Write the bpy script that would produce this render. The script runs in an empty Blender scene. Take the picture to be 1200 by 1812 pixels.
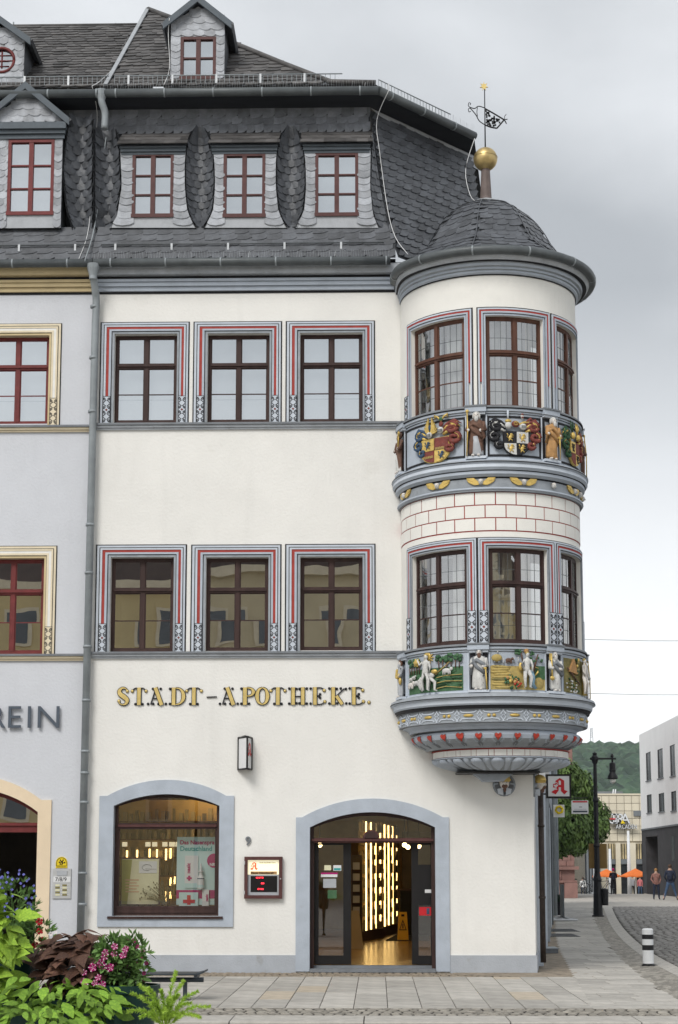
import bpy, bmesh, math, random
from mathutils import Vector, Matrix, noise
from mathutils.geometry import delaunay_2d_cdt
random.seed(7)
R = math.radians
sc = bpy.context.scene
col = sc.collection

# ------------------------------------------------------------------ camera
FPX, CAMD, EYE, HORIZ = 3000.0, 28.3, 1.7, 1535.0      # photo pixels / metres
PITCH, YAW = R(8.0), R(1.3)
CROW = HORIZ - FPX * math.tan(PITCH)
CAM = Vector((0.0, -CAMD, EYE))
cam = bpy.data.cameras.new('camera')
cam_o = bpy.data.objects.new('camera', cam)
col.objects.link(cam_o)
cam.sensor_fit = 'VERTICAL'
cam.sensor_height = 36.0
cam.lens = 36.0 * FPX / 1812.0
cam.shift_y = (CROW - 906.0) / 1812.0
cam.clip_start = 0.1
cam.clip_end = 9000.0
cam_o.location = CAM
cam_o.rotation_euler = (math.pi / 2 + PITCH, 0, YAW)
sc.camera = cam_o

# ------------------------------------------------------------------ daylight under cloud
SUN_EL, SUN_AZ = R(44), R(205)          # azimuth: from +Y clockwise
world = bpy.data.worlds.new('World')
sc.world = world
world.use_nodes = True
wn, wl = world.node_tree.nodes, world.node_tree.links
wn.clear()
w_out = wn.new('ShaderNodeOutputWorld')
w_bg = wn.new('ShaderNodeBackground')
w_sky = wn.new('ShaderNodeTexSky')
w_sky.sky_type = 'NISHITA'
w_sky.sun_disc = False
w_sky.sun_elevation = SUN_EL
w_sky.sun_rotation = SUN_AZ
w_sky.dust_density = 2.0
w_co = wn.new('ShaderNodeTexCoord')
w_map = wn.new('ShaderNodeMapping')
w_map.inputs['Scale'].default_value = (1.3, 1.3, 2.6)
w_map.inputs['Location'].default_value = (1.5, 0.2, 0.3)
w_n = wn.new('ShaderNodeTexNoise')
w_n.inputs['Scale'].default_value = 1.7
w_n.inputs['Detail'].default_value = 8
w_n.inputs['Roughness'].default_value = 0.46
w_r = wn.new('ShaderNodeValToRGB')
w_r.color_ramp.elements[0].position = 0.36
w_r.color_ramp.elements[0].color = (3.6, 3.78, 3.96, 1)
w_r.color_ramp.elements[1].position = 0.66
w_r.color_ramp.elements[1].color = (6.9, 7.1, 7.3, 1)
w_mid = w_r.color_ramp.elements.new(0.50)
w_mid.color = (4.9, 5.08, 5.26, 1)
# cloud deck thins and brightens towards the horizon
w_sep = wn.new('ShaderNodeSeparateXYZ')
w_hr = wn.new('ShaderNodeMapRange')
w_hr.inputs['From Min'].default_value = 0.10
w_hr.inputs['From Max'].default_value = 0.33
w_hr.inputs['To Min'].default_value = 1.0
w_hr.inputs['To Max'].default_value = 0.0
w_hz = wn.new('ShaderNodeMix')
w_hz.data_type = 'RGBA'
w_hz.inputs[7].default_value = (8.6, 8.7, 8.8, 1)
w_mx = wn.new('ShaderNodeMix')
w_mx.data_type = 'RGBA'
w_mx.inputs[0].default_value = 0.93
wl.new(w_co.outputs['Generated'], w_map.inputs['Vector'])
wl.new(w_map.outputs['Vector'], w_n.inputs['Vector'])
wl.new(w_n.outputs['Fac'], w_r.inputs['Fac'])
wl.new(w_co.outputs['Generated'], w_sep.inputs[0])
wl.new(w_sep.outputs['Z'], w_hr.inputs['Value'])
wl.new(w_hr.outputs[0], w_hz.inputs[0])
wl.new(w_r.outputs['Color'], w_hz.inputs[6])
wl.new(w_sky.outputs['Color'], w_mx.inputs[6])
wl.new(w_hz.outputs[2], w_mx.inputs[7])
wl.new(w_mx.outputs[2], w_bg.inputs['Color'])
w_bg.inputs['Strength'].default_value = 0.098
wl.new(w_bg.outputs[0], w_out.inputs['Surface'])
sun = bpy.data.lights.new('sun', 'SUN')
sun.energy = 1.5
sun.angle = R(24)
sun.color = (1.0, 0.965, 0.91)
sun_o = bpy.data.objects.new('sun', sun)
col.objects.link(sun_o)
sd = Vector((math.sin(SUN_AZ) * math.cos(SUN_EL), math.cos(SUN_AZ) * math.cos(SUN_EL), math.sin(SUN_EL)))
sun_o.rotation_euler = sd.to_track_quat('Z', 'Y').to_euler()
sun_o.location = (-8, -20, 30)
sc.view_settings.view_transform = 'Standard'
sc.view_settings.look = 'None'
sc.view_settings.gamma = 1.0
sc.view_settings.exposure = 0.55
sc.view_settings.use_curve_mapping = False
sc.render.engine = 'CYCLES'
sc.cycles.use_denoising = True
sc.cycles.max_bounces = 8
sc.cycles.diffuse_bounces = 3
sc.cycles.glossy_bounces = 3
sc.cycles.transmission_bounces = 6
sc.cycles.transparent_max_bounces = 12
sc.cycles.caustics_reflective = False
sc.cycles.caustics_refractive = False
sc.cycles.sample_clamp_indirect = 4.0

# ------------------------------------------------------------------ photo pixel -> place
_fw = Vector((-math.sin(YAW) * math.cos(PITCH), math.cos(YAW) * math.cos(PITCH), math.sin(PITCH)))
_rt = Vector((math.cos(YAW), math.sin(YAW), 0))
_up = _rt.cross(_fw)
def ray(x, y):
    return _fw + _rt * ((x - 600.0) / FPX) + _up * ((CROW - y) / FPX)
def P(x, y, Y=0.0):
    d = ray(x, y)
    return CAM + d * ((Y - CAM.y) / d.y)
def G(x, y, z=0.0):
    d = ray(x, y)
    return CAM + d * ((z - CAM.z) / d.z)
def PX(x, y, X):
    d = ray(x, y)
    return CAM + d * ((X - CAM.x) / d.x)
def Ppl(x, y, p0, n):
    d = ray(x, y)
    return CAM + d * ((p0 - CAM).dot(n) / d.dot(n))
def fx(x, y=1000, Y=0.0): return P(x, y, Y).x
def fz(y, x=450, Y=0.0): return P(x, y, Y).z

# ------------------------------------------------------------------ materials
MT = {}
def mk(name, c, rough=0.8, var=0.08, scale=6.0, bump=0.0, bscale=60.0, metal=0.0, c2=None, island=0.0,
       detail=5.0, dirt=None, spec=0.3, stretch=None, streak=0.0):
    """procedural surface: base colour wandering by noise, optional fine relief, per-piece variation"""
    m = bpy.data.materials.new(name)
    m.use_nodes = True
    n, l = m.node_tree.nodes, m.node_tree.links
    b = n['Principled BSDF']
    b.inputs['Roughness'].default_value = rough
    b.inputs['Metallic'].default_value = metal
    b.inputs['Specular IOR Level'].default_value = spec
    co = n.new('ShaderNodeTexCoord')
    vec = co.outputs['Object']
    if stretch:
        mp = n.new('ShaderNodeMapping')
        mp.inputs['Scale'].default_value = stretch
        l.new(vec, mp.inputs['Vector'])
        vec = mp.outputs['Vector']
    nz = n.new('ShaderNodeTexNoise')
    nz.inputs['Scale'].default_value = scale
    nz.inputs['Detail'].default_value = detail
    nz.inputs['Roughness'].default_value = 0.62
    l.new(vec, nz.inputs['Vector'])
    rp = n.new('ShaderNodeValToRGB')
    a = c2 if c2 else tuple(v * (1 - 2 * var) for v in c)
    e = tuple(min(1, v * (1 + (0.3 if c2 else 1) * var)) for v in c)
    rp.color_ramp.elements[0].position = 0.30
    rp.color_ramp.elements[1].position = 0.68
    rp.color_ramp.elements[0].color = (*a, 1)
    rp.color_ramp.elements[1].color = (*e, 1)
    l.new(nz.outputs['Fac'], rp.inputs['Fac'])
    out = rp.outputs['Color']
    if island:
        g = n.new('ShaderNodeNewGeometry')
        oi = n.new('ShaderNodeObjectInfo')
        ad = n.new('ShaderNodeMath'); ad.operation = 'ADD'
        fr = n.new('ShaderNodeMath'); fr.operation = 'FRACT'
        l.new(g.outputs['Random Per Island'], ad.inputs[0])
        l.new(oi.outputs['Random'], ad.inputs[1])
        l.new(ad.outputs[0], fr.inputs[0])
        mr = n.new('ShaderNodeMapRange')
        mr.inputs['To Min'].default_value = 1 - island
        mr.inputs['To Max'].default_value = 1 + island
        l.new(fr.outputs[0], mr.inputs['Value'])
        mu = n.new('ShaderNodeVectorMath'); mu.operation = 'SCALE'
        l.new(out, mu.inputs[0]); l.new(mr.outputs[0], mu.inputs['Scale'])
        out = mu.outputs[0]
    if dirt:      # (colour, scale, threshold, amount) blotches of wear
        n2 = n.new('ShaderNodeTexNoise')
        n2.inputs['Scale'].default_value = dirt[1]
        n2.inputs['Detail'].default_value = 9
        n2.inputs['Roughness'].default_value = 0.7
        l.new(vec, n2.inputs['Vector'])
        mr2 = n.new('ShaderNodeMapRange')
        mr2.inputs['From Min'].default_value = dirt[2]
        mr2.inputs['From Max'].default_value = dirt[2] + 0.14
        mr2.inputs['To Max'].default_value = dirt[3]
        l.new(n2.outputs['Fac'], mr2.inputs['Value'])
        mx = n.new('ShaderNodeMix'); mx.data_type = 'RGBA'
        l.new(mr2.outputs[0], mx.inputs[0])
        l.new(out, mx.inputs[6])
        mx.inputs[7].default_value = (*dirt[0], 1)
        out = mx.outputs[2]
    if streak:    # rain runs: noise drawn out down the wall
        m3 = n.new('ShaderNodeMapping'); m3.inputs['Scale'].default_value = (2.6, 2.6, .30)
        l.new(co.outputs['Object'], m3.inputs['Vector'])
        n3 = n.new('ShaderNodeTexNoise'); n3.inputs['Scale'].default_value = 1.3; n3.inputs['Detail'].default_value = 8
        l.new(m3.outputs['Vector'], n3.inputs['Vector'])
        r3 = n.new('ShaderNodeMapRange'); r3.inputs['From Min'].default_value = .54; r3.inputs['From Max'].default_value = .76
        r3.inputs['To Min'].default_value = 1.0; r3.inputs['To Max'].default_value = 1 - streak
        l.new(n3.outputs['Fac'], r3.inputs['Value'])
        v3 = n.new('ShaderNodeVectorMath'); v3.operation = 'SCALE'
        l.new(out, v3.inputs[0]); l.new(r3.outputs[0], v3.inputs['Scale'])
        out = v3.outputs[0]
    l.new(out, b.inputs['Base Color'])
    if bump:
        nb = n.new('ShaderNodeTexNoise')
        nb.inputs['Scale'].default_value = bscale
        nb.inputs['Detail'].default_value = 4
        l.new(vec, nb.inputs['Vector'])
        bp = n.new('ShaderNodeBump')
        bp.inputs['Strength'].default_value = bump
        bp.inputs['Distance'].default_value = 0.02
        l.new(nb.outputs['Fac'], bp.inputs['Height'])
        l.new(bp.outputs['Normal'], b.inputs['Normal'])
    MT[name] = m
    return m
def mk_emit(name, c, strength):
    m = bpy.data.materials.new(name)
    m.use_nodes = True
    b = m.node_tree.nodes['Principled BSDF']
    b.inputs['Base Color'].default_value = (*c, 1)
    b.inputs['Emission Color'].default_value = (*c, 1)
    b.inputs['Emission Strength'].default_value = strength
    MT[name] = m
def mk_glass(name, refl, tint=(1, 1, 1), wav=0.0, wscale=3.0, rough=0.0, gc=(1, 1, 1)):
    m = bpy.data.materials.new(name)
    m.use_nodes = True
    n, l = m.node_tree.nodes, m.node_tree.links
    n.clear()
    o = n.new('ShaderNodeOutputMaterial')
    t = n.new('ShaderNodeBsdfTransparent'); t.inputs[0].default_value = (*tint, 1)
    g = n.new('ShaderNodeBsdfGlossy'); g.inputs['Roughness'].default_value = rough; g.inputs[0].default_value = (*gc, 1)
    lw = n.new('ShaderNodeLayerWeight'); lw.inputs['Blend'].default_value = 0.25
    mr = n.new('ShaderNodeMapRange')
    mr.inputs['To Min'].default_value = refl
    mr.inputs['To Max'].default_value = min(1, refl + 0.6)
    l.new(lw.outputs['Fresnel'], mr.inputs['Value'])
    mx = n.new('ShaderNodeMixShader')
    l.new(mr.outputs[0], mx.inputs[0]); l.new(t.outputs[0], mx.inputs[1]); l.new(g.outputs[0], mx.inputs[2])
    l.new(mx.outputs[0], o.inputs['Surface'])
    if wav:
        co = n.new('ShaderNodeTexCoord')
        nb = n.new('ShaderNodeTexNoise'); nb.inputs['Scale'].default_value = wscale
        nb.inputs['Detail'].default_value = 1
        l.new(co.outputs['Object'], nb.inputs['Vector'])
        bp = n.new('ShaderNodeBump'); bp.inputs['Strength'].default_value = wav; bp.inputs['Distance'].default_value = 0.02
        l.new(nb.outputs['Fac'], bp.inputs['Height'])
        l.new(bp.outputs['Normal'], g.inputs['Normal'])
    MT[name] = m
mk('plaster_cream', (.81, .803, .775), .9, .035, .7, .3, 22, dirt=((.66, .645, .60), 1.5, .60, .55), streak=.05)
mk('plaster_lavender', (.62, .64, .685), .9, .035, .7, .3, 22, dirt=((.50, .51, .55), 1.6, .60, .5), streak=.05)
mk('plaster_white', (.82, .81, .77), .85, .03, 2.2, .2, 40, dirt=((.60, .585, .54), 3.5, .62, .6))
mk('plinth_grey', (.43, .46, .505), .85, .06, 2, .3, 40, dirt=((.27, .25, .22), 3.2, .58, .65))
mk('stone_blue', (.44, .49, .56), .75, .06, 3, .2, 60, dirt=((.34, .36, .39), 7, .60, .6))
mk('stone_blue_pale', (.56, .61, .68), .75, .05, 3, .2, 60, dirt=((.40, .42, .45), 7, .62, .5))
mk('stone_grey', (.33, .36, .395), .75, .10, 4, .2, 60, dirt=((.20, .205, .21), 6, .56, .6))
mk('stone_grey_dark', (.20, .215, .235), .75, .10, 4, .2, 60)
mk('stone_ledge', (.46, .49, .53), .75, .10, 4, .2, 60, dirt=((.22, .225, .23), 5, .58, .6))
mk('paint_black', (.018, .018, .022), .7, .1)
mk('paint_red', (.36, .055, .045), .7, .10, 9, dirt=((.45, .24, .20), 22, .64, .6))
mk('ochre', (.61, .50, .30), .8, .06, 3, .2, 60, dirt=((.45, .34, .18), 6, .60, .5))
mk('ochre_pale', (.76, .67, .50), .8, .05, 3, .2, 60)
mk('peach', (.80, .66, .48), .85, .04, 2, .2, 50, dirt=((.66, .52, .36), 5, .63, .5))
mk('white_paint', (.80, .79, .76), .7, .03)
mk('wood_dark', (.050, .026, .023), .5, .2, 8, .1, 60, stretch=(1, 1, .15))
mk('wood_brown', (.115, .050, .032), .5, .2, 8, .1, 60, stretch=(1, 1, .15))
mk('wood_red', (.16, .030, .030), .5, .12, 8, .05, 60)
mk('wood_maroon', (.095, .038, .036), .5, .12, 8, .05, 60)
mk('slate', (.088, .095, .108), .5, .20, 5, .35, 45, island=.24, spec=.5, dirt=((.16, .165, .175), 11, .60, .6))
mk('slate_mid', (.17, .182, .205), .5, .16, 5, .35, 45, island=.25, spec=.5, dirt=((.30, .31, .33), 9, .6, .5))
mk('slate_pale_sheen', (.34, .36, .395), .52, .16, 5, .35, 45, island=.25, spec=.5, dirt=((.48, .49, .51), 9, .58, .55))  # sky sheen on these slates is painted in as a paler base colour
mk('slate_brown', (.10, .096, .095), .6, .2, 5, .35, 45, island=.38, spec=.4, dirt=((.15, .135, .11), 8, .60, .5))
mk('slate_under', (.045, .048, .054), .8, .1)
mk('zinc_dark', (.10, .112, .118), .45, .12, 4, .05, 30, .1, dirt=((.16, .17, .175), 6, .6, .5))
mk('zinc', (.29, .32, .34), .5, .10, 3, .05, 30, .1, dirt=((.34, .36, .37), 9, .62, .5))
mk('zinc_bright', (.46, .48, .50), .45, .08, 5, 0, 30, .5)
mk('board_dark', (.026, .029, .036), .7, .15, 5, .1, 60, stretch=(.2, 1, 1))
mk('board_slate', (.10, .12, .14), .6, .08, 5)
mk('lead_sheet', (.42, .44, .47), .6, .08, 5, dirt=((.22, .23, .24), 5, .55, .5))
mk('iron_black', (.012, .012, .014), .45, .1)
mk('gold', (.74, .57, .22), .38, .08, 8, .1, 30, .35)
mk('gold_matt', (.68, .49, .15), .45, .14, 14, .15, 80, .35)
mk('gold_ball', (.56, .42, .19), .4, .14, 5, .05, 40, .75, dirt=((.36, .24, .12), 6, .56, .6))
mk('oxide_pole', (.16, .125, .115), .6, .12)
mk('relief_white', (.60, .60, .585), .6, .05, 20, .1, 90, dirt=((.15, .14, .13), 24, .54, .55))
mk('relief_skin', (.70, .66, .62), .6, .05, 20, dirt=((.15, .14, .13), 24, .54, .55))
mk('relief_red', (.21, .055, .045), .72, .15, 14, dirt=((.15, .14, .13), 24, .54, .55))
mk('relief_brown', (.155, .085, .06), .72, .15, 14, dirt=((.15, .14, .13), 24, .54, .55))
mk('relief_tan', (.48, .27, .11), .72, .12, 14, dirt=((.15, .14, .13), 24, .54, .55))
mk('relief_blue', (.05, .09, .16), .72, .15, 14, dirt=((.15, .14, .13), 24, .54, .55))
mk('relief_sky', (.24, .38, .48), .72, .1, 14, dirt=((.15, .14, .13), 24, .54, .55))
mk('relief_green', (.075, .155, .08), .72, .25, 14, c2=(.035, .11, .045), dirt=((.15, .14, .13), 24, .54, .55))
mk('relief_green_dark', (.03, .085, .04), .72, .2, 14, dirt=((.15, .14, .13), 24, .54, .55))
mk('relief_field', (.50, .38, .13), .72, .15, 14, c2=(.36, .28, .10), dirt=((.15, .14, .13), 24, .54, .55))
mk('relief_olive', (.24, .21, .08), .72, .2, 14, dirt=((.15, .14, .13), 24, .54, .55))
mk('heart_red', (.50, .06, .04), .45, .08)
mk('blind', (.80, .81, .82), .85, .03, 2)
mk('curtain', (.70, .62, .46), .9, .06, 3)
mk('curtain_white', (.78, .78, .76), .9, .05, 3)
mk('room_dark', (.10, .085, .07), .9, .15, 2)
mk('room_pale', (.50, .44, .33), .9, .08, 2)
mk('room_warm', (.50, .35, .15), .85, .12, 2)
mk('shop_floor', (.42, .27, .11), .22, .10, 3, spec=.5)
mk('dark_metal', (.014, .013, .014), .4, .1)
mk('sign_grey', (.055, .07, .09), .5, .06)
mk('letter_grey', (.085, .105, .135), .5, .06)
mk('plastic_white', (.72, .73, .74), .4, .02)
mk('plastic_grey', (.42, .44, .47), .45, .04)
mk('plastic_silver', (.55, .56, .57), .4, .04, metal=.3)
mk('sign_red', (.55, .02, .03), .45, .03)
mk('sign_yellow', (.80, .60, .02), .5, .04)
mk('poster_aqua', (.45, .66, .66), .6, .05, 2, c2=(.60, .74, .74))
mk('poster_teal', (.05, .34, .34), .6, .03)
mk('poster_magenta', (.42, .01, .15), .6, .03)
mk('poster_cream', (.74, .72, .50), .7, .06, 2)
mk('poster_olive', (.42, .42, .14), .7, .06, 2)
mk('poster_salmon', (.68, .45, .30), .7, .06, 2)
mk('product', (.26, .21, .12), .5, .2, 4, island=.45)
mk('dry_grass', (.20, .18, .11), .8, .2, 8)
mk('mat_dark', (.012, .011, .011), .9, .1)
mk('wet_yellow', (.72, .42, .02), .5, .04)
mk_emit('led', (1.0, .66, .24), 3.2)
mk_emit('fill_ceiling', (1.0, .70, .32), 24.0)  # glow of the added ceiling discs that fill the shop with light
mk_emit('led_shelf', (1.0, .66, .24), 2.6)
mk_emit('spot', (1.0, .74, .36), 6.0)
mk_emit('led_red', (1.0, .03, .05), 2.2)
mk_emit('panel_lit', (.95, .88, .62), .42)
mk_emit('panel_lit_red', (.85, .10, .04), .7)
mk_glass('glass', .60, (.92, .95, .97), .02, 1.4, gc=(.92, .97, 1.0))
mk_glass('glass_dark', .44, (.62, .62, .60), .05, 1.7)
mk_glass('glass_old', .36, (.85, .88, .88), .07, 5.5)
mk_glass('glass_shop', .14, (.97, .97, .95), .015, 1.5)
mk_glass('glass_far', .35, (.25, .27, .29))
mk('slab', (.43, .41, .375), .85, .13, 3, .3, 50, island=.15, dirt=((.27, .25, .22), 5.0, .60, .6))
mk('slab_tan', (.45, .39, .31), .85, .10, 4, .25, 50, island=.10)
mk('joint', (.055, .05, .043), .95, .2, 8, .3, 60)
mk('cobble', (.29, .27, .235), .8, .18, 7, .3, 40, island=.28)
mk('cobble_dark', (.23, .222, .21), .75, .18, 7, .3, 40, island=.28)
mk('kerb', (.44, .42, .385), .85, .10, 6, .25, 60, dirt=((.22, .21, .185), 5, .6, .5))
mk('asphalt', (.085, .082, .078), .9, .15, 6, .4, 60)
mk('sand_strip', (.29, .245, .19), .92, .2, 7, .4, 70, dirt=((.10, .085, .065), 3, .52, .7))
mk('ground_far', (.34, .33, .30), .9, .12, .35, dirt=((.17, .165, .15), .8, .58, .5))

# ------------------------------------------------------------------ mesh builder
class B:
    def __init__(s):
        s.v, s.f, s.m, s.sm = [], [], [], []
    def face(s, pts, mat, smooth=False):
        i = len(s.v)
        s.v.extend(Vector(p) for p in pts)
        s.f.append(tuple(range(i, i + len(pts)))); s.m.append(mat); s.sm.append(smooth)
    def grid(s, rows, mat, smooth=True, close=False):
        i0 = len(s.v); n = len(rows[0])
        for r in rows: s.v.extend(Vector(p) for p in r)
        for a in range(len(rows) - 1):
            for b in range(n if close else n - 1):
                c = (b + 1) % n
                s.f.append((i0 + a * n + b, i0 + a * n + c, i0 + (a + 1) * n + c, i0 + (a + 1) * n + b))
                s.m.append(mat); s.sm.append(smooth)
    def box(s, p0, p1, mat):
        x0, y0, z0 = p0; x1, y1, z1 = p1
        i = len(s.v)
        s.v.extend(Vector(p) for p in ((x0,y0,z0),(x1,y0,z0),(x1,y1,z0),(x0,y1,z0),(x0,y0,z1),(x1,y0,z1),(x1,y1,z1),(x0,y1,z1)))
        for q in ((0,3,2,1),(4,5,6,7),(0,1,5,4),(1,2,6,5),(2,3,7,6),(3,0,4,7)):
            s.f.append(tuple(i + k for k in q)); s.m.append(mat); s.sm.append(False)
    def mbox(s, M, s0, s1, z0, z1, d0, d1, mat, n=1, smooth=False):
        """box in facade coordinates (along, height, out), bent by the map M"""
        rows = []
        for k in range(n + 1):
            u = s0 + (s1 - s0) * k / n
            rows.append([M(u, z0, d0), M(u, z0, d1), M(u, z1, d1), M(u, z1, d0)])
        i = len(s.v)
        for r in rows: s.v.extend(r)
        for k in range(n):
            a, b = i + 4 * k, i + 4 * k + 4
            for q in range(4):
                w = (q + 1) % 4
                s.f.append((a + q, b + q, b + w, a + w)); s.m.append(mat); s.sm.append(False)
        s.f.append((i, i + 1, i + 2, i + 3)); s.m.append(mat); s.sm.append(False)
        e = i + 4 * n
        s.f.append((e + 3, e + 2, e + 1, e)); s.m.append(mat); s.sm.append(False)
    def prism(s, M, pts, d0, d1, mat, side=None):
        """polygon in (along, height) thickened from depth d0 to d1"""
        i = len(s.v); n = len(pts)
        s.v.extend(M(u, z, d1) for u, z in pts)
        s.v.extend(M(u, z, d0) for u, z in pts)
        s.f.append(tuple(range(i, i + n))); s.m.append(mat); s.sm.append(False)
        s.f.append(tuple(range(i + 2 * n - 1, i + n - 1, -1))); s.m.append(side or mat); s.sm.append(False)
        for k in range(n):
            w = (k + 1) % n
            s.f.append((i + w, i + k, i + n + k, i + n + w)); s.m.append(side or mat); s.sm.append(False)
    def tube(s, pts, r, mat, n=6, caps=True, flat=None):
        pts = [Vector(p) for p in pts]
        rr = r if isinstance(r, (list, tuple)) else [r] * len(pts)
        rows = []
        up = Vector((0.13, 0.21, 1)).normalized()
        for k, p in enumerate(pts):
            t = (pts[min(k + 1, len(pts) - 1)] - pts[max(k - 1, 0)])
            if t.length < 1e-9: t = Vector((0, 0, 1))
            t.normalize()
            a = t.cross(up)
            if a.length < .05: a = t.cross(Vector((1, .1, 0)))
            a.normalize(); b = t.cross(a)
            rows.append([p + (a * math.cos(2 * math.pi * j / n) + b * math.sin(2 * math.pi * j / n)) * rr[k] for j in range(n)])
        i = len(s.v)
        s.grid(rows, mat, n > 4, True)
        if caps:
            s.f.append(tuple(range(i + n - 1, i - 1, -1))); s.m.append(mat); s.sm.append(False)
            e = i + n * (len(pts) - 1)
            s.f.append(tuple(range(e, e + n))); s.m.append(mat); s.sm.append(False)
    def ball(s, c, r, mat, nu=10, nv=6, rot=None, fn=None):
        c = Vector(c)
        r = r if isinstance(r, (list, tuple)) else (r, r, r)
        rows = []
        for a in range(nv + 1):
            th = math.pi * a / nv
            row = []
            for b in range(nu):
                ph = 2 * math.pi * b / nu
                p = Vector((r[0] * math.sin(th) * math.cos(ph), r[1] * math.sin(th) * math.sin(ph), -r[2] * math.cos(th)))
                if fn: p = fn(p)
                if rot: p = rot @ p
                row.append(c + p)
            rows.append(row)
        s.grid(rows, mat, True, True)
    def mball(s, M, u, z, d, r, mat, nu=8, nv=6, tilt=0.0):
        """half-round lump on the facade: radii (along, height, out)"""
        rows = []
        ct, st = math.cos(tilt), math.sin(tilt)
        for a in range(nv + 1):
            th = math.pi * a / nv
            row = []
            for b in range(nu):
                ph = 2 * math.pi * b / nu
                x, y, q = r[0] * math.sin(th) * math.cos(ph), -r[1] * math.cos(th), r[2] * math.sin(th) * math.sin(ph)
                row.append(M(u + x * ct - y * st, z + x * st + y * ct, d + q))
            rows.append(row)
        s.grid(rows, mat, True, True)
    def mtube(s, M, pts, r, mat, n=5, d=0.0):
        s.tube([M(p[0], p[1], p[2] if len(p) > 2 else d) for p in pts], r, mat, n)
    def ribbon(s, M, pts, w, d0, d1, mat):
        """flat stroke of width w following (along, height) points"""
        L, Rr = [], []
        for k, p in enumerate(pts):
            a = pts[max(k - 1, 0)]; b = pts[min(k + 1, len(pts) - 1)]
            tx, ty = b[0] - a[0], b[1] - a[1]
            q = math.hypot(tx, ty) or 1
            ww = w[k] if isinstance(w, (list, tuple)) else w
            L.append((p[0] - ty / q * ww / 2, p[1] + tx / q * ww / 2)); Rr.append((p[0] + ty / q * ww / 2, p[1] - tx / q * ww / 2))
        rows = [[M(*L[k], d0), M(*L[k], d1), M(*Rr[k], d1), M(*Rr[k], d0)] for k in range(len(pts))]
        i = len(s.v)
        s.grid(rows, mat, False, True)
        s.f.append((i, i + 1, i + 2, i + 3)); s.m.append(mat); s.sm.append(False)
        e = i + 4 * (len(pts) - 1)
        s.f.append((e + 3, e + 2, e + 1, e)); s.m.append(mat); s.sm.append(False)
    def lathe(s, prof, c, mat, n=32, a0=0.0, a1=2 * math.pi, mats=None, rf=None):
        """prof [(r, z)], turned about the vertical through c; angle 0 faces -Y, grows to +X"""
        for k in range(len(prof) - 1):
            rows = []
            for (r, z) in (prof[k], prof[k + 1]):
                an = [a0 + (a1 - a0) * j / n for j in range(n + 1)]
                rows.append([Vector((c[0] + (rf(r, a) if rf else r) * math.sin(a), c[1] - (rf(r, a) if rf else r) * math.cos(a), z)) for a in an])
            s.grid(rows, mats[k] if mats else mat, True)
    def holes(s, outer, holes, M, mat, depth, side):
        """wall face with openings and their reveals; 2-D points (along, height)"""
        vs = [Vector(p) for p in outer]
        es = [(k, (k + 1) % len(outer)) for k in range(len(outer))]
        for h in holes:
            i = len(vs)
            vs += [Vector(p) for p in h]
            es += [(i + k, i + (k + 1) % len(h)) for k in range(len(h))]
        ov, _, of, *_r = delaunay_2d_cdt(vs, es, [], 1, 1e-5)
        def inside(p, poly):
            c = False
            for k in range(len(poly)):
                a, b = poly[k], poly[k - 1]
                if (a[1] > p[1]) != (b[1] > p[1]) and p[0] < (b[0] - a[0]) * (p[1] - a[1]) / (b[1] - a[1]) + a[0]:
                    c = not c
            return c
        i = len(s.v)
        s.v.extend(M(p[0], p[1], 0) for p in ov)
        for f in of:
            cx = sum(ov[k][0] for k in f) / len(f); cy = sum(ov[k][1] for k in f) / len(f)
            if any(inside((cx, cy), h) for h in holes): continue
            s.f.append(tuple(i + k for k in f)); s.m.append(mat); s.sm.append(False)
        for h in holes:
            for k in range(len(h)):
                a, b = h[k], h[(k + 1) % len(h)]
                s.face([M(*a, 0), M(*b, 0), M(*b, -depth), M(*a, -depth)], side)
    def build(s, name, parent=None, kind=None, fix=True):
        me = bpy.data.meshes.new(name)
        off = parent_loc(parent)
        me.from_pydata([tuple(p - off) for p in s.v], [], s.f)
        names = list(dict.fromkeys(s.m))
        for q in names: me.materials.append(MT[q])
        idx = {q: k for k, q in enumerate(names)}
        me.polygons.foreach_set('material_index', [idx[q] for q in s.m])
        me.polygons.foreach_set('use_smooth', s.sm)
        if fix:
            bm = bmesh.new(); bm.from_mesh(me)
            bmesh.ops.recalc_face_normals(bm, faces=bm.faces)
            bm.to_mesh(me); bm.free()
        me.update()
        return link(name, me, parent, kind)
def parent_loc(p):
    v = Vector((0, 0, 0))
    while p is not None:
        v += p.location
        p = p.parent
    return v
def link(name, me, parent=None, kind=None):
    o = bpy.data.objects.new(name, me)
    col.objects.link(o)
    if parent is not None: o.parent = parent
    if kind: o['kind'] = kind
    return o
def thing(name, label, cat, loc=(0, 0, 0), group=None):
    o = bpy.data.objects.new(name, None)
    col.objects.link(o)
    o.empty_display_size = 0.2
    o.location = loc
    o['label'] = label; o['category'] = cat
    if group: o['group'] = group
    return o
def tag(o, label, cat, group=None):
    o['label'] = label; o['category'] = cat
    if group: o['group'] = group
    return o
def flat(Y=0.0, x0=0.0):
    return lambda u, z, d: Vector((x0 + u, Y - d, z))
def wallmap(p, ang):
    """facade coordinates on a vertical wall starting at p, running along ang (from +X towards +Y), facing its right-hand side"""
    t = Vector((math.cos(ang), math.sin(ang), 0)); n = Vector((math.sin(ang), -math.cos(ang), 0))
    return lambda u, z, d: Vector((p[0], p[1], 0)) + t * u + n * d + Vector((0, 0, z))
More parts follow.
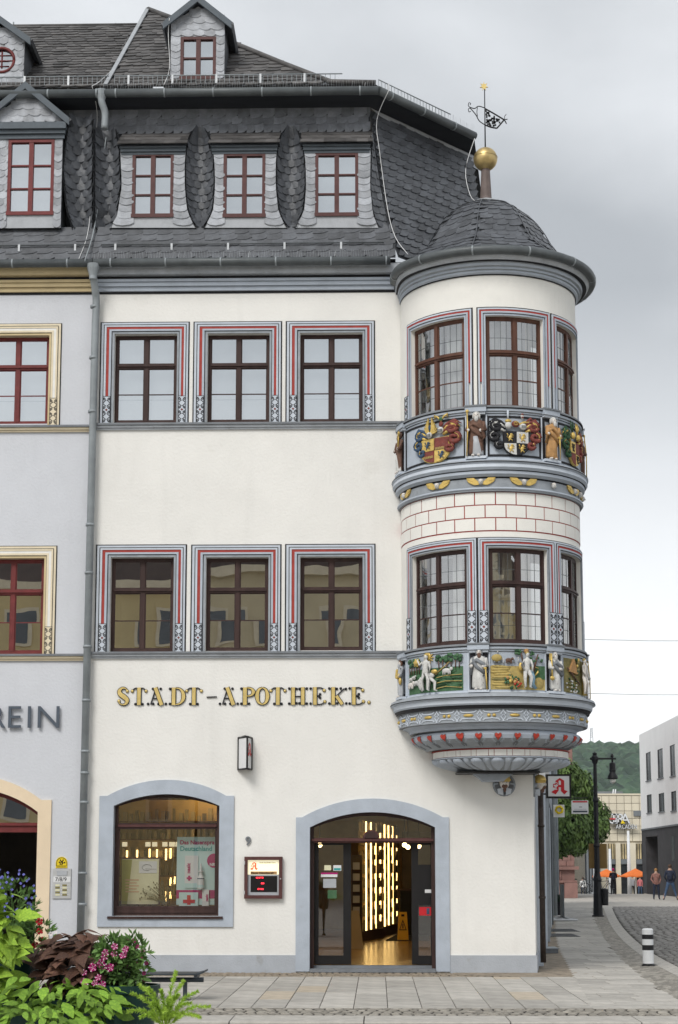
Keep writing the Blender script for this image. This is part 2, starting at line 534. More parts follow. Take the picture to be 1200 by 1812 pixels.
def text_mesh(txt, size, mat, depth=0.004, bold=0.0, align='LEFT', sx=1.0):
    cu = bpy.data.curves.new('lettering', 'FONT')
    cu.body = txt; cu.size = size; cu.extrude = depth; cu.offset = bold; cu.align_x = align
    cu.resolution_u = 3
    o = bpy.data.objects.new('tmp', cu)
    col.objects.link(o)
    dg = bpy.context.evaluated_depsgraph_get()
    me = bpy.data.meshes.new_from_object(o.evaluated_get(dg))
    bpy.data.objects.remove(o); bpy.data.curves.remove(cu)
    me.materials.clear(); me.materials.append(MT[mat])
    if sx != 1.0:
        for v in me.vertices: v.co.x *= sx
    return me
def text(name, txt, size, mat, at, parent, rz=0.0, depth=0.004, bold=0.0, align='LEFT', sx=1.0, roll=0.0):
    me = text_mesh(txt, size, mat, depth, bold, align, sx)
    o = link(name, me, parent)
    o.location = Vector(at) - parent_loc(parent)
    o.rotation_euler = Matrix.Rotation(rz, 3, 'Z').to_4x4().to_3x3().to_euler() if False else (math.pi / 2, 0, 0)
    o.rotation_euler = (Matrix.Rotation(rz, 3, 'Z') @ Matrix.Rotation(math.pi / 2, 3, 'X') @ Matrix.Rotation(roll, 3, 'Z')).to_euler()
    return o
def arc(cx, cz, hw, rise, n=14):
    """segmental arch points from left spring to right spring"""
    r = (hw * hw + rise * rise) / (2 * rise)
    a = math.asin(min(1, hw / r))
    return [(cx + r * math.sin(-a + 2 * a * k / n), cz + rise - r + r * math.cos(-a + 2 * a * k / n)) for k in range(n + 1)]
def bent(pts, k=4):
    """Catmull-Rom through points"""
    out = []
    pts = [Vector(p) for p in pts]
    for i in range(len(pts) - 1):
        a, b, c, d = pts[max(i - 1, 0)], pts[i], pts[i + 1], pts[min(i + 2, len(pts) - 1)]
        for j in range(k):
            t = j / k
            out.append(.5 * ((2 * b) + (c - a) * t + (2 * a - 5 * b + 4 * c - d) * t * t + (3 * b - a - 3 * c + d) * t ** 3))
    out.append(pts[-1])
    return out
def spiral(cx, cz, r0, r1, a0, a1, n=12):
    return [(cx + (r0 + (r1 - r0) * k / n) * math.cos(a0 + (a1 - a0) * k / n), cz + (r0 + (r1 - r0) * k / n) * math.sin(a0 + (a1 - a0) * k / n)) for k in range(n + 1)]
def interp(pts, t):
    for k in range(len(pts) - 1):
        if pts[k][0] <= t <= pts[k + 1][0]:
            w = (t - pts[k][0]) / (pts[k + 1][0] - pts[k][0])
            return pts[k][1] + (pts[k + 1][1] - pts[k][1]) * w
    return pts[0][1] if t < pts[0][0] else pts[-1][1]
def slates(S, rows, mat, lift=0.012, shape='round', skew=0.0, jit=0.012, clip=None):
    """rows: [(v0, v1, u_start, u_end, width, offset)] in surface coordinates of S(u, v) -> (point, normal).
    returns one builder per slate: its face, its lower edge and its thickness"""
    out = []
    for (v0, v1, ua, ub, w, off) in rows:
        h = v1 - v0
        u = ua - off
        while u < ub - 1e-4:
            w_ = w * random.uniform(.93, 1.07)
            a, b = max(u, ua), min(u + w_, ub)
            u += w_
            if b - a < w * .18: continue
            if clip and not clip((a + b) / 2, v0 + h * .4): continue
            bw = b - a
            j = random.uniform(-jit, jit) * .6
            top = v1 + h * .42
            if shape == 'round':      # hanging curved lower edge, deeper to one side
                pl = [(a, v0 + h * .30 + j), (a + bw * .25, v0 + h * .10 + j), (a + bw * .5, v0 + j), (a + bw * .78, v0 + h * .02 + j), (b, v0 + h * .22 + j)]
            elif shape == 'scale':
                pl = [(a, v0 + h * .34), (a + bw * .18, v0 + h * .08 + j), (a + bw * .5, v0 - h * .05 + j), (a + bw * .82, v0 + h * .08 + j), (b, v0 + h * .34)]
            elif shape == 'arc':
                pl = [(a, v0 + h * .16 + j), (a + bw * .3, v0 + h * .02 + j), (a + bw * .7, v0 + h * .0 + j), (b, v0 + h * .12 + j)]
            elif shape == 'left':
                pl = [(a, v0 + j), (a + bw * .35, v0 - h * .01 + j), (a + bw * .72, v0 + h * .10 + j), (b, v0 + h * .42 + j)]
            else:
                pl = [(a, v0 + j), (a + bw * .5, v0 + j * .4), (b, v0 - j)]
            pts = pl + [(b, top), (a, top)]
            q = B()
            lf = lift * random.uniform(.8, 1.35)
            face, under = [], []
            for (uu, vv) in pts:
                k = max(0.0, min(1.0, 1 - (vv - v0) / h))
                p, n = S(uu + skew * (vv - v0), vv)
                face.append(p + n * (.004 + lf * (.35 + .85 * k)))
                under.append(p + n * (.001 + lf * .35 * k))
            i = 0; q.v = face + under[:len(pl)]
            q.f.append(tuple(range(len(pts)))); q.m.append(mat); q.sm.append(False)
            for k in range(len(pl) - 1):
                q.f.append((k + 1, k, len(pts) + k, len(pts) + k + 1)); q.m.append(mat); q.sm.append(False)
            out.append(q)
    return out
def emit_slates(qs, name, parent, singles=0):
    """the first `singles` as parts of their own, the rest joined"""
    for q in qs[:singles]:
        q.build(name, parent, fix=False)
    rest = qs[singles:]
    if rest:
        j = B()
        for q in rest:
            i = len(j.v)
            j.v += q.v; j.f += [tuple(i + k for k in f) for f in q.f]; j.m += q.m; j.sm += q.sm
        j.build(name + '_courses', parent, 'stuff', fix=False)
def plane_map(p0, pu, pv, lim=None):
    """surface coordinates in metres on the plane through p0 with edge directions pu and pv"""
    eu = (Vector(pu) - Vector(p0)).normalized()
    n = eu.cross(Vector(pv) - Vector(p0)).normalized()
    ev = n.cross(eu)
    if n.y > 0: n = -n
    p0 = Vector(p0)
    return lambda u, v: (p0 + eu * u + ev * v, n)
# ================================================================== ground
def sheet(name, pts, z, mat, kind='structure', parent=None):
    q = B(); q.face([(p[0], p[1], z) for p in pts], mat)
    return q.build(name, parent, kind, fix=False)
g0 = sheet('ground', [(-2500, -400), (2500, -400), (2500, 5200), (-2500, 5200)], -.7, 'ground_far')
def inpoly(p, poly):
    c = False
    for k in range(len(poly)):
        a, b = poly[k], poly[k - 1]
        if (a[1] > p[1]) != (b[1] > p[1]) and p[0] < (b[0] - a[0]) * (p[1] - a[1]) / (b[1] - a[1]) + a[0]: c = not c
    return c
def gpoly(px): return [tuple(G(*p)[:2]) for p in px]
YS0, YS1 = G(600, 1783).y, G(600, 1728).y          # slab field in front of the house
YK0, YK1 = G(600, 1808).y, G(600, 1797).y
STRIP_L = bent([(*p, 0) for p in gpoly([(1046, 1606), (1053, 1627), (1063, 1649), (1080, 1674), (1110, 1706), (1150, 1737), (1200, 1769), (1262, 1803)])], 5)
STRIP_R = bent([(*p, 0) for p in gpoly([(1068, 1606), (1074, 1622), (1084, 1642), (1104, 1666), (1135, 1691), (1168, 1711), (1205, 1730), (1270, 1757)])], 5)
KERB_R = bent([(*p, 0) for p in gpoly([(1082, 1604), (1088, 1618), (1099, 1637), (1121, 1661), (1152, 1685), (1187, 1705), (1222, 1721), (1290, 1746)])], 5)
WALL_E = gpoly([(983, 1600), (985, 1650), (992, 1680), (1004, 1702), (1022, 1735)])
pav = sheet('pavement', [(-14, YK0), (22, YK0), (22, 40), (-14, 40)], -.016, 'joint')
def slab_mesh(name, w, l, mat, t=.014, bev=.006):
    q = B()
    a, b = w / 2, l / 2
    top = [(-a + bev, -b + bev, 0), (a - bev, -b + bev, 0), (a - bev, b - bev, 0), (-a + bev, b - bev, 0)]
    low = [(-a, -b, -bev), (a, -b, -bev), (a, b, -bev), (-a, b, -bev)]
    bot = [(-a, -b, -t), (a, -b, -t), (a, b, -t), (-a, b, -t)]
    q.v = [Vector(p) for p in top + low + bot]
    q.f.append((0, 1, 2, 3))
    for k in range(4):
        w_ = (k + 1) % 4
        q.f.append((k, 4 + k, 4 + w_, w_)); q.f.append((4 + k, 8 + k, 8 + w_, 4 + w_))
    q.m = [mat] * len(q.f); q.sm = [False] * len(q.f)
    me = bpy.data.meshes.new(name)
    me.from_pydata([tuple(p) for p in q.v], [], q.f)
    me.materials.append(MT[mat])
    return me
def cobble_mesh(mat, seed):
    """a dressed stone with worn, domed head, one unit square"""
    rnd = random.Random(seed)
    q = B()
    rings = [(.49, -.30), (.48, -.10), (.40, .0), (.2, .05)]
    n = 8
    vs, fs = [], []
    jit = [rnd.uniform(.88, 1.04) for _ in range(n)]
    for (r, z) in rings:
        for k in range(n):
            a = 2 * math.pi * (k + .5) / n
            s = max(abs(math.cos(a)), abs(math.sin(a)))
            vs.append((r * math.cos(a) / s * .98 * jit[k], r * math.sin(a) / s * .98 * jit[k], z * .35))
    for i in range(3):
        for k in range(n): fs.append((i * n + k, i * n + (k + 1) % n, (i + 1) * n + (k + 1) % n, (i + 1) * n + k))
    fs.append(tuple(range(3 * n, 4 * n)))
    me = bpy.data.meshes.new('cobble')
    me.from_pydata(vs, [], fs)
    me.materials.append(MT[mat])
    for p in me.polygons: p.use_smooth = True
    return me
def joined(name, items, parent, mat):
    """items: (mesh, x, y, z, rot, sx, sy, sz)"""
    vs, fs = [], []
    for (me, x, y, z, a, sx, sy, sz) in items:
        i = len(vs); c, s = math.cos(a), math.sin(a)
        for v in me.vertices:
            vx, vy = v.co.x * sx, v.co.y * sy
            vs.append((x + vx * c - vy * s, y + vx * s + vy * c, z + v.co.z * sz))
        fs += [tuple(i + k for k in p.vertices) for p in me.polygons]
    me = bpy.data.meshes.new(name)
    me.from_pydata(vs, [], fs); me.materials.append(MT[mat])
    me.polygons.foreach_set('use_smooth', [True] * len(fs))
    return link(name, me, parent, 'stuff')
def lay(items, name, parent, singles, rest, mat):
    """nearest stones as parts, the others joined"""
    items.sort(key=lambda t: (t[1] - CAM.x) ** 2 + (t[2] - CAM.y) ** 2)
    for (me, x, y, z, a, sx, sy, sz) in items[:singles]:
        o = link(name, me, parent)
        o.location = Vector((x, y, z)) - parent_loc(parent); o.rotation_euler = (0, 0, a); o.scale = (sx, sy, sz)
    if items[singles:]: joined(rest, items[singles:], parent, mat)
EDGE_R = gpoly([(1020, 1730), (1051, 1786)])
slab_lib = {}
def slab_at(x0, x1, y0, y1, rot=0, c=None, mat='slab'):
    k = (round(x1 - x0, 2), round(y1 - y0, 2), mat)
    if k not in slab_lib: slab_lib[k] = slab_mesh('paving_slab', k[0] - .008, k[1] - .008, mat)
    return (slab_lib[k], (x0 + x1) / 2, (y0 + y1) / 2, random.uniform(-.0025, .0015), rot + random.uniform(-.002, .002), 1, 1, 1)
items = []
xs = fx(-40, 1750, (YS0 + YS1) / 2); wsl = .42
x = G(684, 1750).x - wsl * round((G(684, 1750).x - G(-60, 1750).x) / wsl)
lens = [.9, 1.2, 1.45, 1.7]
while True:
    y = YS0
    first = True
    while y < YS1 - .05:
        L = random.choice(lens) if not first else random.choice([.5, .9, 1.3])
        first = False
        y1_ = min(y + L, YS1)
        if YS1 - y1_ < .35: y1_ = YS1
        xr = EDGE_R[0][0] + (EDGE_R[1][0] - EDGE_R[0][0]) * ((y + y1_) / 2 - EDGE_R[0][1]) / (EDGE_R[1][1] - EDGE_R[0][1])
        xe = lambda yy: EDGE_R[0][0] + (EDGE_R[1][0] - EDGE_R[0][0]) * (yy - EDGE_R[0][1]) / (EDGE_R[1][1] - EDGE_R[0][1]) - .006
        if x + wsl < min(xe(y), xe(y1_)): items.append(slab_at(x, x + wsl, y, y1_, mat='slab_tan' if random.random() < .09 else 'slab'))
        elif x + .03 < max(xe(y), xe(y1_)):          # cut to the joint line
            pts = [(x + .004, y + .004), (min(x + wsl - .004, max(xe(y), x + .01)), y + .004), (min(x + wsl - .004, max(xe(y1_), x + .01)), y1_ - .004), (x + .004, y1_ - .004)]
            q = B(); q.prism(lambda u, v, d: Vector((u, v, d)), pts, -.014, -.0005, 'slab'); q.build('cut_slab', pav)
        y = y1_
    x += wsl
    if x > EDGE_R[1][0] + .5: break
# side pavement in running bond
def xstrip(y): return interp([(p.y, p.x) for p in reversed(STRIP_L)] if STRIP_L[0].y > STRIP_L[-1].y else [(p.y, p.x) for p in STRIP_L], y)
def xwall(y):
    if y < EDGE_R[0][1]: return EDGE_R[0][0] + (EDGE_R[1][0] - EDGE_R[0][0]) * (y - EDGE_R[0][1]) / (EDGE_R[1][1] - EDGE_R[0][1])
    w_ = sorted([(p[1], p[0]) for p in WALL_E])
    return interp(w_, y)
y = YS0; row = 0
YFAR = STRIP_L[0].y
while y < YFAR:
    rh = .62 if y < 3 else .8
    xa, xb = xwall(y + rh / 2), xstrip(y + rh / 2)
    xb += .8 * (max(xstrip(y), xstrip(y + rh)) - xb); xa -= .03
    x = xa - (.3 if row % 2 else 0)
    while x < xb:
        L = random.choice([.5, .62, .75])
        x1_ = min(x + L, xb)
        if x1_ - max(x, xa) > .12: items.append(slab_at(max(x, xa), x1_, y, min(y + rh, YFAR)))
        x += L
    y += rh; row += 1
lay(items, 'paving_slab', pav, 300, 'far_paving_slabs', 'slab')
# stone setts
cobs = [cobble_mesh('cobble', k) for k in range(6)]
cobd = [cobble_mesh('cobble_dark', 20 + k) for k in range(6)]
cobt = [cobble_mesh('sand_strip', 40 + k) for k in range(4)]
items = []
y = YK1 + .03
while y < YS0 - .06:
    sy = .135
    x = G(-40, 1790).x + random.random() * .1
    while x < 9.5:
        w_ = random.uniform(.10, .15)
        items.append((random.choice(cobs), x + w_ / 2, y + sy / 2, random.uniform(-.006, .0), random.uniform(-.06, .06), w_ * .88, sy * .84, .16))
        x += w_
    y += sy
lay(items, 'sett', pav, 300, 'front_setts', 'cobble')
items = []
nb_ = len(STRIP_L) - 1
for k in range(nb_):
    a, b = STRIP_L[k], STRIP_L[k + 1]
    c, d = STRIP_R[k], STRIP_R[k + 1]
    L = ((a + c) / 2 - (b + d) / 2).length
    n = max(1, int(L / .125)); m = 6
    for i in range(n):
        t = (i + .5) / n
        p0, p1 = a.lerp(b, t), c.lerp(d, t)
        for j in range(m):
            p = p0.lerp(p1, (j + .5) / m)
            if p.y > 14 and j % 2: pass
            dr = (p1 - p0)
            items.append((random.choice(cobs), p.x, p.y, random.uniform(-.006, 0), math.atan2(dr.y, dr.x) + random.uniform(-.08, .08), dr.length / m * .88, L / n * .85, .16))
lay(items, 'kerbside_sett', pav, 220, 'curved_setts', 'cobble')
items = []
xw0, xw1 = G(150, 1722).x, XC_ if 'XC_' in globals() else fx(946, 1550)
y = YS1 + .01
while y < -.03:
    x = xw0 + random.random() * .1
    while x < xw1 + .8:
        w_ = random.uniform(.09, .14)
        items.append((random.choice(cobt), x + w_ / 2, y + .06, random.uniform(-.008, -.002), random.uniform(-.08, .08), w_ * .93, .11, .13))
        x += w_
    y += .12
lay(items, 'wallside_sett', pav, 0, 'wallside_setts', 'sand_strip')
# earthy strip round the corner
xcw = fx(946, 1550)
sheet('dirt_strip', [(xcw - 1.3, -.02), (xcw - 1.3, -.7), (xcw + .05, -1.2), WALL_E[-1], WALL_E[-2], WALL_E[-3], WALL_E[-4], WALL_E[0], (xcw + .11 * 25, 25), (xcw + .02, -.02)], -.003, 'sand_strip', parent=pav)
# kerbstones
kb = link('kerb', None, None); kb['kind'] = 'structure'
x = G(-60, 1800).x
while x < 10:
    L = random.uniform(1.45, 1.65)
    q = B()
    x1_ = x + L - .014
    bev = .02
    q.v = [Vector(p) for p in ((x, YK0 + bev, 0), (x1_, YK0 + bev, 0), (x1_, YK1, 0), (x, YK1, 0), (x, YK0, -bev), (x1_, YK0, -bev), (x1_, YK0, -.16), (x, YK0, -.16), (x, YK1, -.16), (x1_, YK1, -.16))]
    q.f = [(0, 1, 2, 3), (4, 5, 1, 0), (7, 6, 5, 4), (0, 3, 8, 7, 4), (1, 5, 6, 9, 2)]
    q.m = ['kerb'] * 5; q.sm = [False] * 5
    q.build('kerbstone', kb, fix=False)
    x += L
for k in range(0, nb_):
    a, b, c, d = STRIP_R[k], STRIP_R[k + 1], KERB_R[k], KERB_R[k + 1]
    q = B()
    q.face([a + Vector((0, 0, .003)), b.lerp(a, .02) + Vector((0, 0, .003)), d.lerp(c, .02) + Vector((0, 0, .003)), c + Vector((0, 0, .003))], 'kerb')
    q.face([c + Vector((0, 0, .003)), d.lerp(c, .02) + Vector((0, 0, .003)), d.lerp(c, .02) + Vector((0, 0, -.1)), c + Vector((0, 0, -.1))], 'kerb')
    q.face([a + Vector((0, 0, .003)), b.lerp(a, .02) + Vector((0, 0, .003)), b.lerp(a, .02) + Vector((0, 0, -.1)), a + Vector((0, 0, -.1))], 'kerb')
    q.build('kerbstone', kb, fix=False)
# carriageway of the square, laid in dark setts
road = sheet('road', [(p.x, p.y) for p in KERB_R] + [(40, KERB_R[-1].y), (40, KERB_R[0].y)], -.010, 'joint')
items = []
y = KERB_R[-1].y
xk = sorted([(p.y, p.x) for p in KERB_R])
while y < KERB_R[0].y:
    st_ = .15 if y < 12 else .22
    xa = interp(xk, y)
    xmax = CAM.x + (y - CAM.y) * (1215 - 668) / 3000 + .3
    x = xa + random.random() * .1
    while x < xmax:
        w_ = random.uniform(.9, 1.2) * st_
        items.append((random.choice(cobd), x + w_ / 2, y + st_ / 2, random.uniform(-.004, .004), random.uniform(-.1, .1), w_ * .9, st_ * .84, .16))
        x += w_
    y += st_
lay(items, 'road_sett', road, 300, 'road_setts', 'cobble_dark')
sheet('foreground_paving', [(-70, -95), (70, -95), (70, YK0 - .002), (-70, YK0 - .002)], -.12, 'slab')
yp0, yp1 = STRIP_L[0].y, 84.0
sheet('far_plaza', [(2.0, yp0 - .4), (40, yp0 - .4), (40, yp1), (2.0, yp1)], -.008, 'slab')
# ================================================================== corner house: walls
XL = fx(158, 1100)                    # party line with the lavender house
XC = fx(946, 1550)                    # street corner
SIDE = math.atan2(1.0, 0.11)          # direction of the side street wall
F = flat(0.0)
house = thing('corner_house', 'cream plastered corner house with slate mansard roof and round oriel bay', 'house', (fx(550, 1700), 0, 0))
def rect(x0, x1, y0, y1, Y=0.0):
    xm, ym = (x0 + x1) / 2, (y0 + y1) / 2
    return (P(x0, ym, Y).x, P(x1, ym, Y).x, P(xm, y1, Y).z, P(xm, y0, Y).z)
def rpoly(r): return [(r[0], r[2]), (r[1], r[2]), (r[1], r[3]), (r[0], r[3])]
W_UP = [rect(202, 313, 591, 748), rect(367, 477, 590, 747), rect(531, 642, 589, 746)]
W_LO = [rect(195, 307, 986, 1153), rect(364, 475, 986, 1152), rect(531, 642, 985, 1151)]
sx0, sx1, sz0, szs = rect(200, 388, 1426, 1621)
SHOP_OPEN = [(sx0, sz0), (sx1, sz0), (sx1, szs)] + list(reversed(arc((sx0 + sx1) / 2, szs, (sx1 - sx0) / 2, fz(1405) - szs)))[1:-1] + [(sx0, szs)]
dx0, dx1, dz0, dzs = rect(548, 771, 1464, 1716)
dz0 = 0.012
DOOR_OPEN = [(dx0, dz0), (dx1, dz0), (dx1, dzs)] + list(reversed(arc((dx0 + dx1) / 2, dzs, (dx1 - dx0) / 2, fz(1437, 660) - dzs)))[1:-1] + [(dx0, dzs)]
ZTOP = fz(466)
# oriel geometry
_x1, _x2 = fx(711, 1000), fx(1027, 1000)
RB = (_x2 - _x1) / 2.008
CX = _x1 + RB
def MB(u, z, d): return Vector((CX + (RB + d) * math.sin(u), -(RB + d) * math.cos(u), z))
def zb(y, off=0.0, x=872): return P(x, y, -RB - off).z
def deg(*a): return [R(q) for q in a]
OZ = dict(g_bot=zb(449, .26), corn_bot=zb(484, .03), u_top=zb(558), u_bot=zb(722), led_u=zb(717, .08), par_u0=zb(813, .03), corn_u0=zb(845, .04),
          cher0=zb(868, .05), blk0=zb(939), l_top=zb(969), l_bot=zb(1138), led_l=zb(1138, .08), par_l0=zb(1226, .03), corn_l0=zb(1253, .1))
bay_back_u = [(CX - .95, OZ['u_bot'] - .02), (XC - .12, OZ['u_bot'] - .02), (XC - .12, OZ['u_top'] + .15), (CX - .95, OZ['u_top'] + .15)]
bay_back_l = [(CX - .95, OZ['l_bot'] - .02), (XC - .12, OZ['l_bot'] - .02), (XC - .12, OZ['l_top'] + .15), (CX - .95, OZ['l_top'] + .15)]
w = B()
w.holes([(XL, -.3), (XC, -.3), (XC, ZTOP), (XL, ZTOP)],
        [rpoly(r) for r in W_UP + W_LO] + [SHOP_OPEN, DOOR_OPEN, bay_back_u, bay_back_l], F, 'plaster_cream', .26, 'plaster_white')
MS = wallmap((XC, 0), SIDE)
w.face([MS(0, -.3, 0), MS(17.8, -.3, 0), MS(17.8, ZTOP + 3, 0), MS(0, ZTOP, 0)], 'plaster_cream')
w.build('wall', house, fix=False)
# plinth, string courses, cornice
pz = fz(1690)
q = B()
q.mbox(F, XL + .04, fx(524, 1700), -.05, pz, .002, .022, 'plinth_grey')
q.build('plinth', house)
q = B()
q.mbox(F, fx(796, 1700), XC + .02, -.05, pz, .002, .022, 'plinth_grey')
q.build('plinth', house)
q = B(); q.mbox(MS, -.02, 9.5, -.05, pz, .002, .022, 'plinth_grey'); q.build('side_plinth', house)
def string_course(y, name, par, xa, xb, mats):
    z = fz(y)
    q = B()
    q.mbox(F, xa, xb, z - .035, z, .002, .095, mats[0])
    q.mbox(F, xa, xb, z - .075, z - .037, .002, .065, mats[1])
    q.mbox(F, xa, xb, z - .11, z - .077, .002, .035, mats[1])
    q.build(name, par)
for y in (749, 1153.5):
    string_course(y, 'string_course', house, XL + .05, CX - RB + .03, ('stone_grey_dark', 'stone_ledge'))
def cornice(par, xa, xb, m):
    q = B()
    for (ya, yb, d, mm) in ((515.5, 519, .012, 'paint_black'), (508, 515, .05, 'stone_blue' if m != 'ochre' else m), (501, 507.5, .09, 'stone_blue' if m != 'ochre' else m), (496, 500.5, .12, 'stone_blue' if m != 'ochre' else m), (490.5, 495.5, .07, 'paint_black'), (474, 490, .20, m)):
        q.mbox(F, xa, xb, fz(yb), fz(ya), .002, d, mm)
    q.build('eaves_cornice', par)
cornice(house, XL + .01, CX - RB + .05, 'stone_ledge')

# ------------------------------------------------------------------ painted window surrounds
B_BLUE = [(0, .040, .018, 'stone_grey'), (.040, .054, .02, 'paint_black'), (.054, .092, .035, 'stone_blue'), (.092, .143, .031, 'paint_red'),
          (.143, .178, .04, 'stone_blue_pale'), (.178, .190, .043, 'paint_black'), (.190, .230, .032, 'stone_blue_pale'), (.230, .254, .010, 'paint_black')]
B_OCHRE = [(0, .042, .018, 'ochre'), (.042, .052, .02, 'paint_black'), (.052, .092, .035, 'ochre_pale'), (.092, .143, .031, 'white_paint'),
           (.143, .178, .04, 'ochre_pale'), (.178, .187, .043, 'paint_black'), (.187, .232, .032, 'ochre_pale'), (.232, .25, .008, 'paint_black')]
def scroll_panel(q, M, uc, z0, hgt, su, base, red=True, wid=.126):
    q.mbox(M, uc - wid / 2 * su, uc + wid / 2 * su, z0, z0 + hgt, .03, .047, base)
    q.mbox(M, uc - wid / 2 * su, uc + wid / 2 * su, z0 + hgt, z0 + hgt + .008, .03, .049, 'paint_black')
    S2 = lambda u, z, d: M(uc + u * su, z, d)
    for s in (-1, 1):
        q.ribbon(S2, [(s * (wid / 2 - .004), z0), (s * (wid / 2 - .004), z0 + hgt)], .008, .046, .0495, 'paint_black')
        for k in range(4):
            zc = z0 + hgt * (.125 + .25 * k)
            up = 1 if k % 2 else -1
            pts = spiral(s * .034, zc + up * .016, .024, .006, R(90) * up + (0 if s > 0 else 0), R(90) * up + s * up * R(-420), 11)
            q.ribbon(S2, pts, .0125, .046, .0505, 'paint_black')
            q.ribbon(S2, [(s * .052, zc - up * .05), (s * .030, zc - up * .022), (s * .006, zc - up * .006)], .0125, .046, .0503, 'paint_black')
    for zc in ((z0 + hgt * .5,) if red else ()):
        q.prism(S2, [(0, zc - .022), (.022, zc), (0, zc + .022), (-.022, zc)], .045, .052, 'relief_red')
def surround(M, r, bands, par, su=1.0, n=1, panel=.47, base='stone_blue_pale', sides=(-1, 1), red=True, stop='paint_red', scale=1.0, name='window_surround', sill=None, lk=1.0):
    u0, u1, z0, z1 = r
    if sill is not None: z0 = sill
    q = B()
    for (a, b, d, m) in bands:
        a, b = a * scale, b * scale
        for s in (-1, 1):
            zz = z0 + panel if (m == stop) else z0
            ua, ub = (u0 - b * lk * su, u0 - a * lk * su) if s < 0 else (u1 + a * su, u1 + b * su)
            q.mbox(M, ua, ub, zz, z1 + b, .001, d, m)
        q.mbox(M, u0 - a * lk * su, u1 + a * su, z1 + a, z1 + b, .001, d, m, n)
    for s in sides:
        uc = u0 - .118 * scale * lk * su if s < 0 else u1 + .118 * scale * su
        scroll_panel(q, M, uc, z0, panel, su, base, red)
    return q.build(name, par)
def timber_window(M, r, mat, glass, par, su=1.0, n=1, back=.11, tr=.345, bar=.665, blind=None, mull=True, leads=0, bars=True):
    u0, u1, z0, z1 = r
    H = z1 - z0; W = u1 - u0
    q = B()
    d0, d1 = -back - .05, -back
    e = .05 * su
    q.mbox(M, u0, u0 + e, z0, z1, d0, d1, mat); q.mbox(M, u1 - e, u1, z0, z1, d0, d1, mat)
    q.mbox(M, u0 + e, u1 - e, z1 - .05, z1, d0, d1, mat, n); q.mbox(M, u0 + e, u1 - e, z0, z0 + .06, d0, d1, mat, n)
    zt = z1 - H * tr
    um = (u0 + u1) / 2
    q.mbox(M, u0 + e, u1 - e, zt - .042, zt + .035, d0, d1 + .012, mat, n)
    q.mbox(M, u0 + e, u1 - e, zt - .012, zt + .012, d1 + .012, d1 + .035, mat, n)
    q.mbox(M, um - .036 * su, um + .036 * su, z0 + .06, zt - .042, d0, d1 + .008, mat)
    q.mbox(M, um - .036 * su, um + .036 * su, zt + .035, z1 - .05, d0, d1 + .008, mat)
    zb_ = z1 - H * bar
    c = .018
    cells = []
    for (a, b) in ((u0 + e, um - .036 * su), (um + .036 * su, u1 - e)):
        q_ = [(zt + .035, z1 - .05)]
        q_ += [(z0 + .06, zb_ - .009), (zb_ + .009, zt - .042)] if bars else [(z0 + .06, zt - .042)]
        for (za, zc) in q_: cells.append((a, b, za, zc))
        if bars: q.mbox(M, a, b, zb_ - .009, zb_ + .009, d0 + .01, d1 - .012, mat, max(1, n // 2))
        for (za, zc) in ((zt + .035, z1 - .05), (z0 + .06, zt - .042)):      # casement rails
            q.mbox(M, a, a + c * su, za, zc, d0 + .008, d1 - .01, mat); q.mbox(M, b - c * su, b, za, zc, d0 + .008, d1 - .01, mat)
            q.mbox(M, a + c * su, b - c * su, za, za + c, d0 + .008, d1 - .01, mat, max(1, n // 2)); q.mbox(M, a + c * su, b - c * su, zc - c, zc, d0 + .008, d1 - .01, mat, max(1, n // 2))
        if leads:
            for k in range(1, leads):
                uu = a + (b - a) * k / leads
                q.mbox(M, uu - .003 * su, uu + .003 * su, z0 + .06, z1 - .05, d0 + .024, d0 + .034, 'zinc_dark')
            for zz in (z1 - .05 - (z1 - zt) * .5, zt - .04 - (zt - zb_) * .5, z0 + .06 + (zb_ - z0) * .48):
                q.mbox(M, a, b, zz - .003, zz + .003, d0 + .024, d0 + .034, 'zinc_dark', max(1, n // 2))
    wo = q.build('window', par)
    for (a, b, za, zc) in cells:
        g = B()
        m = max(1, n // 2)
        jt = random.uniform(-.0015, .0015)
        for k in range(m):
            ua, ub = a + (b - a) * k / m, a + (b - a) * (k + 1) / m
            g.face([M(ua, za, d0 + .03 + jt), M(ub, za, d0 + .03 - jt), M(ub, zc, d0 + .03 - jt), M(ua, zc, d0 + .03 + jt)], glass, m > 1)
        g.build('pane', wo, fix=False)
    if blind:
        g = B()
        zt2 = z1 - H * blind
        g.mbox(M, u0 + e, u1 - e, z0 + .04, zt2, d0 - .16, d0 - .15, 'blind', n)
        g.build('blind', wo)
        g = B(); zl_ = z1 - H * (bar + .05)
        g.mbox(M, u0 + e, u1 - e, z0 + .04, zl_, d0 - .07, d0 - .06, 'curtain_white', n); g.mbox(M, u0 + e, u1 - e, zl_, zl_ + .02, d0 - .075, d0 - .055, 'plastic_grey', n)
        g.build('half_curtain', wo)
    return wo
for k, r in enumerate(W_UP):
    surround(F, r, B_BLUE, house, sill=fz(748.5), scale=.84, lk=1.17)
    timber_window(F, r, 'wood_dark', 'glass', house, blind=.02)
for r in W_LO:
    surround(F, r, B_BLUE, house, sill=fz(1153), scale=.86, lk=1.17)
    timber_window(F, r, 'wood_dark', 'glass_dark', house)
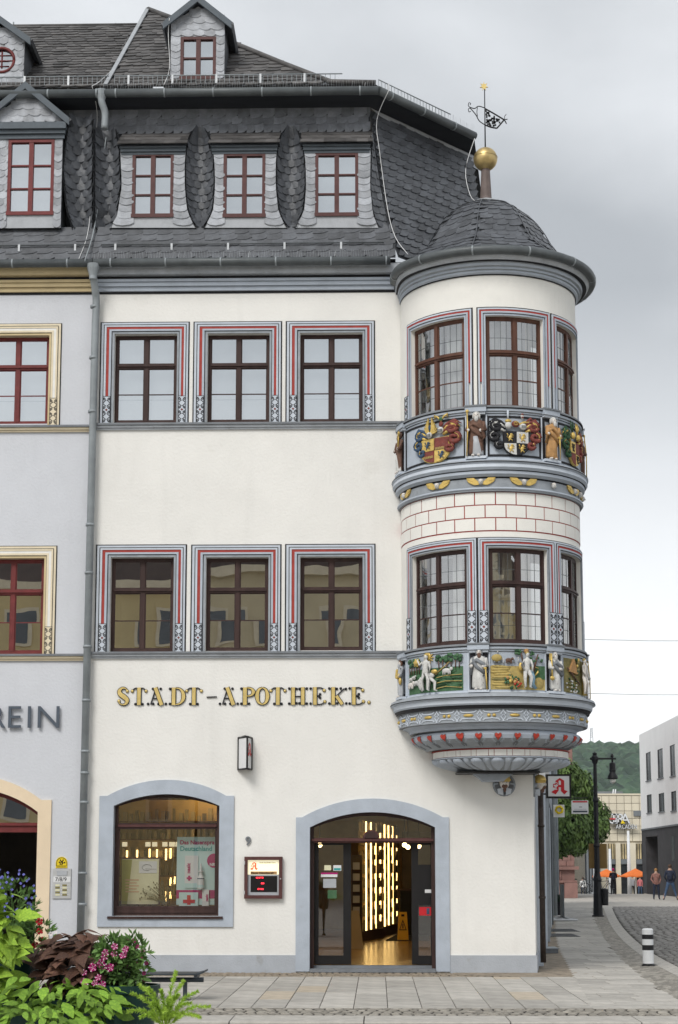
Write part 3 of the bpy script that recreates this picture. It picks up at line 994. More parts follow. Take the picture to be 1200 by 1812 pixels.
# rooms behind the panes
def room(par, x0, x1, z0, z1, y0, y1, m, name='room'):
    q = B()
    q.face([(x0, y1, z0), (x1, y1, z0), (x1, y1, z1), (x0, y1, z1)], m)
    q.face([(x0, y0, z0), (x0, y1, z0), (x0, y1, z1), (x0, y0, z1)], m); q.face([(x1, y0, z0), (x1, y1, z0), (x1, y1, z1), (x1, y0, z1)], m)
    q.face([(x0, y0, z0), (x1, y0, z0), (x1, y1, z0), (x0, y1, z0)], m); q.face([(x0, y0, z1), (x1, y0, z1), (x1, y1, z1), (x0, y1, z1)], m)
    return q.build(name, par, fix=False)
room(house, XL + .05, CX - 1.0, W_UP[0][2] - .6, W_UP[0][3] + .5, .262, 3.2, 'room_pale')
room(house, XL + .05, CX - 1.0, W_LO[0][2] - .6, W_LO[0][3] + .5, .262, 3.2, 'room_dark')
room(house, CX - .97, XC - .1, OZ['u_bot'] - .3, OZ['u_top'] + .3, .262, 2.6, 'room_pale')
room(house, CX - .97, XC - .1, OZ['l_bot'] - .3, OZ['l_top'] + .3, .262, 2.6, 'room_pale')

# ================================================================== round oriel
A0, A1 = R(-89.5), R(128)
ora = 54
WC = deg(-40.5, 14, 64)
WH = dict(zip(WC, deg(22, 19.2, 19)))
def eave_r(r, a):
    t = max(0.0, min(1.0, (a - R(-88)) / R(36)))
    return RB + (r - RB) * (.38 + .62 * t * t * (3 - 2 * t)) if r > RB else r
def lathe_part(name, prof, mats, n=ora, a0=A0, a1=A1, cx=0.0, rf=None):
    q = B(); q.lathe(prof, (CX + cx, 0), None, n, a0, a1, mats, rf)
    return q.build(name, house, fix=False)
def bay_storey(zlo, zhi, wz0, wz1, m):
    q = B()
    q.mbox(MB, A0, A1, wz1, zhi, -.15, 0, m, ora)
    if wz0 > zlo + .01: q.mbox(MB, A0, A1, zlo, wz0, -.15, 0, m, ora)
    edges = [A0] + sum([[c - WH[c], c + WH[c]] for c in WC], []) + [A1]
    for k in range(0, len(edges), 2):
        q.mbox(MB, edges[k], edges[k + 1], wz0, wz1, -.15, 0, m, max(2, int((edges[k + 1] - edges[k]) / R(5))))
    q.mbox(MB, A0, A1, wz0 - .12, wz0 - .10, -RB + .02, -.15, 'room_pale', 24)
    q.mbox(MB, A0, A1, wz1 + .12, wz1 + .14, -RB + .02, -.15, 'room_pale', 24)
    return q
q = bay_storey(OZ['led_u'] - .1, OZ['corn_bot'] + .25, OZ['u_bot'], OZ['u_top'], 'plaster_white'); q.build('oriel_upper_wall', house)
q = bay_storey(OZ['led_l'] - .1, OZ['blk0'], OZ['l_bot'], OZ['l_top'], 'plaster_white'); q.build('oriel_lower_wall', house)
B_UP = [(0, .03, .012, 'stone_blue'), (.03, .038, .014, 'paint_black'), (.038, .066, .03, 'stone_blue'), (.066, .098, .026, 'paint_red'),
        (.098, .122, .032, 'stone_blue_pale'), (.122, .144, .010, 'paint_black')]
for c in WC:
    HALF = WH[c]
    r = (c - HALF, c + HALF, OZ['u_bot'], OZ['u_top'])
    surround(MB, r, B_UP, house, 1 / RB, 8, panel=.44, sides=(-1,) if c < R(-30) else (), red=True, scale=1.0)
    timber_window(MB, r, 'wood_brown', 'glass_old', house, 1 / RB, 8, back=.07, leads=4, tr=.39, bar=.68)
    r = (c - HALF, c + HALF, OZ['l_bot'], OZ['l_top'])
    B_LO = [(a * .8, b * .8, d, m) for (a, b, d, m) in B_BLUE]
    surround(MB, r, B_BLUE, house, 1 / RB, 8, panel=.52, scale=.68)
    timber_window(MB, r, 'wood_dark', 'glass_old', house, 1 / RB, 8, back=.07, leads=3, tr=.37, bar=.68)
# curtains just inside the oriel glass
def curtain(a0, a1, z0, z1, m, amp=.03):
    q = B()
    rows = []
    n = max(6, int((a1 - a0) / R(1.2)))
    for z in (z0, z1):
        rows.append([MB(a0 + (a1 - a0) * k / n, z, -.34 + amp * math.sin(k * 1.35) + .012 * math.sin(k * 3.1)) for k in range(n + 1)])
    q.grid(rows, m, True)
    q.build('curtain', house, fix=False)
for (a, b, m) in ((-57, -46, 'curtain_white'), (-40, -26, 'curtain_white'), (-4, 11, 'curtain_white'), (19, 25, 'curtain_white'), (28, 33, 'curtain'), (48, 60, 'curtain_white')):
    curtain(R(a), R(b), OZ['u_bot'], OZ['u_top'], m)
for (a, b, m) in ((-36, -27, 'curtain_white'), (-24, -22, 'curtain'), (-4, 3, 'curtain_white'), (5, 13, 'curtain'), (16, 29, 'curtain'), (52, 67, 'curtain')):
    curtain(R(a), R(b), OZ['l_bot'], OZ['l_top'], m)

# cornice rings
z = OZ['corn_bot']; zt = OZ['g_bot']; h = zt - z
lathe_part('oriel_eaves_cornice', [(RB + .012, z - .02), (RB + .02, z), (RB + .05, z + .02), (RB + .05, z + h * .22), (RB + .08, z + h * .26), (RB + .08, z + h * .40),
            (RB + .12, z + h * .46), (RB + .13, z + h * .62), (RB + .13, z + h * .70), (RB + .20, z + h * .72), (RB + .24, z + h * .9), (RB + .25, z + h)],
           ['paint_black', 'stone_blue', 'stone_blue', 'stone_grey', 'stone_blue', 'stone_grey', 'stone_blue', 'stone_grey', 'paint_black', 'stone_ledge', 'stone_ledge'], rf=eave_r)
def ledge(zt, name):
    lathe_part(name, [(RB - .16, zt + .02), (RB + .085, zt), (RB + .095, zt - .02), (RB + .095, zt - .035), (RB + .07, zt - .05), (RB + .07, zt - .085), (RB + .045, zt - .10), (RB + .045, zt - .12), (RB + .0, zt - .13)],
               ['stone_grey_dark', 'stone_grey_dark', 'stone_grey_dark', 'paint_black', 'stone_blue', 'stone_grey', 'stone_blue', 'paint_black'])
    for c in deg(-11.5, 36, -74, 95):
        q = B()
        q.mbox(MB, c - R(6.2), c + R(6.2), zt - .10, zt - .02, .05, .115, 'stone_blue', 4)
        q.mbox(MB, c - R(6.4), c + R(6.4), zt - .018, zt + .008, .05, .13, 'stone_grey_dark', 4)
        q.mbox(MB, c - R(5.6), c + R(5.6), zt - .14, zt - .102, .03, .085, 'stone_blue_pale', 4)
        q.build('ledge_block', house)
ledge(OZ['led_u'], 'oriel_ledge'); ledge(OZ['led_l'], 'oriel_ledge')
# upper cornice below the coats of arms
z1, z0 = OZ['par_u0'], OZ['corn_u0']; h = z1 - z0
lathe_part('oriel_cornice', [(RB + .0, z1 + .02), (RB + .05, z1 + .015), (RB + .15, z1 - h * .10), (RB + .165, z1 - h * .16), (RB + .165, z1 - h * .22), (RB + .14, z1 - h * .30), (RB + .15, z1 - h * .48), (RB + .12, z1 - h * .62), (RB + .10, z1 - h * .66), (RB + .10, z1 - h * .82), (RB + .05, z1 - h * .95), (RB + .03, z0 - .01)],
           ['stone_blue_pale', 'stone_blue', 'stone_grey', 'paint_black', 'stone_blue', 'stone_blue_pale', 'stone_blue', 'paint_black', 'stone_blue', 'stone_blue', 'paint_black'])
zc0 = OZ['cher0']
lathe_part('cherub_frieze', [(RB + .03, z0 + .02), (RB + .03, zc0 + .06), (RB + .07, zc0 + .055), (RB + .075, zc0 + .03), (RB + .05, zc0 + .015), (RB + .05, zc0 - .005), (RB + .01, zc0 - .012), (RB - .01, zc0 - .03)],
           ['stone_grey', 'stone_grey_dark', 'stone_blue', 'stone_blue', 'stone_grey', 'stone_grey_dark', 'paint_red'])
frieze_z = (z0 + zc0 + .06) / 2
def cherub(c, par, wings=True):
    q = B()
    M2 = lambda u, z, d: MB(c + u / RB, z, d)
    zc = frieze_z
    q.mball(M2, 0, zc + .004, .06, (.038, .047, .045), 'relief_white')
    q.mball(M2, 0, zc + .03, .062, (.042, .028, .035), 'relief_skin')
    q.mball(M2, -.013, zc + .006, .10, (.007, .006, .006), 'stone_grey_dark', 6, 4); q.mball(M2, .013, zc + .006, .10, (.007, .006, .006), 'stone_grey_dark', 6, 4)
    q.mball(M2, 0, zc - .006, .106, (.007, .012, .008), 'relief_white', 6, 4)
    if wings:
        for s in (-1, 1):
            for k in range(6):
                a = R(40 - 15 * k)
                L = .215 - .016 * k
                p0 = (s * .03, zc - .005 - .004 * k)
                p1 = (s * (.03 + L * .55 * math.cos(a)), zc + L * .42 * math.sin(a) + .006)
                p2 = (s * (.03 + L * math.cos(a * .6)), zc + L * .40 * math.sin(a) + .020)
                q.ribbon(M2, [p0, p1, p2], [.02, .034, .012], .03, .052 + .006 * (k % 2), 'gold_matt')
    q.build('cherub', par)
frieze = [o for o in house.children if o.name.startswith('cherub_frieze')][0]
for a in (-70, -37, -9, 17, 60, 82): cherub(R(a), frieze)
for a in (38, 70): cherub(R(a), frieze, False)
# painted block courses: each block proud of its red joint
lathe_part('oriel_joints', [(RB + .002, OZ['blk0'] - .01), (RB + .002, OZ['cher0'])], ['paint_red'])
bj = [o for o in house.children if o.name.startswith('oriel_joints')][0]
hb = (OZ['cher0'] - .012 - OZ['blk0']) / 3
for k in range(3):
    a = R(-90 + (6.4 if k % 2 else 0))
    while a < R(112):
        b = a + R(12.8)
        q = B()
        q.mbox(MB, max(a, A0) + .006, b - .006, OZ['blk0'] + hb * k + .009, OZ['blk0'] + hb * (k + 1) - .009, .003, .011, 'plaster_white', 3)
        q.build('painted_block', bj)
        a = b
# lower cornice and the corbel below it
z1 = OZ['par_l0']; z0 = OZ['corn_l0']; h = z1 - z0
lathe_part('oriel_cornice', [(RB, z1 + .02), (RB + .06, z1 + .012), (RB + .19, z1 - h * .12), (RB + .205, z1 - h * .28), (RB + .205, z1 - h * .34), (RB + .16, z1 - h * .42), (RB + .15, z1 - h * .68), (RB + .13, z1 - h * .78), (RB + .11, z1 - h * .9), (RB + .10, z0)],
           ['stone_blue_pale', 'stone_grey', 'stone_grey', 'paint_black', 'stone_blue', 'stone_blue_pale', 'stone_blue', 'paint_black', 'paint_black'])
zg = zb(1277, .06)
strap = lathe_part('strapwork_frieze', [(RB + .06, z0 + .01), (RB + .06, zg)], ['stone_grey'])
n_s = 15
for k in range(n_s):
    c = R(-86 + 13.6 * k)
    M2 = lambda u, z, d, c=c: MB(c + u / RB, z, d)
    zc = (z0 + zg) / 2; hh = (z0 - zg) * .5
    q = B()
    for s in (-1, 1):
        q.ribbon(M2, [(s * .19, zc - hh * .9), (s * .14, zc - hh * .2), (s * .17, zc), (s * .14, zc + hh * .2), (s * .19, zc + hh * .9)], .014, .058, .07, 'stone_blue_pale')
        q.ribbon(M2, [(-.13, zc + s * hh * .78), (-.10, zc + s * hh * .5), (0, zc + s * hh * .42), (.10, zc + s * hh * .5), (.13, zc + s * hh * .78)], .016, .058, .072, 'stone_blue_pale')
    if k % 2:
        q.mball(M2, 0, zc, .06, (.085, .026, .03), 'gold_matt')
    else:
        q.mball(M2, -.04, zc, .06, (.03, .027, .03), 'gold_matt'); q.mball(M2, .04, zc, .06, (.03, .027, .03), 'gold_matt')
    q.build('strapwork_motif', strap)
zh1, zh0 = zb(1290, -.06), zb(1321, -.12)
zs0 = zb(1338, -.22); ze0 = zb(1361, -.45)
lathe_part('corbel_cove', [(RB + .06, zg), (RB + .0, zg - .01), (RB - .06, zg - .035), (RB - .10, (zg + zh1) / 2), (RB - .12, zh1 + .01), (RB - .13, zh1)],
           ['stone_grey_dark', 'stone_blue', 'stone_blue', 'stone_blue', 'stone_grey_dark'])
hh = zh1 - zh0
heart_prof = [(RB - .16, zh1), (RB - .11, zh1 - hh * .10), (RB - .085, zh1 - hh * .28), (RB - .11, zh1 - hh * .50), (RB - .19, zh1 - hh * .70), (RB - .29, zh1 - hh * .85), (RB - .36, zh0)]
torus = lathe_part('heart_moulding', heart_prof, ['stone_blue', 'stone_blue', 'stone_blue', 'stone_grey', 'stone_grey', 'stone_grey'], cx=.05)
hp = [(0, -.062), (.035, -.022), (.052, .014), (.045, .038), (.026, .046), (.008, .036), (0, .024), (-.008, .036), (-.026, .046), (-.045, .038), (-.052, .014), (-.035, -.022)]
def torus_r(z): return interp([(zz, rr) for rr, zz in reversed(heart_prof)], z)
for k in range(15):
    c = R(-78 + 12.6 * k)
    sc_ = 1.25 if k == 4 else random.uniform(.9, 1.06)
    zc = zh1 - hh * .38
    MH = lambda u, z, d, c=c: MB(c + u / (RB - .1), z, torus_r(z) - RB + d) + Vector((.05, 0, 0))
    q = B()
    q.prism(MH, [(u * 1.15 * sc_, zc + v * 1.2 * sc_) for u, v in hp], -.005, .013, 'stone_grey_dark')
    q.prism(MH, [(u * sc_, zc + v * sc_) for u, v in hp], -.005, .022, 'heart_red')
    for s in (-1, 1):
        for j in range(3):
            q.ribbon(MH, [(s * .06, zc + .05 - .02 * j), (s * (.075 + .012 * j), zc - .01 - .02 * j), (s * (.07 - .02 * j), zc - .09)], [.012, .016, .006], -.004, .008, 'stone_blue')
        q.ribbon(MH, [(s * .008, zc - .085), (s * .03, zc - .11), (s * .02, zc - .14)], [.02, .04, .008], -.004, .014, 'stone_grey_dark')
    q.build('heart_motif', torus)
rs = RB - .39
CS = .12
lathe_part('corbel_block_strip', [(rs + .03, zh0), (rs + .035, zh0 - .012), (rs + .004, zh0 - .02), (rs + .004, zs0 + .02), (rs + .03, zs0 + .014), (rs + .03, zs0)], ['paint_red', 'paint_red', 'paint_red', 'stone_blue', 'stone_blue'], cx=CS)
bs = [o for o in house.children if o.name.startswith('corbel_block_strip')][0]
MR = lambda u, z, d: Vector((CX + CS + (rs + d) * math.sin(u), -(rs + d) * math.cos(u), z))
a = R(-84); k = 0
while a < R(100):
    b = a + R((10.4, 4.6)[k % 2]); k += 1
    q = B(); q.mbox(MR, a + .004, b - .004, zs0 + .024, zh0 - .024, .005, .014, 'plaster_white', 2); q.build('painted_block', bs)
    a = b
# egg-shaped gadroons round the foot
egg = lathe_part('corbel_foot', [(rs + .03, zs0), (rs - .02, zs0 - .02), (rs - .06, zs0 - (zs0 - ze0) * .4), (rs - .30, ze0 + .03), (rs - .46, ze0), (.25, ze0 - .004)], ['stone_blue', 'stone_blue', 'stone_grey', 'stone_grey', 'paint_black'], cx=CS)
he = zs0 - ze0
for k in range(22):
    c = R(-80 + 9.2 * k)
    q = B()
    wd = .115 if k % 2 == 0 else .055
    rows = []
    for j in range(7):
        t = j / 6
        zz = zs0 - .012 - he * .92 * t
        rr = rs + .03 - .03 * t - .40 * t ** 2.2
        ww = wd * (math.sin(math.pi * min(1, .12 + .85 * t)) ** .6 if k % 2 == 0 else (1 - .25 * t))
        dp = .075 if k % 2 == 0 else .04
        rows.append([Vector((CX + CS + (rr + dp * math.sin(math.pi * i / 6) ** .7 * math.sin(math.pi * min(.98, .1 + .8 * t)) ** .5 - .03) * math.sin(c + ww * (i / 3 - 1) / rs),
                             -(rr + dp * math.sin(math.pi * i / 6) ** .7 * math.sin(math.pi * min(.98, .1 + .8 * t)) ** .5 - .03) * math.cos(c + ww * (i / 3 - 1) / rs), zz)) for i in range(7)])
    q.grid(rows, 'stone_blue', True)
    q.build('gadroon', egg, fix=False)
q = B()
xb0, xb1 = fx(806, 1365), XC + .06
q.box((xb0, -.62, ze0 - .035), (xb1, .0, ze0 - .006), 'iron_black')
q.build('corbel_plate', house)
q = B()
cxp = fx(871, 1372); zz = ze0 - .036
q.prism(F, [(cxp - .33, zz), (cxp + .33, zz), (cxp + .22, zz - .07), (cxp + .17, zz - .12), (cxp - .17, zz - .12), (cxp - .22, zz - .07)], .0, .3, 'stone_blue')
q.build('corbel_bracket', house)
# helmeted heads under the oriel
def knight(M, u, z, par):
    q = B()
    M2 = lambda a, b, d: M(u + a, z + b, d)
    q.prism(M2, [(.19 * math.cos(2 * math.pi * k / 20), .19 * math.sin(2 * math.pi * k / 20)) for k in range(20)], .001, .03, 'stone_grey')
    q.prism(M2, [(.16 * math.cos(2 * math.pi * k / 20), .16 * math.sin(2 * math.pi * k / 20)) for k in range(20)], .03, .036, 'stone_grey_dark')
    q.mball(M2, 0, .03, .10, (.082, .105, .10), 'relief_skin', 12, 8)
    q.mball(M2, 0, .09, .10, (.098, .095, .115), 'gold_matt', 12, 8)
    q.mtube(M2, [(0, .16, .08), (.012, .205, .09), (0, .235, .07)], [.03, .02, .004], 'gold_matt', 6)
    q.ribbon(M2, [(-.10, .075), (0, .062), (.10, .075)], .022, .02, .205, 'gold_matt')
    q.mball(M2, 0, -.03, .17, (.05, .04, .045), 'relief_brown', 8, 6)
    q.mball(M2, 0, -.075, .15, (.028, .05, .035), 'relief_brown', 8, 6)
    q.mball(M2, 0, .018, .20, (.016, .03, .022), 'relief_skin', 6, 5)
    for s in (-1, 1):
        q.mball(M2, s * .033, .035, .185, (.016, .011, .012), 'relief_white', 6, 4)
        q.mball(M2, s * .033, .035, .196, (.006, .007, .005), 'paint_black', 5, 4)
        q.prism(M2, [(s * .03, -.05), (s * .12, -.07), (s * .10, -.15), (s * .02, -.17)], .03, .11, 'stone_blue_pale')
        q.ribbon(M2, [(s * .10, .02), (s * .16, .01), (s * .175, -.03)], .022, .03, .06, 'stone_blue')
    q.build('helmeted_head', par)
knight(F, fx(892, 1388), fz(1389, 892), house)
knight(MS, .22, fz(1389, 892), house)
# ------------------------------------------------------------------ parapet reliefs
def panel_frame(q, a0, a1, z0, z1, wd=.022, m='paint_black', d=.036):
    q.mbox(MB, a0, a1, z0, z0 + wd, .02, d, m, 8); q.mbox(MB, a0, a1, z1 - wd, z1, .02, d, m, 8)
    q.mbox(MB, a0, a0 + wd / RB, z0 + wd, z1 - wd, .02, d, m); q.mbox(MB, a1 - wd / RB, a1, z0 + wd, z1 - wd, .02, d, m)
PIERS, BAYS = deg(-76, -11.5, 36, 95), deg(-43.5, 12.3, 65)
PHW = deg(25.5, 17.2, 22)
def parapet(name, z0, z1, frames=True):
    par = lathe_part(name, [(RB + .05, z0 + .015), (RB + .025, z0 + .03), (RB + .025, z1)], ['stone_blue_pale', 'stone_blue'])
    q = B()
    for c in PIERS: panel_frame(q, c - R(5.4), c + R(5.4), z0 + .05, z1 - .03, .045)
    if frames:
        for c, w_ in zip(BAYS, PHW): panel_frame(q, c - w_, c + w_, z0 + .05, z1 - .04, .034)
    q.build('painted_panel_frame', par)
    for c in PIERS:
        q = B(); q.mbox(MB, c - R(6), c + R(6), z0 + .005, z0 + .045, .03, .13, 'stone_blue_pale', 4); q.build('figure_plinth', par)
        for s in (-1, 1):
            q = B(); q.mbox(MB, c + s * R(6.3) - .006, c + s * R(6.3) + .006, z0 + .046, z1 - .02, .024, .05, 'stone_blue_pale'); q.build('pilaster_strip', par)
    return par
PU = parapet('heraldic_parapet', OZ['par_u0'], OZ['led_u'] - .12)
PL = parapet('story_parapet', OZ['par_l0'], OZ['led_l'] - .12, False)
def loft(q, M, secs, mat, n=14, folds=0, amp=0.0, top=True):
    rows = []
    for (u, z, hw, dp, d0) in secs:
        row = []
        for k in range(n):
            a = 2 * math.pi * k / n
            f = 1 + amp * math.cos(folds * a) if folds else 1
            row.append(M(u + hw * f * math.cos(a), z, d0 + dp * f * math.sin(a)))
        rows.append(row)
    i = len(q.v)
    q.grid(rows, mat, True, True)
    q.f.append(tuple(range(i, i + n))); q.m.append(mat); q.sm.append(False)
    e = i + n * (len(rows) - 1)
    q.f.append(tuple(range(e, e + n))); q.m.append(mat); q.sm.append(False)
def saint(par, c, z0, h, robe, under, turn=0.0, attr='staff', cloak=None, hair='relief_white', beard='relief_white', attr_m='gold_matt'):
    """robed, bearded standing figure in half relief, one mesh with painted fields"""
    k = h / .60
    M2 = lambda u, z, d: MB(c + u * k / RB, z0 + z * k, .035 + d * k * .8)
    q = B()
    loft(q, M2, [(0, .025, .085, .05, .05), (0, .05, .092, .058, .05), (0, .2, .085, .06, .055), (.004 + turn * .02, .32, .078, .058, .055), (turn * .02, .40, .088, .055, .05), (turn * .02, .455, .095, .05, .045), (turn * .02, .485, .06, .04, .045), (turn * .02, .50, .03, .03, .05)], robe, 16, 7, .06)
    loft(q, M2, [(.02, .012, .07, .05, .06), (.015, .03, .075, .056, .06), (.01, .16, .055, .062, .06), (0, .26, .04, .062, .06)], under, 14, 6, .10)
    for s in (-1, 1):                                                        # feet, arms, hands
        q.mball(M2, s * .034, .012, .085, (.024, .016, .05), 'relief_skin')
        sh = (turn * .02 + s * .085, .455, .06)
        el = (turn * .02 + s * .108, .345, .085)
        hd = (turn * .05 + s * .05, .335, .125) if not (attr and s == -1) else (-.085, .345, .12)
        q.mtube(M2, [sh, el, ((el[0] + hd[0]) / 2, (el[1] + hd[1]) / 2 - .008, .11), hd], [.036, .038, .032, .022], robe, 8)
        q.mball(M2, *hd, (.02, .022, .018), 'relief_skin')
    if cloak:
        q.mtube(M2, [(-.10, .22, .07), (-.085, .38, .09), (-.02, .43, .11), (.07, .37, .11), (.105, .25, .085), (.06, .19, .10)], [.022, .03, .034, .034, .03, .012], cloak, 8)
        q.mtube(M2, [(-.09, .46, .06), (-.02, .33, .125), (.08, .24, .10)], [.03, .03, .026], cloak, 8)
    hx = turn * .03
    q.mball(M2, hx, .545, .055, (.038, .05, .05), 'relief_skin', 10, 8)
    q.mball(M2, hx, .566, .045, (.045, .04, .052), hair, 10, 8)
    q.mball(M2, hx + turn * .008, .50, .09, (.027, .045, .026), beard, 8, 6)
    q.mball(M2, hx + turn * .01, .54, .108, (.008, .016, .01), 'relief_skin', 6, 4)
    for s in (-1, 1):
        q.mball(M2, hx + s * .015 + turn * .008, .553, .098, (.007, .005, .006), 'paint_black', 5, 4)
        q.mball(M2, hx + s * .04, .54, .045, (.012, .045, .03), hair, 6, 5)
    if attr == 'staff':
        q.mtube(M2, [(-.105, .0, .12), (-.09, .34, .125), (-.10, .60, .09)], .011, attr_m, 6)
        q.mball(M2, -.10, .605, .09, (.022, .022, .02), attr_m)
    elif attr == 'cane':
        q.mtube(M2, [(.115, .0, .12), (.10, .30, .13)], .012, attr_m, 6)
        q.mball(M2, .095, .305, .13, (.026, .014, .02), attr_m)
    elif attr == 'sword':
        q.mtube(M2, [(.10, .01, .12), (.085, .33, .13)], [.006, .013], attr_m, 6)
        q.mtube(M2, [(.045, .30, .13), (.125, .31, .13)], .01, attr_m, 6)
    elif attr == 'key':
        q.mtube(M2, [(-.10, .20, .12), (-.10, .56, .10)], .014, attr_m, 6)
        q.mbox(M2, -.135, -.112, .46, .56, .095, .115, attr_m); q.mball(M2, -.10, .19, .12, (.04, .035, .02), attr_m)
    elif attr == 'crook':
        q.mtube(M2, [(.09, .34, .11), (.085, .50, .10), (.07, .56, .10), (.09, .585, .10), (.115, .56, .10), (.105, .52, .10)], .014, attr_m, 6)
    elif attr == 'sack':
        q.mtube(M2, [(-.08, .45, .10), (-.04, .32, .13), (.05, .30, .135), (.10, .36, .11)], .024, attr_m, 8)
        q.mball(M2, .085, .25, .10, (.035, .06, .035), attr_m)
    return q.build('relief_figure', par)
zu0, zl0 = OZ['par_u0'] + .045, OZ['par_l0'] + .045
hu, hl = OZ['led_u'] - .12 - zu0, OZ['led_l'] - .12 - zl0
saint(PU, PIERS[0], zu0, hu * .98, 'relief_brown', 'relief_white', 1, 'crook', None, 'relief_brown', 'relief_brown')
saint(PU, PIERS[1], zu0, hu * 1.03, 'relief_brown', 'plastic_grey', .3, 'staff', 'relief_brown')
saint(PU, PIERS[2], zu0, hu * 1.0, 'relief_tan', 'relief_tan', 1, 'sword', 'relief_tan')
saint(PU, PIERS[3], zu0, hu * 1.0, 'relief_brown', 'relief_white', 0, 'staff')
saint(PL, PIERS[0], zl0, hl * 1.0, 'plastic_grey', 'plastic_grey', 0, 'sack', None, 'relief_brown', 'plastic_grey')
saint(PL, PIERS[1], zl0, hl * 1.06, 'relief_white', 'relief_white', .3, 'cane', 'stone_grey_dark', 'stone_grey_dark', 'relief_brown')
saint(PL, PIERS[2], zl0, hl * 1.03, 'relief_white', 'relief_white', -.3, 'key', 'stone_grey_dark', 'relief_white', 'relief_white')
saint(PL, PIERS[3], zl0, hl * 1.0, 'relief_white', 'relief_white', 0, 'staff')
def lion(q, M, u, z, s, m, d):
    """rampant beast on a shield field"""
    q.mball(M, u, z, d, (.024 * s, .04 * s, .012), m, 8, 6, R(-20))
    q.mball(M, u + .014 * s, z + .045 * s, d + .002, (.02 * s, .02 * s, .013), m, 8, 5)
    q.mtube(M, [(u + .01 * s, z + .02 * s, d), (u + .045 * s, z + .035 * s, d)], .006 * s, m, 5)
    q.mtube(M, [(u + .01 * s, z, d), (u + .045 * s, z + .002 * s, d)], .006 * s, m, 5)
    q.mtube(M, [(u - .005 * s, z - .03 * s, d), (u + .03 * s, z - .05 * s, d), (u + .025 * s, z - .068 * s, d)], .008 * s, m, 5)
    q.mtube(M, [(u - .01 * s, z - .03 * s, d), (u - .018 * s, z - .068 * s, d)], .009 * s, m, 5)
    q.mtube(M, [(u - .02 * s, z - .02 * s, d), (u - .045 * s, z + .005 * s, d), (u - .03 * s, z + .035 * s, d), (u - .042 * s, z + .06 * s, d)], [.005 * s, .006 * s, .006 * s, .012 * s], m, 5)
def mantling(q, M, s, x0, z0, m, trim, sc=1.0):
    """leafy curls of a helmet cloth, stacked down one side of the shield"""
    X = lambda v: x0 + s * v * sc
    for (cx_, cz_, r0, a0) in ((.10, .15, .085, 100), (.125, .0, .085, 80), (.07, -.13, .06, 60)):
        for t, (w_, mm, dd) in enumerate(((.030, m, .085), (.012, trim, .098), (.020, m, .075))):
            rr = r0 * (1, .80, .62)[t]
            pts = [(X(cx_ + (rr - rr * .75 * k / 12) * math.cos(R(a0 + (430 * k / 12) * -1))), z0 + sc * (cz_ + (rr - rr * .75 * k / 12) * math.sin(R(a0 - 430 * k / 12)))) for k in range(13)]
            q.tube([M(p[0], p[1], dd) for p in pts], [w_ * sc * (.5 + .6 * math.sin(math.pi * (k + 2) / 15)) for k in range(13)], mm, 6)
    for k in range(4):
        q.mtube(M, [(X(.0), z0 + sc * (.16 - .03 * k), .07), (X(.05), z0 + sc * (.21 - .035 * k), .08), (X(.13 + .03 * (k % 2)), z0 + sc * (.26 - .05 * k), .075), (X(.21 - .015 * k), z0 + sc * (.20 - .05 * k), .06)], [.02 * sc, .026 * sc, .022 * sc, .006], m if k % 2 == 0 else trim, 6)
def shield_pts(w_, h_, n=8):
    pts = [(-w_, h_), (w_, h_)]
    for k in range(n + 1):
        a = math.pi * k / n
        pts.append((w_ * math.cos(a), -h_ * .15 - h_ * .85 * math.sin(a)))
    return pts
def quartered(q, M, w_, h_, cols, gold='gold_matt'):
    q.prism(M, [(u * 1.09, v * 1.06) for u, v in shield_pts(w_, h_)], .03, .085, gold)
    top, bot = h_, -h_
    for i in (0, 1):
        for j in (0, 1):
            m = cols[j * 2 + i]
            xa, xb_ = (-w_, -.004) if i == 0 else (.004, w_)
            if j == 0: pts = [(xa, .004), (xb_, .004), (xb_, h_), (xa, h_)]
            else:
                low = [(w_ * math.cos(math.pi * k / 12), -h_ * .15 - h_ * .85 * math.sin(math.pi * k / 12)) for k in range(13)]
                half = [p for p in low if (p[0] <= .001 if i == 0 else p[0] >= -.001)]
                pts = ([(xa, -.004), (xb_, -.004)] + half) if i == 0 else ([(xa, -.004), (xb_, -.004)] + half)
            q.prism(M, pts, .08, .094, m)
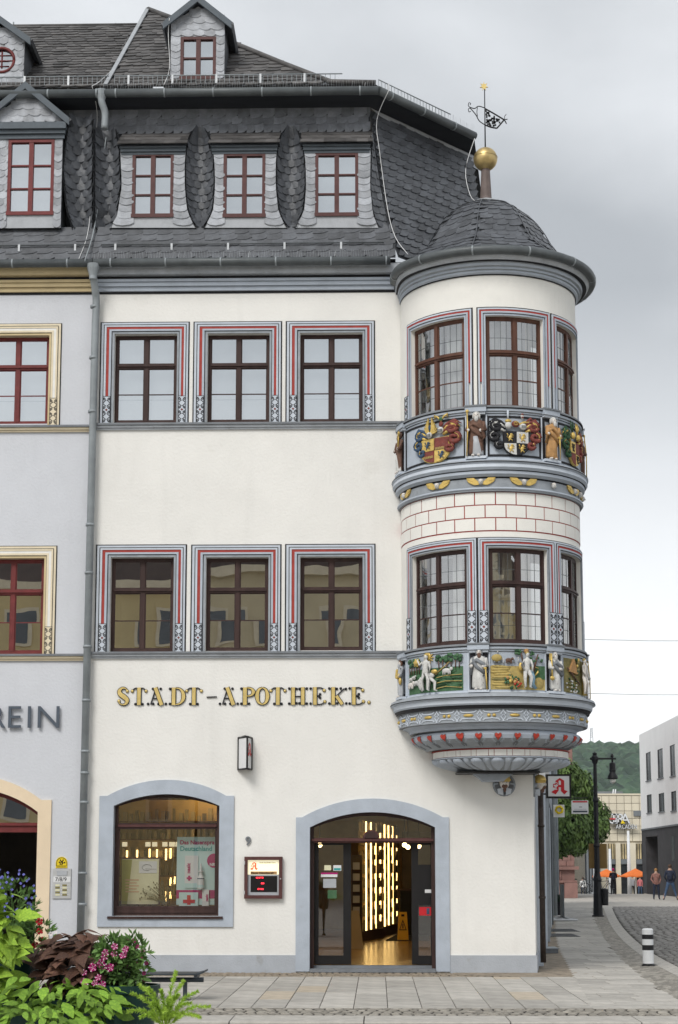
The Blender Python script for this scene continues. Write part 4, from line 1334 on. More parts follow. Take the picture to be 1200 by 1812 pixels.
def arms_one(par, c, z0, h):
    M2 = lambda u, z, d: MB(c + u * 1.3 / RB, z0 + z, .02 + d * .78)
    q = B()
    MSH = lambda u, z, d: M2(u - .02, z + h * .28, d)
    mantling(q, M2, 1, .10, h * .50, 'relief_red', 'gold_matt', 1.15)
    mantling(q, M2, -1, -.14, h * .45, 'relief_blue', 'gold_matt', 1.05)
    quartered(q, MSH, .19, .20, ['gold_matt', 'relief_red', 'relief_red', 'gold_matt'])
    for (uu, zz) in ((.095, .035), (-.095, -.09)):
        for k in range(4): q.ribbon(MSH, [(uu - .08 + .02 * j, zz - .01 * k + (.006 if j % 2 else 0)) for j in range(9)], .004, .09, .099, 'gold')
    lion(q, MSH, -.10, .10, .95, 'relief_blue', .098); lion(q, MSH, .10, -.09, .95, 'relief_blue', .098)
    for (uu, zz) in ((-.09, .55), (.075, .62)):       # helmets
        q.mball(M2, uu, h * zz + .06, .10, (.042, .055, .05), 'relief_white', 10, 8)
        for k in range(4): q.ribbon(M2, [(uu - .03, h * zz + .035 + .012 * k), (uu + .03, h * zz + .035 + .012 * k)], .004, .12, .152, 'stone_grey_dark')
    for s in (-1, 1):                                  # wings and crest
        for k in range(6):
            q.ribbon(M2, [(-.09 + s * .012, h * .66), (-.09 + s * (.03 + .008 * k), h * (.78 - .02 * k)), (-.09 + s * (.028 + .019 * k), h * (1.02 - .06 * k))], [.018, .024, .008], .05, .085 + .004 * (k % 2), 'gold_matt')
    q.mball(M2, -.09, h * .80, .09, (.016, .05, .02), 'relief_blue', 8, 6)
    q.mball(M2, .075, h * .84, .08, (.032, .045, .03), 'relief_red', 8, 6); q.mball(M2, .075, h * .95, .08, (.034, .034, .03), 'relief_green', 8, 6)
    for s in (-1, 1): q.mtube(M2, [(.075, h * .90, .08), (.075 + s * .04, h * 1.0, .085), (.075 + s * .09, h * 1.05, .08), (.075 + s * .085, h * .98, .08)], [.012, .018, .02, .014], 'gold_matt', 6)
    q.build('coat_of_arms', par)
def arms_two(par, c, z0, h):
    M2 = lambda u, z, d: MB(c + u * 1.16 / RB, z0 + z, .02 + d * .78)
    q = B()
    MSH = lambda u, z, d: M2(u, z + h * .30, d)
    mantling(q, M2, 1, .13, h * .46, 'relief_red', 'gold_matt', 1.1)
    mantling(q, M2, -1, -.15, h * .46, 'paint_black', 'relief_white', 1.1)
    quartered(q, MSH, .165, .19, ['paint_black', 'relief_white', 'relief_white', 'paint_black'], 'paint_black')
    for (uu, zz) in ((-.085, .095), (.085, .095), (-.075, -.085), (.075, -.085)): lion(q, MSH, uu, zz, 1.0, 'gold_matt', .098)
    q.mball(M2, -.11, h * .70, .10, (.045, .06, .05), 'relief_white', 10, 8); q.mball(M2, -.11, h * .80, .10, (.045, .03, .045), 'gold_matt', 10, 8)
    q.mball(M2, .09, h * .68, .10, (.05, .055, .05), 'relief_white', 10, 8)
    for k in range(3): q.ribbon(M2, [(.06, h * .66 + .014 * k), (.12, h * .66 + .014 * k)], .005, .12, .152, 'stone_grey_dark')
    q.mball(M2, -.01, h * .74, .08, (.055, .055, .05), 'relief_red', 10, 8); q.mtube(M2, spiral(-.01, h * .74, .04, .01, 0, R(500)) and [(p[0], p[1], .13) for p in spiral(-.01, h * .74, .04, .01, 0, R(500))], .007, 'gold_matt', 5)
    q.mtube(M2, [(.02, h * .72, .09), (.10, h * .78, .10), (.18, h * .80, .08), (.26, h * .84, .07)], [.012, .02, .018, .006], 'gold_matt', 6)
    q.mtube(M2, [(.12, h * .78, .09), (.2, h * .88, .08), (.29, h * .78, .07)], [.016, .028, .012], 'relief_red', 6)
    q.mball(M2, .09, h * .93, .07, (.024, .055, .03), 'relief_white', 8, 6); q.mball(M2, .09, h * .97, .08, (.022, .02, .026), 'relief_red', 8, 5); q.mball(M2, .09, h * .90, .085, (.02, .016, .024), 'relief_red', 8, 5)
    q.mtube(M2, [(-.11, h * .84, .07), (-.11, h * 1.05, .07)], [.014, .02], 'stone_blue_pale', 6)
    q.build('coat_of_arms', par)
def arms_three(par, c, z0, h):
    M2 = lambda u, z, d: MB(c + u / RB, z0 + z, .02 + d * .78)
    q = B()
    MSH = lambda u, z, d: M2(u, z + h * .30, d)
    mantling(q, M2, 1, .13, h * .46, 'relief_red', 'gold_matt', 1.1)
    mantling(q, M2, -1, -.15, h * .46, 'relief_green_dark', 'gold_matt', 1.1)
    quartered(q, MSH, .165, .19, ['gold_matt', 'relief_red', 'relief_red', 'gold_matt'])
    lion(q, MSH, -.085, .095, 1.0, 'paint_black', .098); lion(q, MSH, .075, -.085, 1.0, 'paint_black', .098)
    for uu in (-.10, .09):
        q.mball(M2, uu, h * .70, .10, (.045, .06, .05), 'gold_matt', 10, 8)
        for s in (-1, 1): q.mtube(M2, [(uu, h * .78, .08), (uu + s * .04, h * .92, .08), (uu + s * .03, h * 1.05, .07)], [.014, .022, .006], 'relief_green_dark' if uu < 0 else 'gold_matt', 6)
    q.build('coat_of_arms', par)
arms_one(PU, R(-37), zu0 - .03, hu * 1.04); arms_two(PU, BAYS[1], zu0, hu); arms_three(PU, R(60), zu0, hu)
# carved picture panels of the lower parapet
def nude(q, M, u, z, h, m='relief_white', lean=0.0, arm_up=False):
    k = h / .6
    T = lambda a, b, d: M(u + a * k, z + b * k, d * k + .04)
    loft(q, T, [(0, .27, .055, .04, .06), (.0, .31, .06, .045, .06), (.004, .37, .045, .04, .06), (.008, .43, .058, .045, .06), (.01, .475, .065, .042, .055), (.01, .497, .025, .025, .055), (.012, .52, .02, .02, .055)], m, 12)
    q.mball(T, .014, .55, .06, (.033, .043, .042), m, 10, 8)
    q.mball(T, .012, .572, .052, (.037, .03, .042), 'relief_field', 8, 6)
    q.mtube(T, [(-.025, .29, .06), (-.05, .17, .09), (-.03, .03, .07), (-.055, .012, .085)], [.034, .028, .018, .014], m, 8)
    q.mtube(T, [(.03, .29, .06), (.075, .18, .10), (.05, .03, .08), (.085, .012, .09)], [.034, .028, .018, .014], m, 8)
    if arm_up: q.mtube(T, [(-.05, .47, .06), (-.105, .43, .08), (-.14, .52, .09)], [.022, .018, .013], m, 8)
    else: q.mtube(T, [(-.05, .47, .06), (-.10, .38, .07), (-.06, .30, .10)], [.022, .018, .013], m, 8)
    q.mtube(T, [(.07, .47, .06), (.105, .37, .08), (.09, .28, .10)], [.022, .018, .013], m, 8)
def tree_rel(q, M, u, z, h, m='relief_green', tm='relief_brown'):
    q.mtube(M, [(u, z, .035), (u + .005, z + h * .55, .05)], .009, tm, 5)
    for k in range(4): q.mball(M, u + random.uniform(-.03, .03), z + h * random.uniform(.5, .95), .05, (.034, .032, .03), random.choice([m, m, 'relief_green_dark']), 7, 5)
def beast(q, M, u, z, s, m='relief_white'):
    q.mball(M, u, z + .035 * s, .06, (.042 * s, .022 * s, .022), m, 8, 6)
    q.mball(M, u + .045 * s, z + .05 * s, .065, (.017 * s, .016 * s, .016), m, 7, 5)
    for a in (-.03, -.012, .02, .035): q.mtube(M, [(u + a * s, z + .03 * s, .06), (u + a * s, z, .06)], .006 * s, m, 5)
def story_green(par, c, z0, h):
    M2 = lambda u, z, d: MB(c + u * 1.05 / RB, z0 + z, .02 + d * .78)
    q = B()
    W_ = .555
    q.mbox(M2, -W_, W_, .0, h * .62, .004, .014, 'relief_green', 8)
    for k in range(16):
        q.mball(M2, random.uniform(-W_ + .1, W_ - .12), h * random.uniform(.05, .56), .01, (random.uniform(.08, .16), random.uniform(.025, .06), .03), random.choice(['relief_green', 'relief_green', 'relief_green_dark']), 8, 6, random.uniform(-.3, .3))
    for u in (-.50, -.44, -.37, -.30, -.24): tree_rel(q, M2, u, h * .50, h * .42)
    for u in (.16, .23, .30, .37, .44, .50): tree_rel(q, M2, u, h * .58, h * .38)
    for k in range(5): q.ribbon(M2, [(.12, h * (.08 + .07 * k)), (.28, h * (.12 + .07 * k)), (.54, h * (.07 + .085 * k))], .010, .012, .045, 'relief_green_dark' if k % 2 else 'relief_field')
    q.mtube(M2, [(.10, h * .45, .04), (.25, h * .62, .045), (.40, h * .82, .04)], [.016, .01, .006], 'relief_field', 5)
    nude(q, M2, -.06, .01, h * .98, arm_up=True)
    q.mball(M2, -.06, h * .93, .04, (.075, .075, .018), 'gold_matt', 12, 6)
    for k in range(11):
        a = 2 * math.pi * k / 11
        q.ribbon(M2, [(-.04 + .05 * math.cos(a), h * .90 + .05 * math.sin(a)), (-.04 + .105 * math.cos(a), h * .90 + .105 * math.sin(a))], [.024, .004], .02, .036, 'gold_matt')
    q.mball(M2, -.27, h * .80, .07, (.06, .055, .05), 'gold_matt', 8, 6)
    for k in range(6): q.mball(M2, -.27 + .06 * math.cos(k), h * .80 + .055 * math.sin(k), .07, (.02, .02, .02), 'gold_matt', 6, 4)
    q.mball(M2, -.17, h * .24, .07, (.06, .11, .045), 'relief_white', 10, 8); q.mball(M2, .03, h * .42, .07, (.07, .05, .05), 'relief_white', 8, 6)
    q.mball(M2, .10, h * .52, .08, (.06, .035, .04), 'gold_matt', 8, 6)
    q.mtube(M2, [(.03, h * .35, .08), (.12, h * .24, .10), (.10, h * .04, .08), (.15, h * .02, .09)], [.03, .026, .018, .014], 'relief_white', 8)
    q.mtube(M2, [(.0, h * .30, .08), (-.02, h * .05, .07)], [.03, .018], 'relief_white', 8)
    beast(q, M2, .30, h * .42, 1.8); beast(q, M2, -.44, h * .33, 1.2); beast(q, M2, -.36, h * .37, 1.1); beast(q, M2, -.45, h * .14, 1.9, 'relief_skin'); beast(q, M2, -.30, h * .20, 1.5)
    q.build('carved_scene', par)
def story_harvest(par, c, z0, h):
    M2 = lambda u, z, d: MB(c + u * .83 / RB, z0 + z, .02 + d * .78)
    q = B()
    W_ = .555
    q.mbox(M2, -W_, W_, 0, h * .60, .004, .014, 'relief_field', 8)
    q.mbox(M2, .26, W_, h * .28, h * .62, .014, .022, 'relief_green', 4)
    for k in range(9):
        q.mball(M2, -.33 + .05 * random.uniform(-1, 1), h * (.06 + .065 * k), .008, (.2, .026, .03), random.choice(['relief_field', 'relief_olive', 'relief_field']), 8, 6, random.uniform(-.08, .08))
    q.mball(M2, .40, h * .18, .01, (.12, .10, .03), 'relief_field', 8, 6)
    q.mball(M2, -.42, h * .80, .06, (.10, .06, .05), 'relief_field', 10, 8)
    for u in (-.46, -.38): q.mball(M2, u, h * .69, .06, (.02, .022, .03), 'stone_grey_dark', 8, 5)
    for (u, z) in ((-.40, .90), (-.35, .74), (-.30, .70), (-.02, .74), (-.10, .72)):
        q.mball(M2, u, h * z, .05, (.016, .035, .02), random.choice(['relief_white', 'stone_grey_dark', 'plastic_grey']), 7, 5); q.mball(M2, u, h * z + .04, .055, (.012, .013, .012), 'relief_skin', 6, 4)
    beast(q, M2, -.20, h * .66, 1.5, 'relief_brown')
    for k in range(30):
        u, z = random.uniform(-.28, -.02), random.uniform(.02, .42)
        m = random.choice(['relief_green', 'relief_green_dark', 'relief_tan', 'relief_field', 'gold_matt', 'relief_tan', 'heart_red'])
        q.mball(M2, u, h * z * (1 if u > -.2 else .9), .05, (random.uniform(.016, .034),) * 2 + (.03,), m, 7, 5)
    for k in range(5): q.mball(M2, -.05 + .026 * (k % 4), h * (.06 + .03 * k), .06, (.02, .018, .02), 'heart_red', 6, 5)
    nude(q, M2, .13, .01, h * .95)
    q.mball(M2, .14, h * .99, .05, (.05, .04, .035), 'relief_tan', 8, 6)
    q.mtube(M2, [(.19, h * .50, .07), (.235, h * .34, .08), (.22, h * .15, .08), (.31, h * .03, .08)], [.02, .05, .045, .02], 'relief_sky', 9)
    q.mtube(M2, [(.255, h * .48, .075), (.27, h * .28, .09), (.25, h * .1, .09)], [.01, .022, .018], 'relief_sky', 7)
    q.mtube(M2, [(.07, h * .72, .04), (.04, h * .95, .05)], [.016, .01], 'relief_brown', 6); q.mtube(M2, [(.28, h * .45, .04), (.34, h * .78, .05), (.38, h * .92, .05)], [.02, .016, .01], 'relief_brown', 6)
    for k in range(9): q.mball(M2, -.02 + random.uniform(-.06, .06), h * random.uniform(.90, 1.0), .05, (.026, .022, .025), random.choice(['relief_green', 'relief_green_dark']), 7, 5)
    for k in range(12): q.mball(M2, .36 + random.uniform(-.13, .10), h * random.uniform(.72, .98), .05, (.026, .022, .025), random.choice(['relief_green', 'relief_green_dark']), 7, 5)
    q.mball(M2, .02, h * .58, .07, (.04, .07, .035), 'gold_matt', 8, 6)
    q.mtube(M2, [(.30, h * .36, .06), (.36, h * .46, .065), (.37, h * .56, .06), (.31, h * .58, .06)], [.012, .014, .01, .004], 'gold_matt', 6)
    q.build('carved_scene', par)
def story_winter(par, c, z0, h):
    M2 = lambda u, z, d: MB(c + u * .95 / RB, z0 + z, .02 + d * .78)
    q = B()
    q.mbox(M2, -.55, .5, 0, h * .9, .004, .014, 'relief_olive', 8)
    q.prism(M2, [(-.45, h * .55), (-.30, h * .9), (-.18, h * .5)], .02, .07, 'relief_tan')
    for k in range(40): q.mball(M2, random.uniform(-.5, -.1), h * random.uniform(.02, .4), .03, (.02, .016, .02), random.choice(['relief_green_dark', 'relief_olive', 'relief_white']), 6, 5)
    q.mtube(M2, [(-.5, h * .65, .05), (-.1, h * .25, .06)], .012, 'relief_brown', 6)
    nude(q, M2, .05, .01, h * .95, 'relief_skin')
    for k in range(12): q.mball(M2, -.15 + random.uniform(-.07, .07), h * random.uniform(.5, .95), .05, (.035, .03, .03), random.choice(['relief_olive', 'gold_matt', 'relief_green_dark']), 7, 5)
    q.mtube(M2, [(.16, 0, .06), (.18, h * .9, .06)], [.05, .03], 'gold_matt', 8)
    q.build('carved_scene', par)
story_green(PL, BAYS[0], zl0 + .01, hl); story_harvest(PL, BAYS[1], zl0 + .01, hl); story_winter(PL, BAYS[2], zl0 + .01, hl)
# ================================================================== left neighbour: walls
nb = thing('row_house', 'lavender grey plastered house with ochre window surrounds on the left', 'house', (fx(40, 1700), 0, 0))
XN0 = XL - 5.5
lw_u = rect(-27, 86, 594, 750); lw_l = rect(-36, 77, 988, 1157)
ax1 = fx(66, 1500); ax0 = ax1 - 2.3
az = fz(1437, 60); arise = fz(1408, 10) - az + .12
ARCH = [(ax0, .01), (ax1, .01), (ax1, az)] + list(reversed(arc((ax0 + ax1) / 2, az, (ax1 - ax0) / 2, arise)))[1:-1] + [(ax0, az)]
q = B()
q.holes([(XN0, -.3), (XL, -.3), (XL, ZTOP), (XN0, ZTOP)], [rpoly(lw_u), rpoly(lw_l), ARCH], F, 'plaster_lavender', .26, 'ochre_pale')
q.build('wall', nb, fix=False)
for r, y, g, m, bl in ((lw_u, 751, 'glass', 'wood_red', .02), (lw_l, 1158, 'glass_dark', 'wood_red', None)):
    surround(F, r, B_OCHRE, nb, sill=fz(y), base='ochre_pale', red=False, stop='white_paint', scale=.86)
    timber_window(F, r, m, g, nb, blind=bl)
room(nb, XN0 + .3, XL - .05, lw_u[2] - .6, lw_u[3] + .5, .262, 3.2, 'room_pale')
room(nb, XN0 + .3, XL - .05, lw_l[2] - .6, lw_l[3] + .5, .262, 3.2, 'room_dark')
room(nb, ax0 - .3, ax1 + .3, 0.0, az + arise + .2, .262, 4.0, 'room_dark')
for y in (752, 1157): string_course(y, 'string_course', nb, XN0, XL + .04, ('stone_grey_dark', 'ochre_pale'))
cornice(nb, XN0, XL, 'ochre')
# archway surround and red door head
q = B()
t = .225
inner = [(ax1, .0), (ax1, az)] + list(reversed(arc((ax0 + ax1) / 2, az, (ax1 - ax0) / 2, arise)))[1:-1] + [(ax0, az), (ax0, 0)]
q.prism(F, [(ax1, 0), (ax1 + t, 0), (ax1 + t, az + .20), (ax1 + .05, az + .20), (ax1, az)], .001, .03, 'peach')
q.prism(F, [(ax0, 0), (ax0, az), (ax0 - .05, az + .20), (ax0 - t, az + .20), (ax0 - t, 0)], .001, .03, 'peach')
a_in = arc((ax0 + ax1) / 2, az, (ax1 - ax0) / 2, arise, 18); a_out = arc((ax0 + ax1) / 2, az + .20, (ax1 - ax0) / 2 + .05, arise + .02, 18)
for k in range(18): q.prism(F, [a_in[k], a_in[k + 1], a_out[k + 1], a_out[k]], .001, .03, 'peach')
q.build('arch_surround', nb)
q = B()
for k in range(18):
    c0, c1 = a_in[k], a_in[k + 1]
    q.prism(F, [c0, (c0[0], c0[1] - .07), (c1[0], c1[1] - .07), c1], -.2, -.12, 'wood_red')
zt_ = fz(1463, 30)
q.mbox(F, ax0, ax1, zt_ - .09, zt_ + .07, -.2, -.10, 'wood_red')
q.mbox(F, ax0, ax1, zt_ + .02, zt_ + .05, -.10, -.07, 'wood_red')
dh = q.build('door_head', nb)
g = B(); g.face([F(ax0, zt_ + .07, -.16), F(ax1, zt_ + .07, -.16)] + [F(a, b, -.16) for a, b in reversed(a_in)], 'glass_dark'); g.build('pane', dh, fix=False)

# ================================================================== roofs
def tri_normal(S, u, v, e=1e-3, ev=.5):
    a = S(u + e, v) - S(u - e, v); b = S(u, v + ev) - S(u, v - ev)
    n = a.cross(b).normalized()
    return n if n.dot(CAM - S(u, v)) > 0 else -n
def surf(Sp, e=1e-3, ev=.5): return lambda u, v: (Sp(u, v), tri_normal(Sp, u, v, e, ev))
def back_sheet(par, Sp, us, vs, mat='slate_under', name='roof_boarding', off=.006):
    q = B()
    q.grid([[Sp(u, v) - tri_normal(Sp, u, v) * off for u in us] for v in vs], mat, True)
    return q.build(name, par, fix=False)
HIPL = [(452, (704, -.24)), (425, (695, -.10)), (400, (687, .02)), (330, (673, .15)), (260, (662, .28)), (195, (655, .40))]
def hip(y):
    for k in range(len(HIPL) - 1):
        (ya, (xa, Ya)), (yb, (xb, Yb)) = HIPL[k], HIPL[k + 1]
        if yb <= y <= ya or k == len(HIPL) - 2 or (k == 0 and y > ya):
            t = (y - ya) / (yb - ya)
            return P(xa + (xb - xa) * t, y, Ya + (Yb - Ya) * t)
mans = link('mansard_roof', None, house)
mans_n = link('mansard_roof', None, nb)
up_r = link('upper_roof', None, house)
up_n = link('upper_roof', None, nb)
# skirt below the dormers
zsk0, zsk1 = P(430, 459, -.24).z, P(430, 404, .03).z
def skirt(xa, xb, par, seed):
    p0, p1 = Vector((xa, -.26, zsk0)), Vector((xa, .04, zsk1))
    S = plane_map(p0, Vector((xb, -.26, zsk0)), p1)
    L = (p1 - p0).length
    rows = []
    n = 5
    for k in range(n): rows.append((L * k / n, L * (k + 1) / n, 0, xb - xa, .27, random.uniform(0, .25)))
    emit_slates(slates(S, rows, 'slate', .012, 'left'), 'slate', par)
    q = B(); q.face([p0, (xb, -.26, zsk0), (xb, .04, zsk1), p1], 'slate_under')
    q.face([(xa, -.26, zsk0 - .02), (xb, -.26, zsk0 - .02), (xb, .0, zsk0 - .06), (xa, .0, zsk0 - .06)], 'board_dark')
    q.build('roof_boarding', par, fix=False)
skirt(XL - .03, hip(440).x, mans, 1)
skirt(XN0, XL - .03, mans_n, 2)
# slate-hung wall band below the upper eaves
YB = .40
zb0, zb1 = P(430, 236, YB).z, P(430, 193, YB).z
for xa, xb, par in ((XL, hip(200).x, mans), (XN0, XL, mans_n)):
    S = plane_map((xa, YB, zb0), (xb, YB, zb0), (xa, YB, zb1))
    h = zb1 - zb0
    emit_slates(slates(S, [(h * .0, h * .30, 0, xb - xa, .16, .05), (h * .34, h * .60, 0, xb - xa, .19, 0), (h * .60, h * 1.0, 0, xb - xa, .23, .1)], 'slate_mid', .012, 'left'), 'slate', par)
    q = B()
    q.face([(xa, YB, zb0 - 1.9), (xb, YB, zb0 - 1.9), (xb, YB, zb1), (xa, YB, zb1)], 'slate_under')
    q.build('roof_boarding', par, fix=False)
# upper eaves: soffit boards and gutter
YG = -.12
DCH = Vector((math.sin(R(43)), math.cos(R(43)), 0)); NCH = Vector((DCH.y, -DCH.x, 0))
DSD = Vector((.11, 1, 0)).normalized()
ec = P(670, 160, YG)                   # outer corner of the upper gutter
LCH = 2.62
ee = ec + DCH * LCH                    # far end of the chamfer eaves
zs = zb1 + .005
ic = Vector((hip(195).x, YB, zs))
q = B()
oz = ec.z - .04
o_l = Vector((XL, YG + .06, oz)); o_c = Vector((ec.x, YG + .06, oz)) ; o_e = ee + Vector((0, 0, -.04))
i_e = ic + DCH * (LCH + .1)
q.face([o_l, o_c, ic, Vector((XL, YB, zs))], 'board_dark'); q.face([o_c, o_e, i_e, ic], 'board_dark')
q.face([o_e, o_e + DSD * 6, i_e + DSD * 6, i_e], 'board_dark')
q.mbox(F, XL, ec.x - .02, oz - .005, oz + .06, -YG - .09, -YG - .06, 'board_dark')
q.build('soffit', house, fix=False)
q = B(); q.face([Vector((XN0, YG + .06, oz)), o_l, Vector((XL, YB, zs)), Vector((XN0, YB, zs))], 'board_dark'); q.build('soffit', nb, fix=False)
def gutter(pts, r, par, rings=.86, name='gutter'):
    q = B(); q.tube(pts, r, 'zinc_dark', 10); g = q.build(name, par)
    acc = .3
    for a, b in zip(pts[:-1], pts[1:]):
        L = (b - a).length
        while acc < L:
            c = a + (b - a) * (acc / L); t = (b - a).normalized()
            q = B(); q.tube([c - t * .014, c + t * .014], r + .006, 'zinc', 10); q.build('bracket', g)
            acc += rings
        acc -= L
    return g
gutter([Vector((XL - .0, YG, ec.z)), ec], .078, house)
gutter([ec, ee], .078, house)
gutter([Vector((XN0, YG, ec.z)), Vector((XL - .01, YG, ec.z))], .078, nb)
zg_ = P(430, 463, -.32).z
gutter([Vector((XL + .0, -.32, zg_)), Vector((fx(691, 463, -.32), -.32, zg_))], .075, house, .95)
gutter([Vector((XN0, -.32, zg_)), Vector((XL - .01, -.32, zg_))], .075, nb, .95)
# chamfered corner of the mansard
def S_ch(u, v): return hip(-v) + DCH * u
rows = []
y = 452.0; k = 0
while y > 204:
    dh_ = 13.5
    rows.append((-y, -y + dh_, 0, 2.72, .21, .21 * random.random()))
    y -= dh_; k += 1
qs = slates(surf(S_ch), rows, 'slate', .020, 'left', jit=.8, skew=.009)
emit_slates(qs, 'slate', mans)
back_sheet(mans, S_ch, [0, .8, 1.6, 2.4, 2.84], [-455, -425, -400, -330, -260, -195])
q = B()
he_ = [S_ch(2.84, v) for v in (-455, -425, -400, -330, -260, -195)]
q.grid([[p, p + DSD * 6] for p in he_], 'slate', False)
q.build('side_slope', mans, fix=False)
q = B()
q.face([ic + Vector((0, 0, -.02)) + NCH * .02, ic + DCH * 3.2 + NCH * .02 + Vector((0, 0, -.02)), ic + DCH * 3.2 + NCH * .03 + Vector((0, 0, -.28)), ic + DCH * .25 + NCH * .03 + Vector((0, 0, -.10))], 'lead_sheet')
q.build('flashing', mans, fix=False)

# --- dormers on the corner house
EDG = {0: ([(228, 205), (245, 210), (262, 213), (330, 216), (385, 207), (404, 194)], None)}
def vedges(c):      # left and right rim of the slate valley centred on x = c
    return ([(226, c - 8), (232, c - 14), (240, c - 19), (255, c - 24), (290, c - 27), (330, c - 27), (370, c - 23), (390, c - 16), (404, c - 7)],
            [(226, c + 7), (232, c + 12), (240, c + 17), (255, c + 22), (290, c + 26), (330, c + 27), (370, c + 24), (390, c + 16), (404, c + 7)])
VA, VB = vedges(354), vedges(515)
V0 = ([(210, 122), (245, 117), (300, 111), (370, 117), (404, 128)], EDG[0][0])
V3 = ([(236, 656), (262, 656), (330, 655), (380, 660), (404, 670)], [(236, 659), (262, 662), (330, 673), (380, 683), (404, 688)])
D_EDGE = [(V0[1], VA[0]), (VA[1], VB[0]), (VB[1], V3[0])]
D_WIN = [(237, 306, 274, 382), (398, 468, 274, 382), (560, 632, 273, 380)]
def valley(Le, Re, depth, y0, y1, par, nper, singles, rowpx=12.5, right_free=False):
    def Sp(u, v):
        y = min(max(-v, y0 - 6), y1 + 4)
        x = interp(Le, y) * (1 - u) + interp(Re, y) * u
        w_ = interp(Re, y) - interp(Le, y)
        dd = depth * min(1.0, w_ / 40.0) * (math.sin(math.pi * min(max(u, 0), 1)) ** .75)
        if right_free: dd = .02 + .16 * u * (1 - .4 * u)
        p = P(x, -v, 0)
        return Vector((p.x, dd - .012, p.z))
    rows = []
    y = y1
    k = 0
    while y > y0 + 4:
        w_ = interp(Re, y - 6) - interp(Le, y - 6)
        nn = max(2, round(w_ / nper))
        rows.append((-y, -y + rowpx, 0.0, 1.0, 1.0 / nn, (.5 / nn if k % 2 else 0)))
        y -= rowpx; k += 1
    emit_slates(slates(surf(Sp), rows, 'slate', .026, 'arc', jit=.9), 'slate', par, singles)
    back_sheet(par, Sp, [k / 8 for k in range(9)], [-y1 - 2 + (y1 - y0 + 4) * k / 14 for k in range(15)])
valley(*VA, .21, 228, 402, mans, 13, 70)
valley(*VB, .21, 228, 402, mans, 13, 70)
valley(*V3, .1, 240, 402, mans, 13, 30, right_free=True)
valley(V0[0], [(a, 166) for a, b in V0[0]], .26, 212, 404, mans_n, 17, 90)
valley([(a, 166.5) for a, b in V0[1]], V0[1], .26, 230, 404, mans, 17, 60)
def dormer_front(par, el, er, win, ytop, ybot, wood, edge='slate_pale_sheen', nblind=True):
    d = link('dormer', None, par)
    wx0, wx1, wy0, wy1 = win
    M0 = lambda x, y, dd=0.0: P(x, y, 0) + Vector((0, -dd, 0))
    q = B()
    ys = [ytop + (ybot - ytop) * k / 12 for k in range(13)]
    q.grid([[M0(interp(el, y), y), M0(wx0, y)] for y in ys], 'lead_sheet', False)
    q.grid([[M0(wx1, y), M0(interp(er, y), y)] for y in ys], 'lead_sheet', False)
    q.face([M0(wx0, wy0), M0(wx1, wy0), M0(wx1, ytop), M0(wx0, ytop)], 'lead_sheet')
    q.face([M0(wx0, ybot), M0(wx1, ybot), M0(wx1, wy1), M0(wx0, wy1)], 'lead_sheet')
    q.build('front', d, fix=False)
    for side in (0, 1):
        def Sp(u, v, side=side):
            y = -v
            x = (interp(el, y) * (1 - u) + wx0 * u) if side == 0 else (wx1 * (1 - u) + interp(er, y) * u)
            return M0(x, y)
        rows = []
        y = ybot - 4; n = 11
        hh_ = (ybot - 4 - wy0 + 6) / n
        for k in range(n): rows.append((-y + hh_ * k, -y + hh_ * (k + 1), 0.0, 1.0, 1.2, 0))
        emit_slates(slates(surf(Sp), rows, edge, .016, 'scale', jit=.4), 'slate', d, n)
    S = surf(lambda u, v: M0(u, -v))
    emit_slates(slates(S, [(-wy0 + 1, -wy0 + 8, interp(el, wy0) + 2, interp(er, wy0) - 2, 17, 3)], edge, .012, 'plain', jit=.3), 'slate', d)
    r = (M0(wx0, wy0).x, M0(wx1, wy0).x, M0(wx0, wy1).z, M0(wx0, wy0).z)
    return d, r
def dorm_win(d, r, wood, Y=0.0, glass='glass', three=True, blind=.0):
    """six-light sash: returns nothing, panes hang on the sash"""
    u0, u1, z0, z1 = r
    M = flat(Y)
    q = B()
    q.mbox(M, u0 - .03, u1 + .03, z0 - .035, z0 + .03, -.08, .03, wood); q.mbox(M, u0 - .02, u1 + .02, z1 - .03, z1 + .02, -.08, .02, wood)
    q.mbox(M, u0 - .02, u0 + .035, z0 + .03, z1 - .03, -.08, .02, wood); q.mbox(M, u1 - .035, u1 + .02, z0 + .03, z1 - .03, -.08, .02, wood)
    um = (u0 + u1) / 2
    q.mbox(M, um - .04, um + .04, z0 + .03, z1 - .03, -.06, .015, wood)
    hs = (z1 - z0 - .06) / (3 if three else 2)
    cells = []
    for (a, b) in ((u0 + .035, um - .04), (um + .04, u1 - .035)):
        for k in range(3 if three else 2):
            za = z0 + .03 + hs * k
            if k: q.mbox(M, a, b, za - .013, za + .013, -.05, .005, wood)
            cells.append((a, b, za + .013, za + hs - .013))
    s_ = q.build('sash', d)
    for (a, b, za, zc) in cells:
        g = B(); g.face([M(a, za, -.03), M(b, za, -.03), M(b, zc, -.03), M(a, zc, -.03)], glass); g.build('pane', d, fix=False)
    g = B(); g.mbox(M, u0 - .05, u1 + .05, z0 - .05, z1 + .05, -.24, -.2, 'blind'); g.build('blind', d)
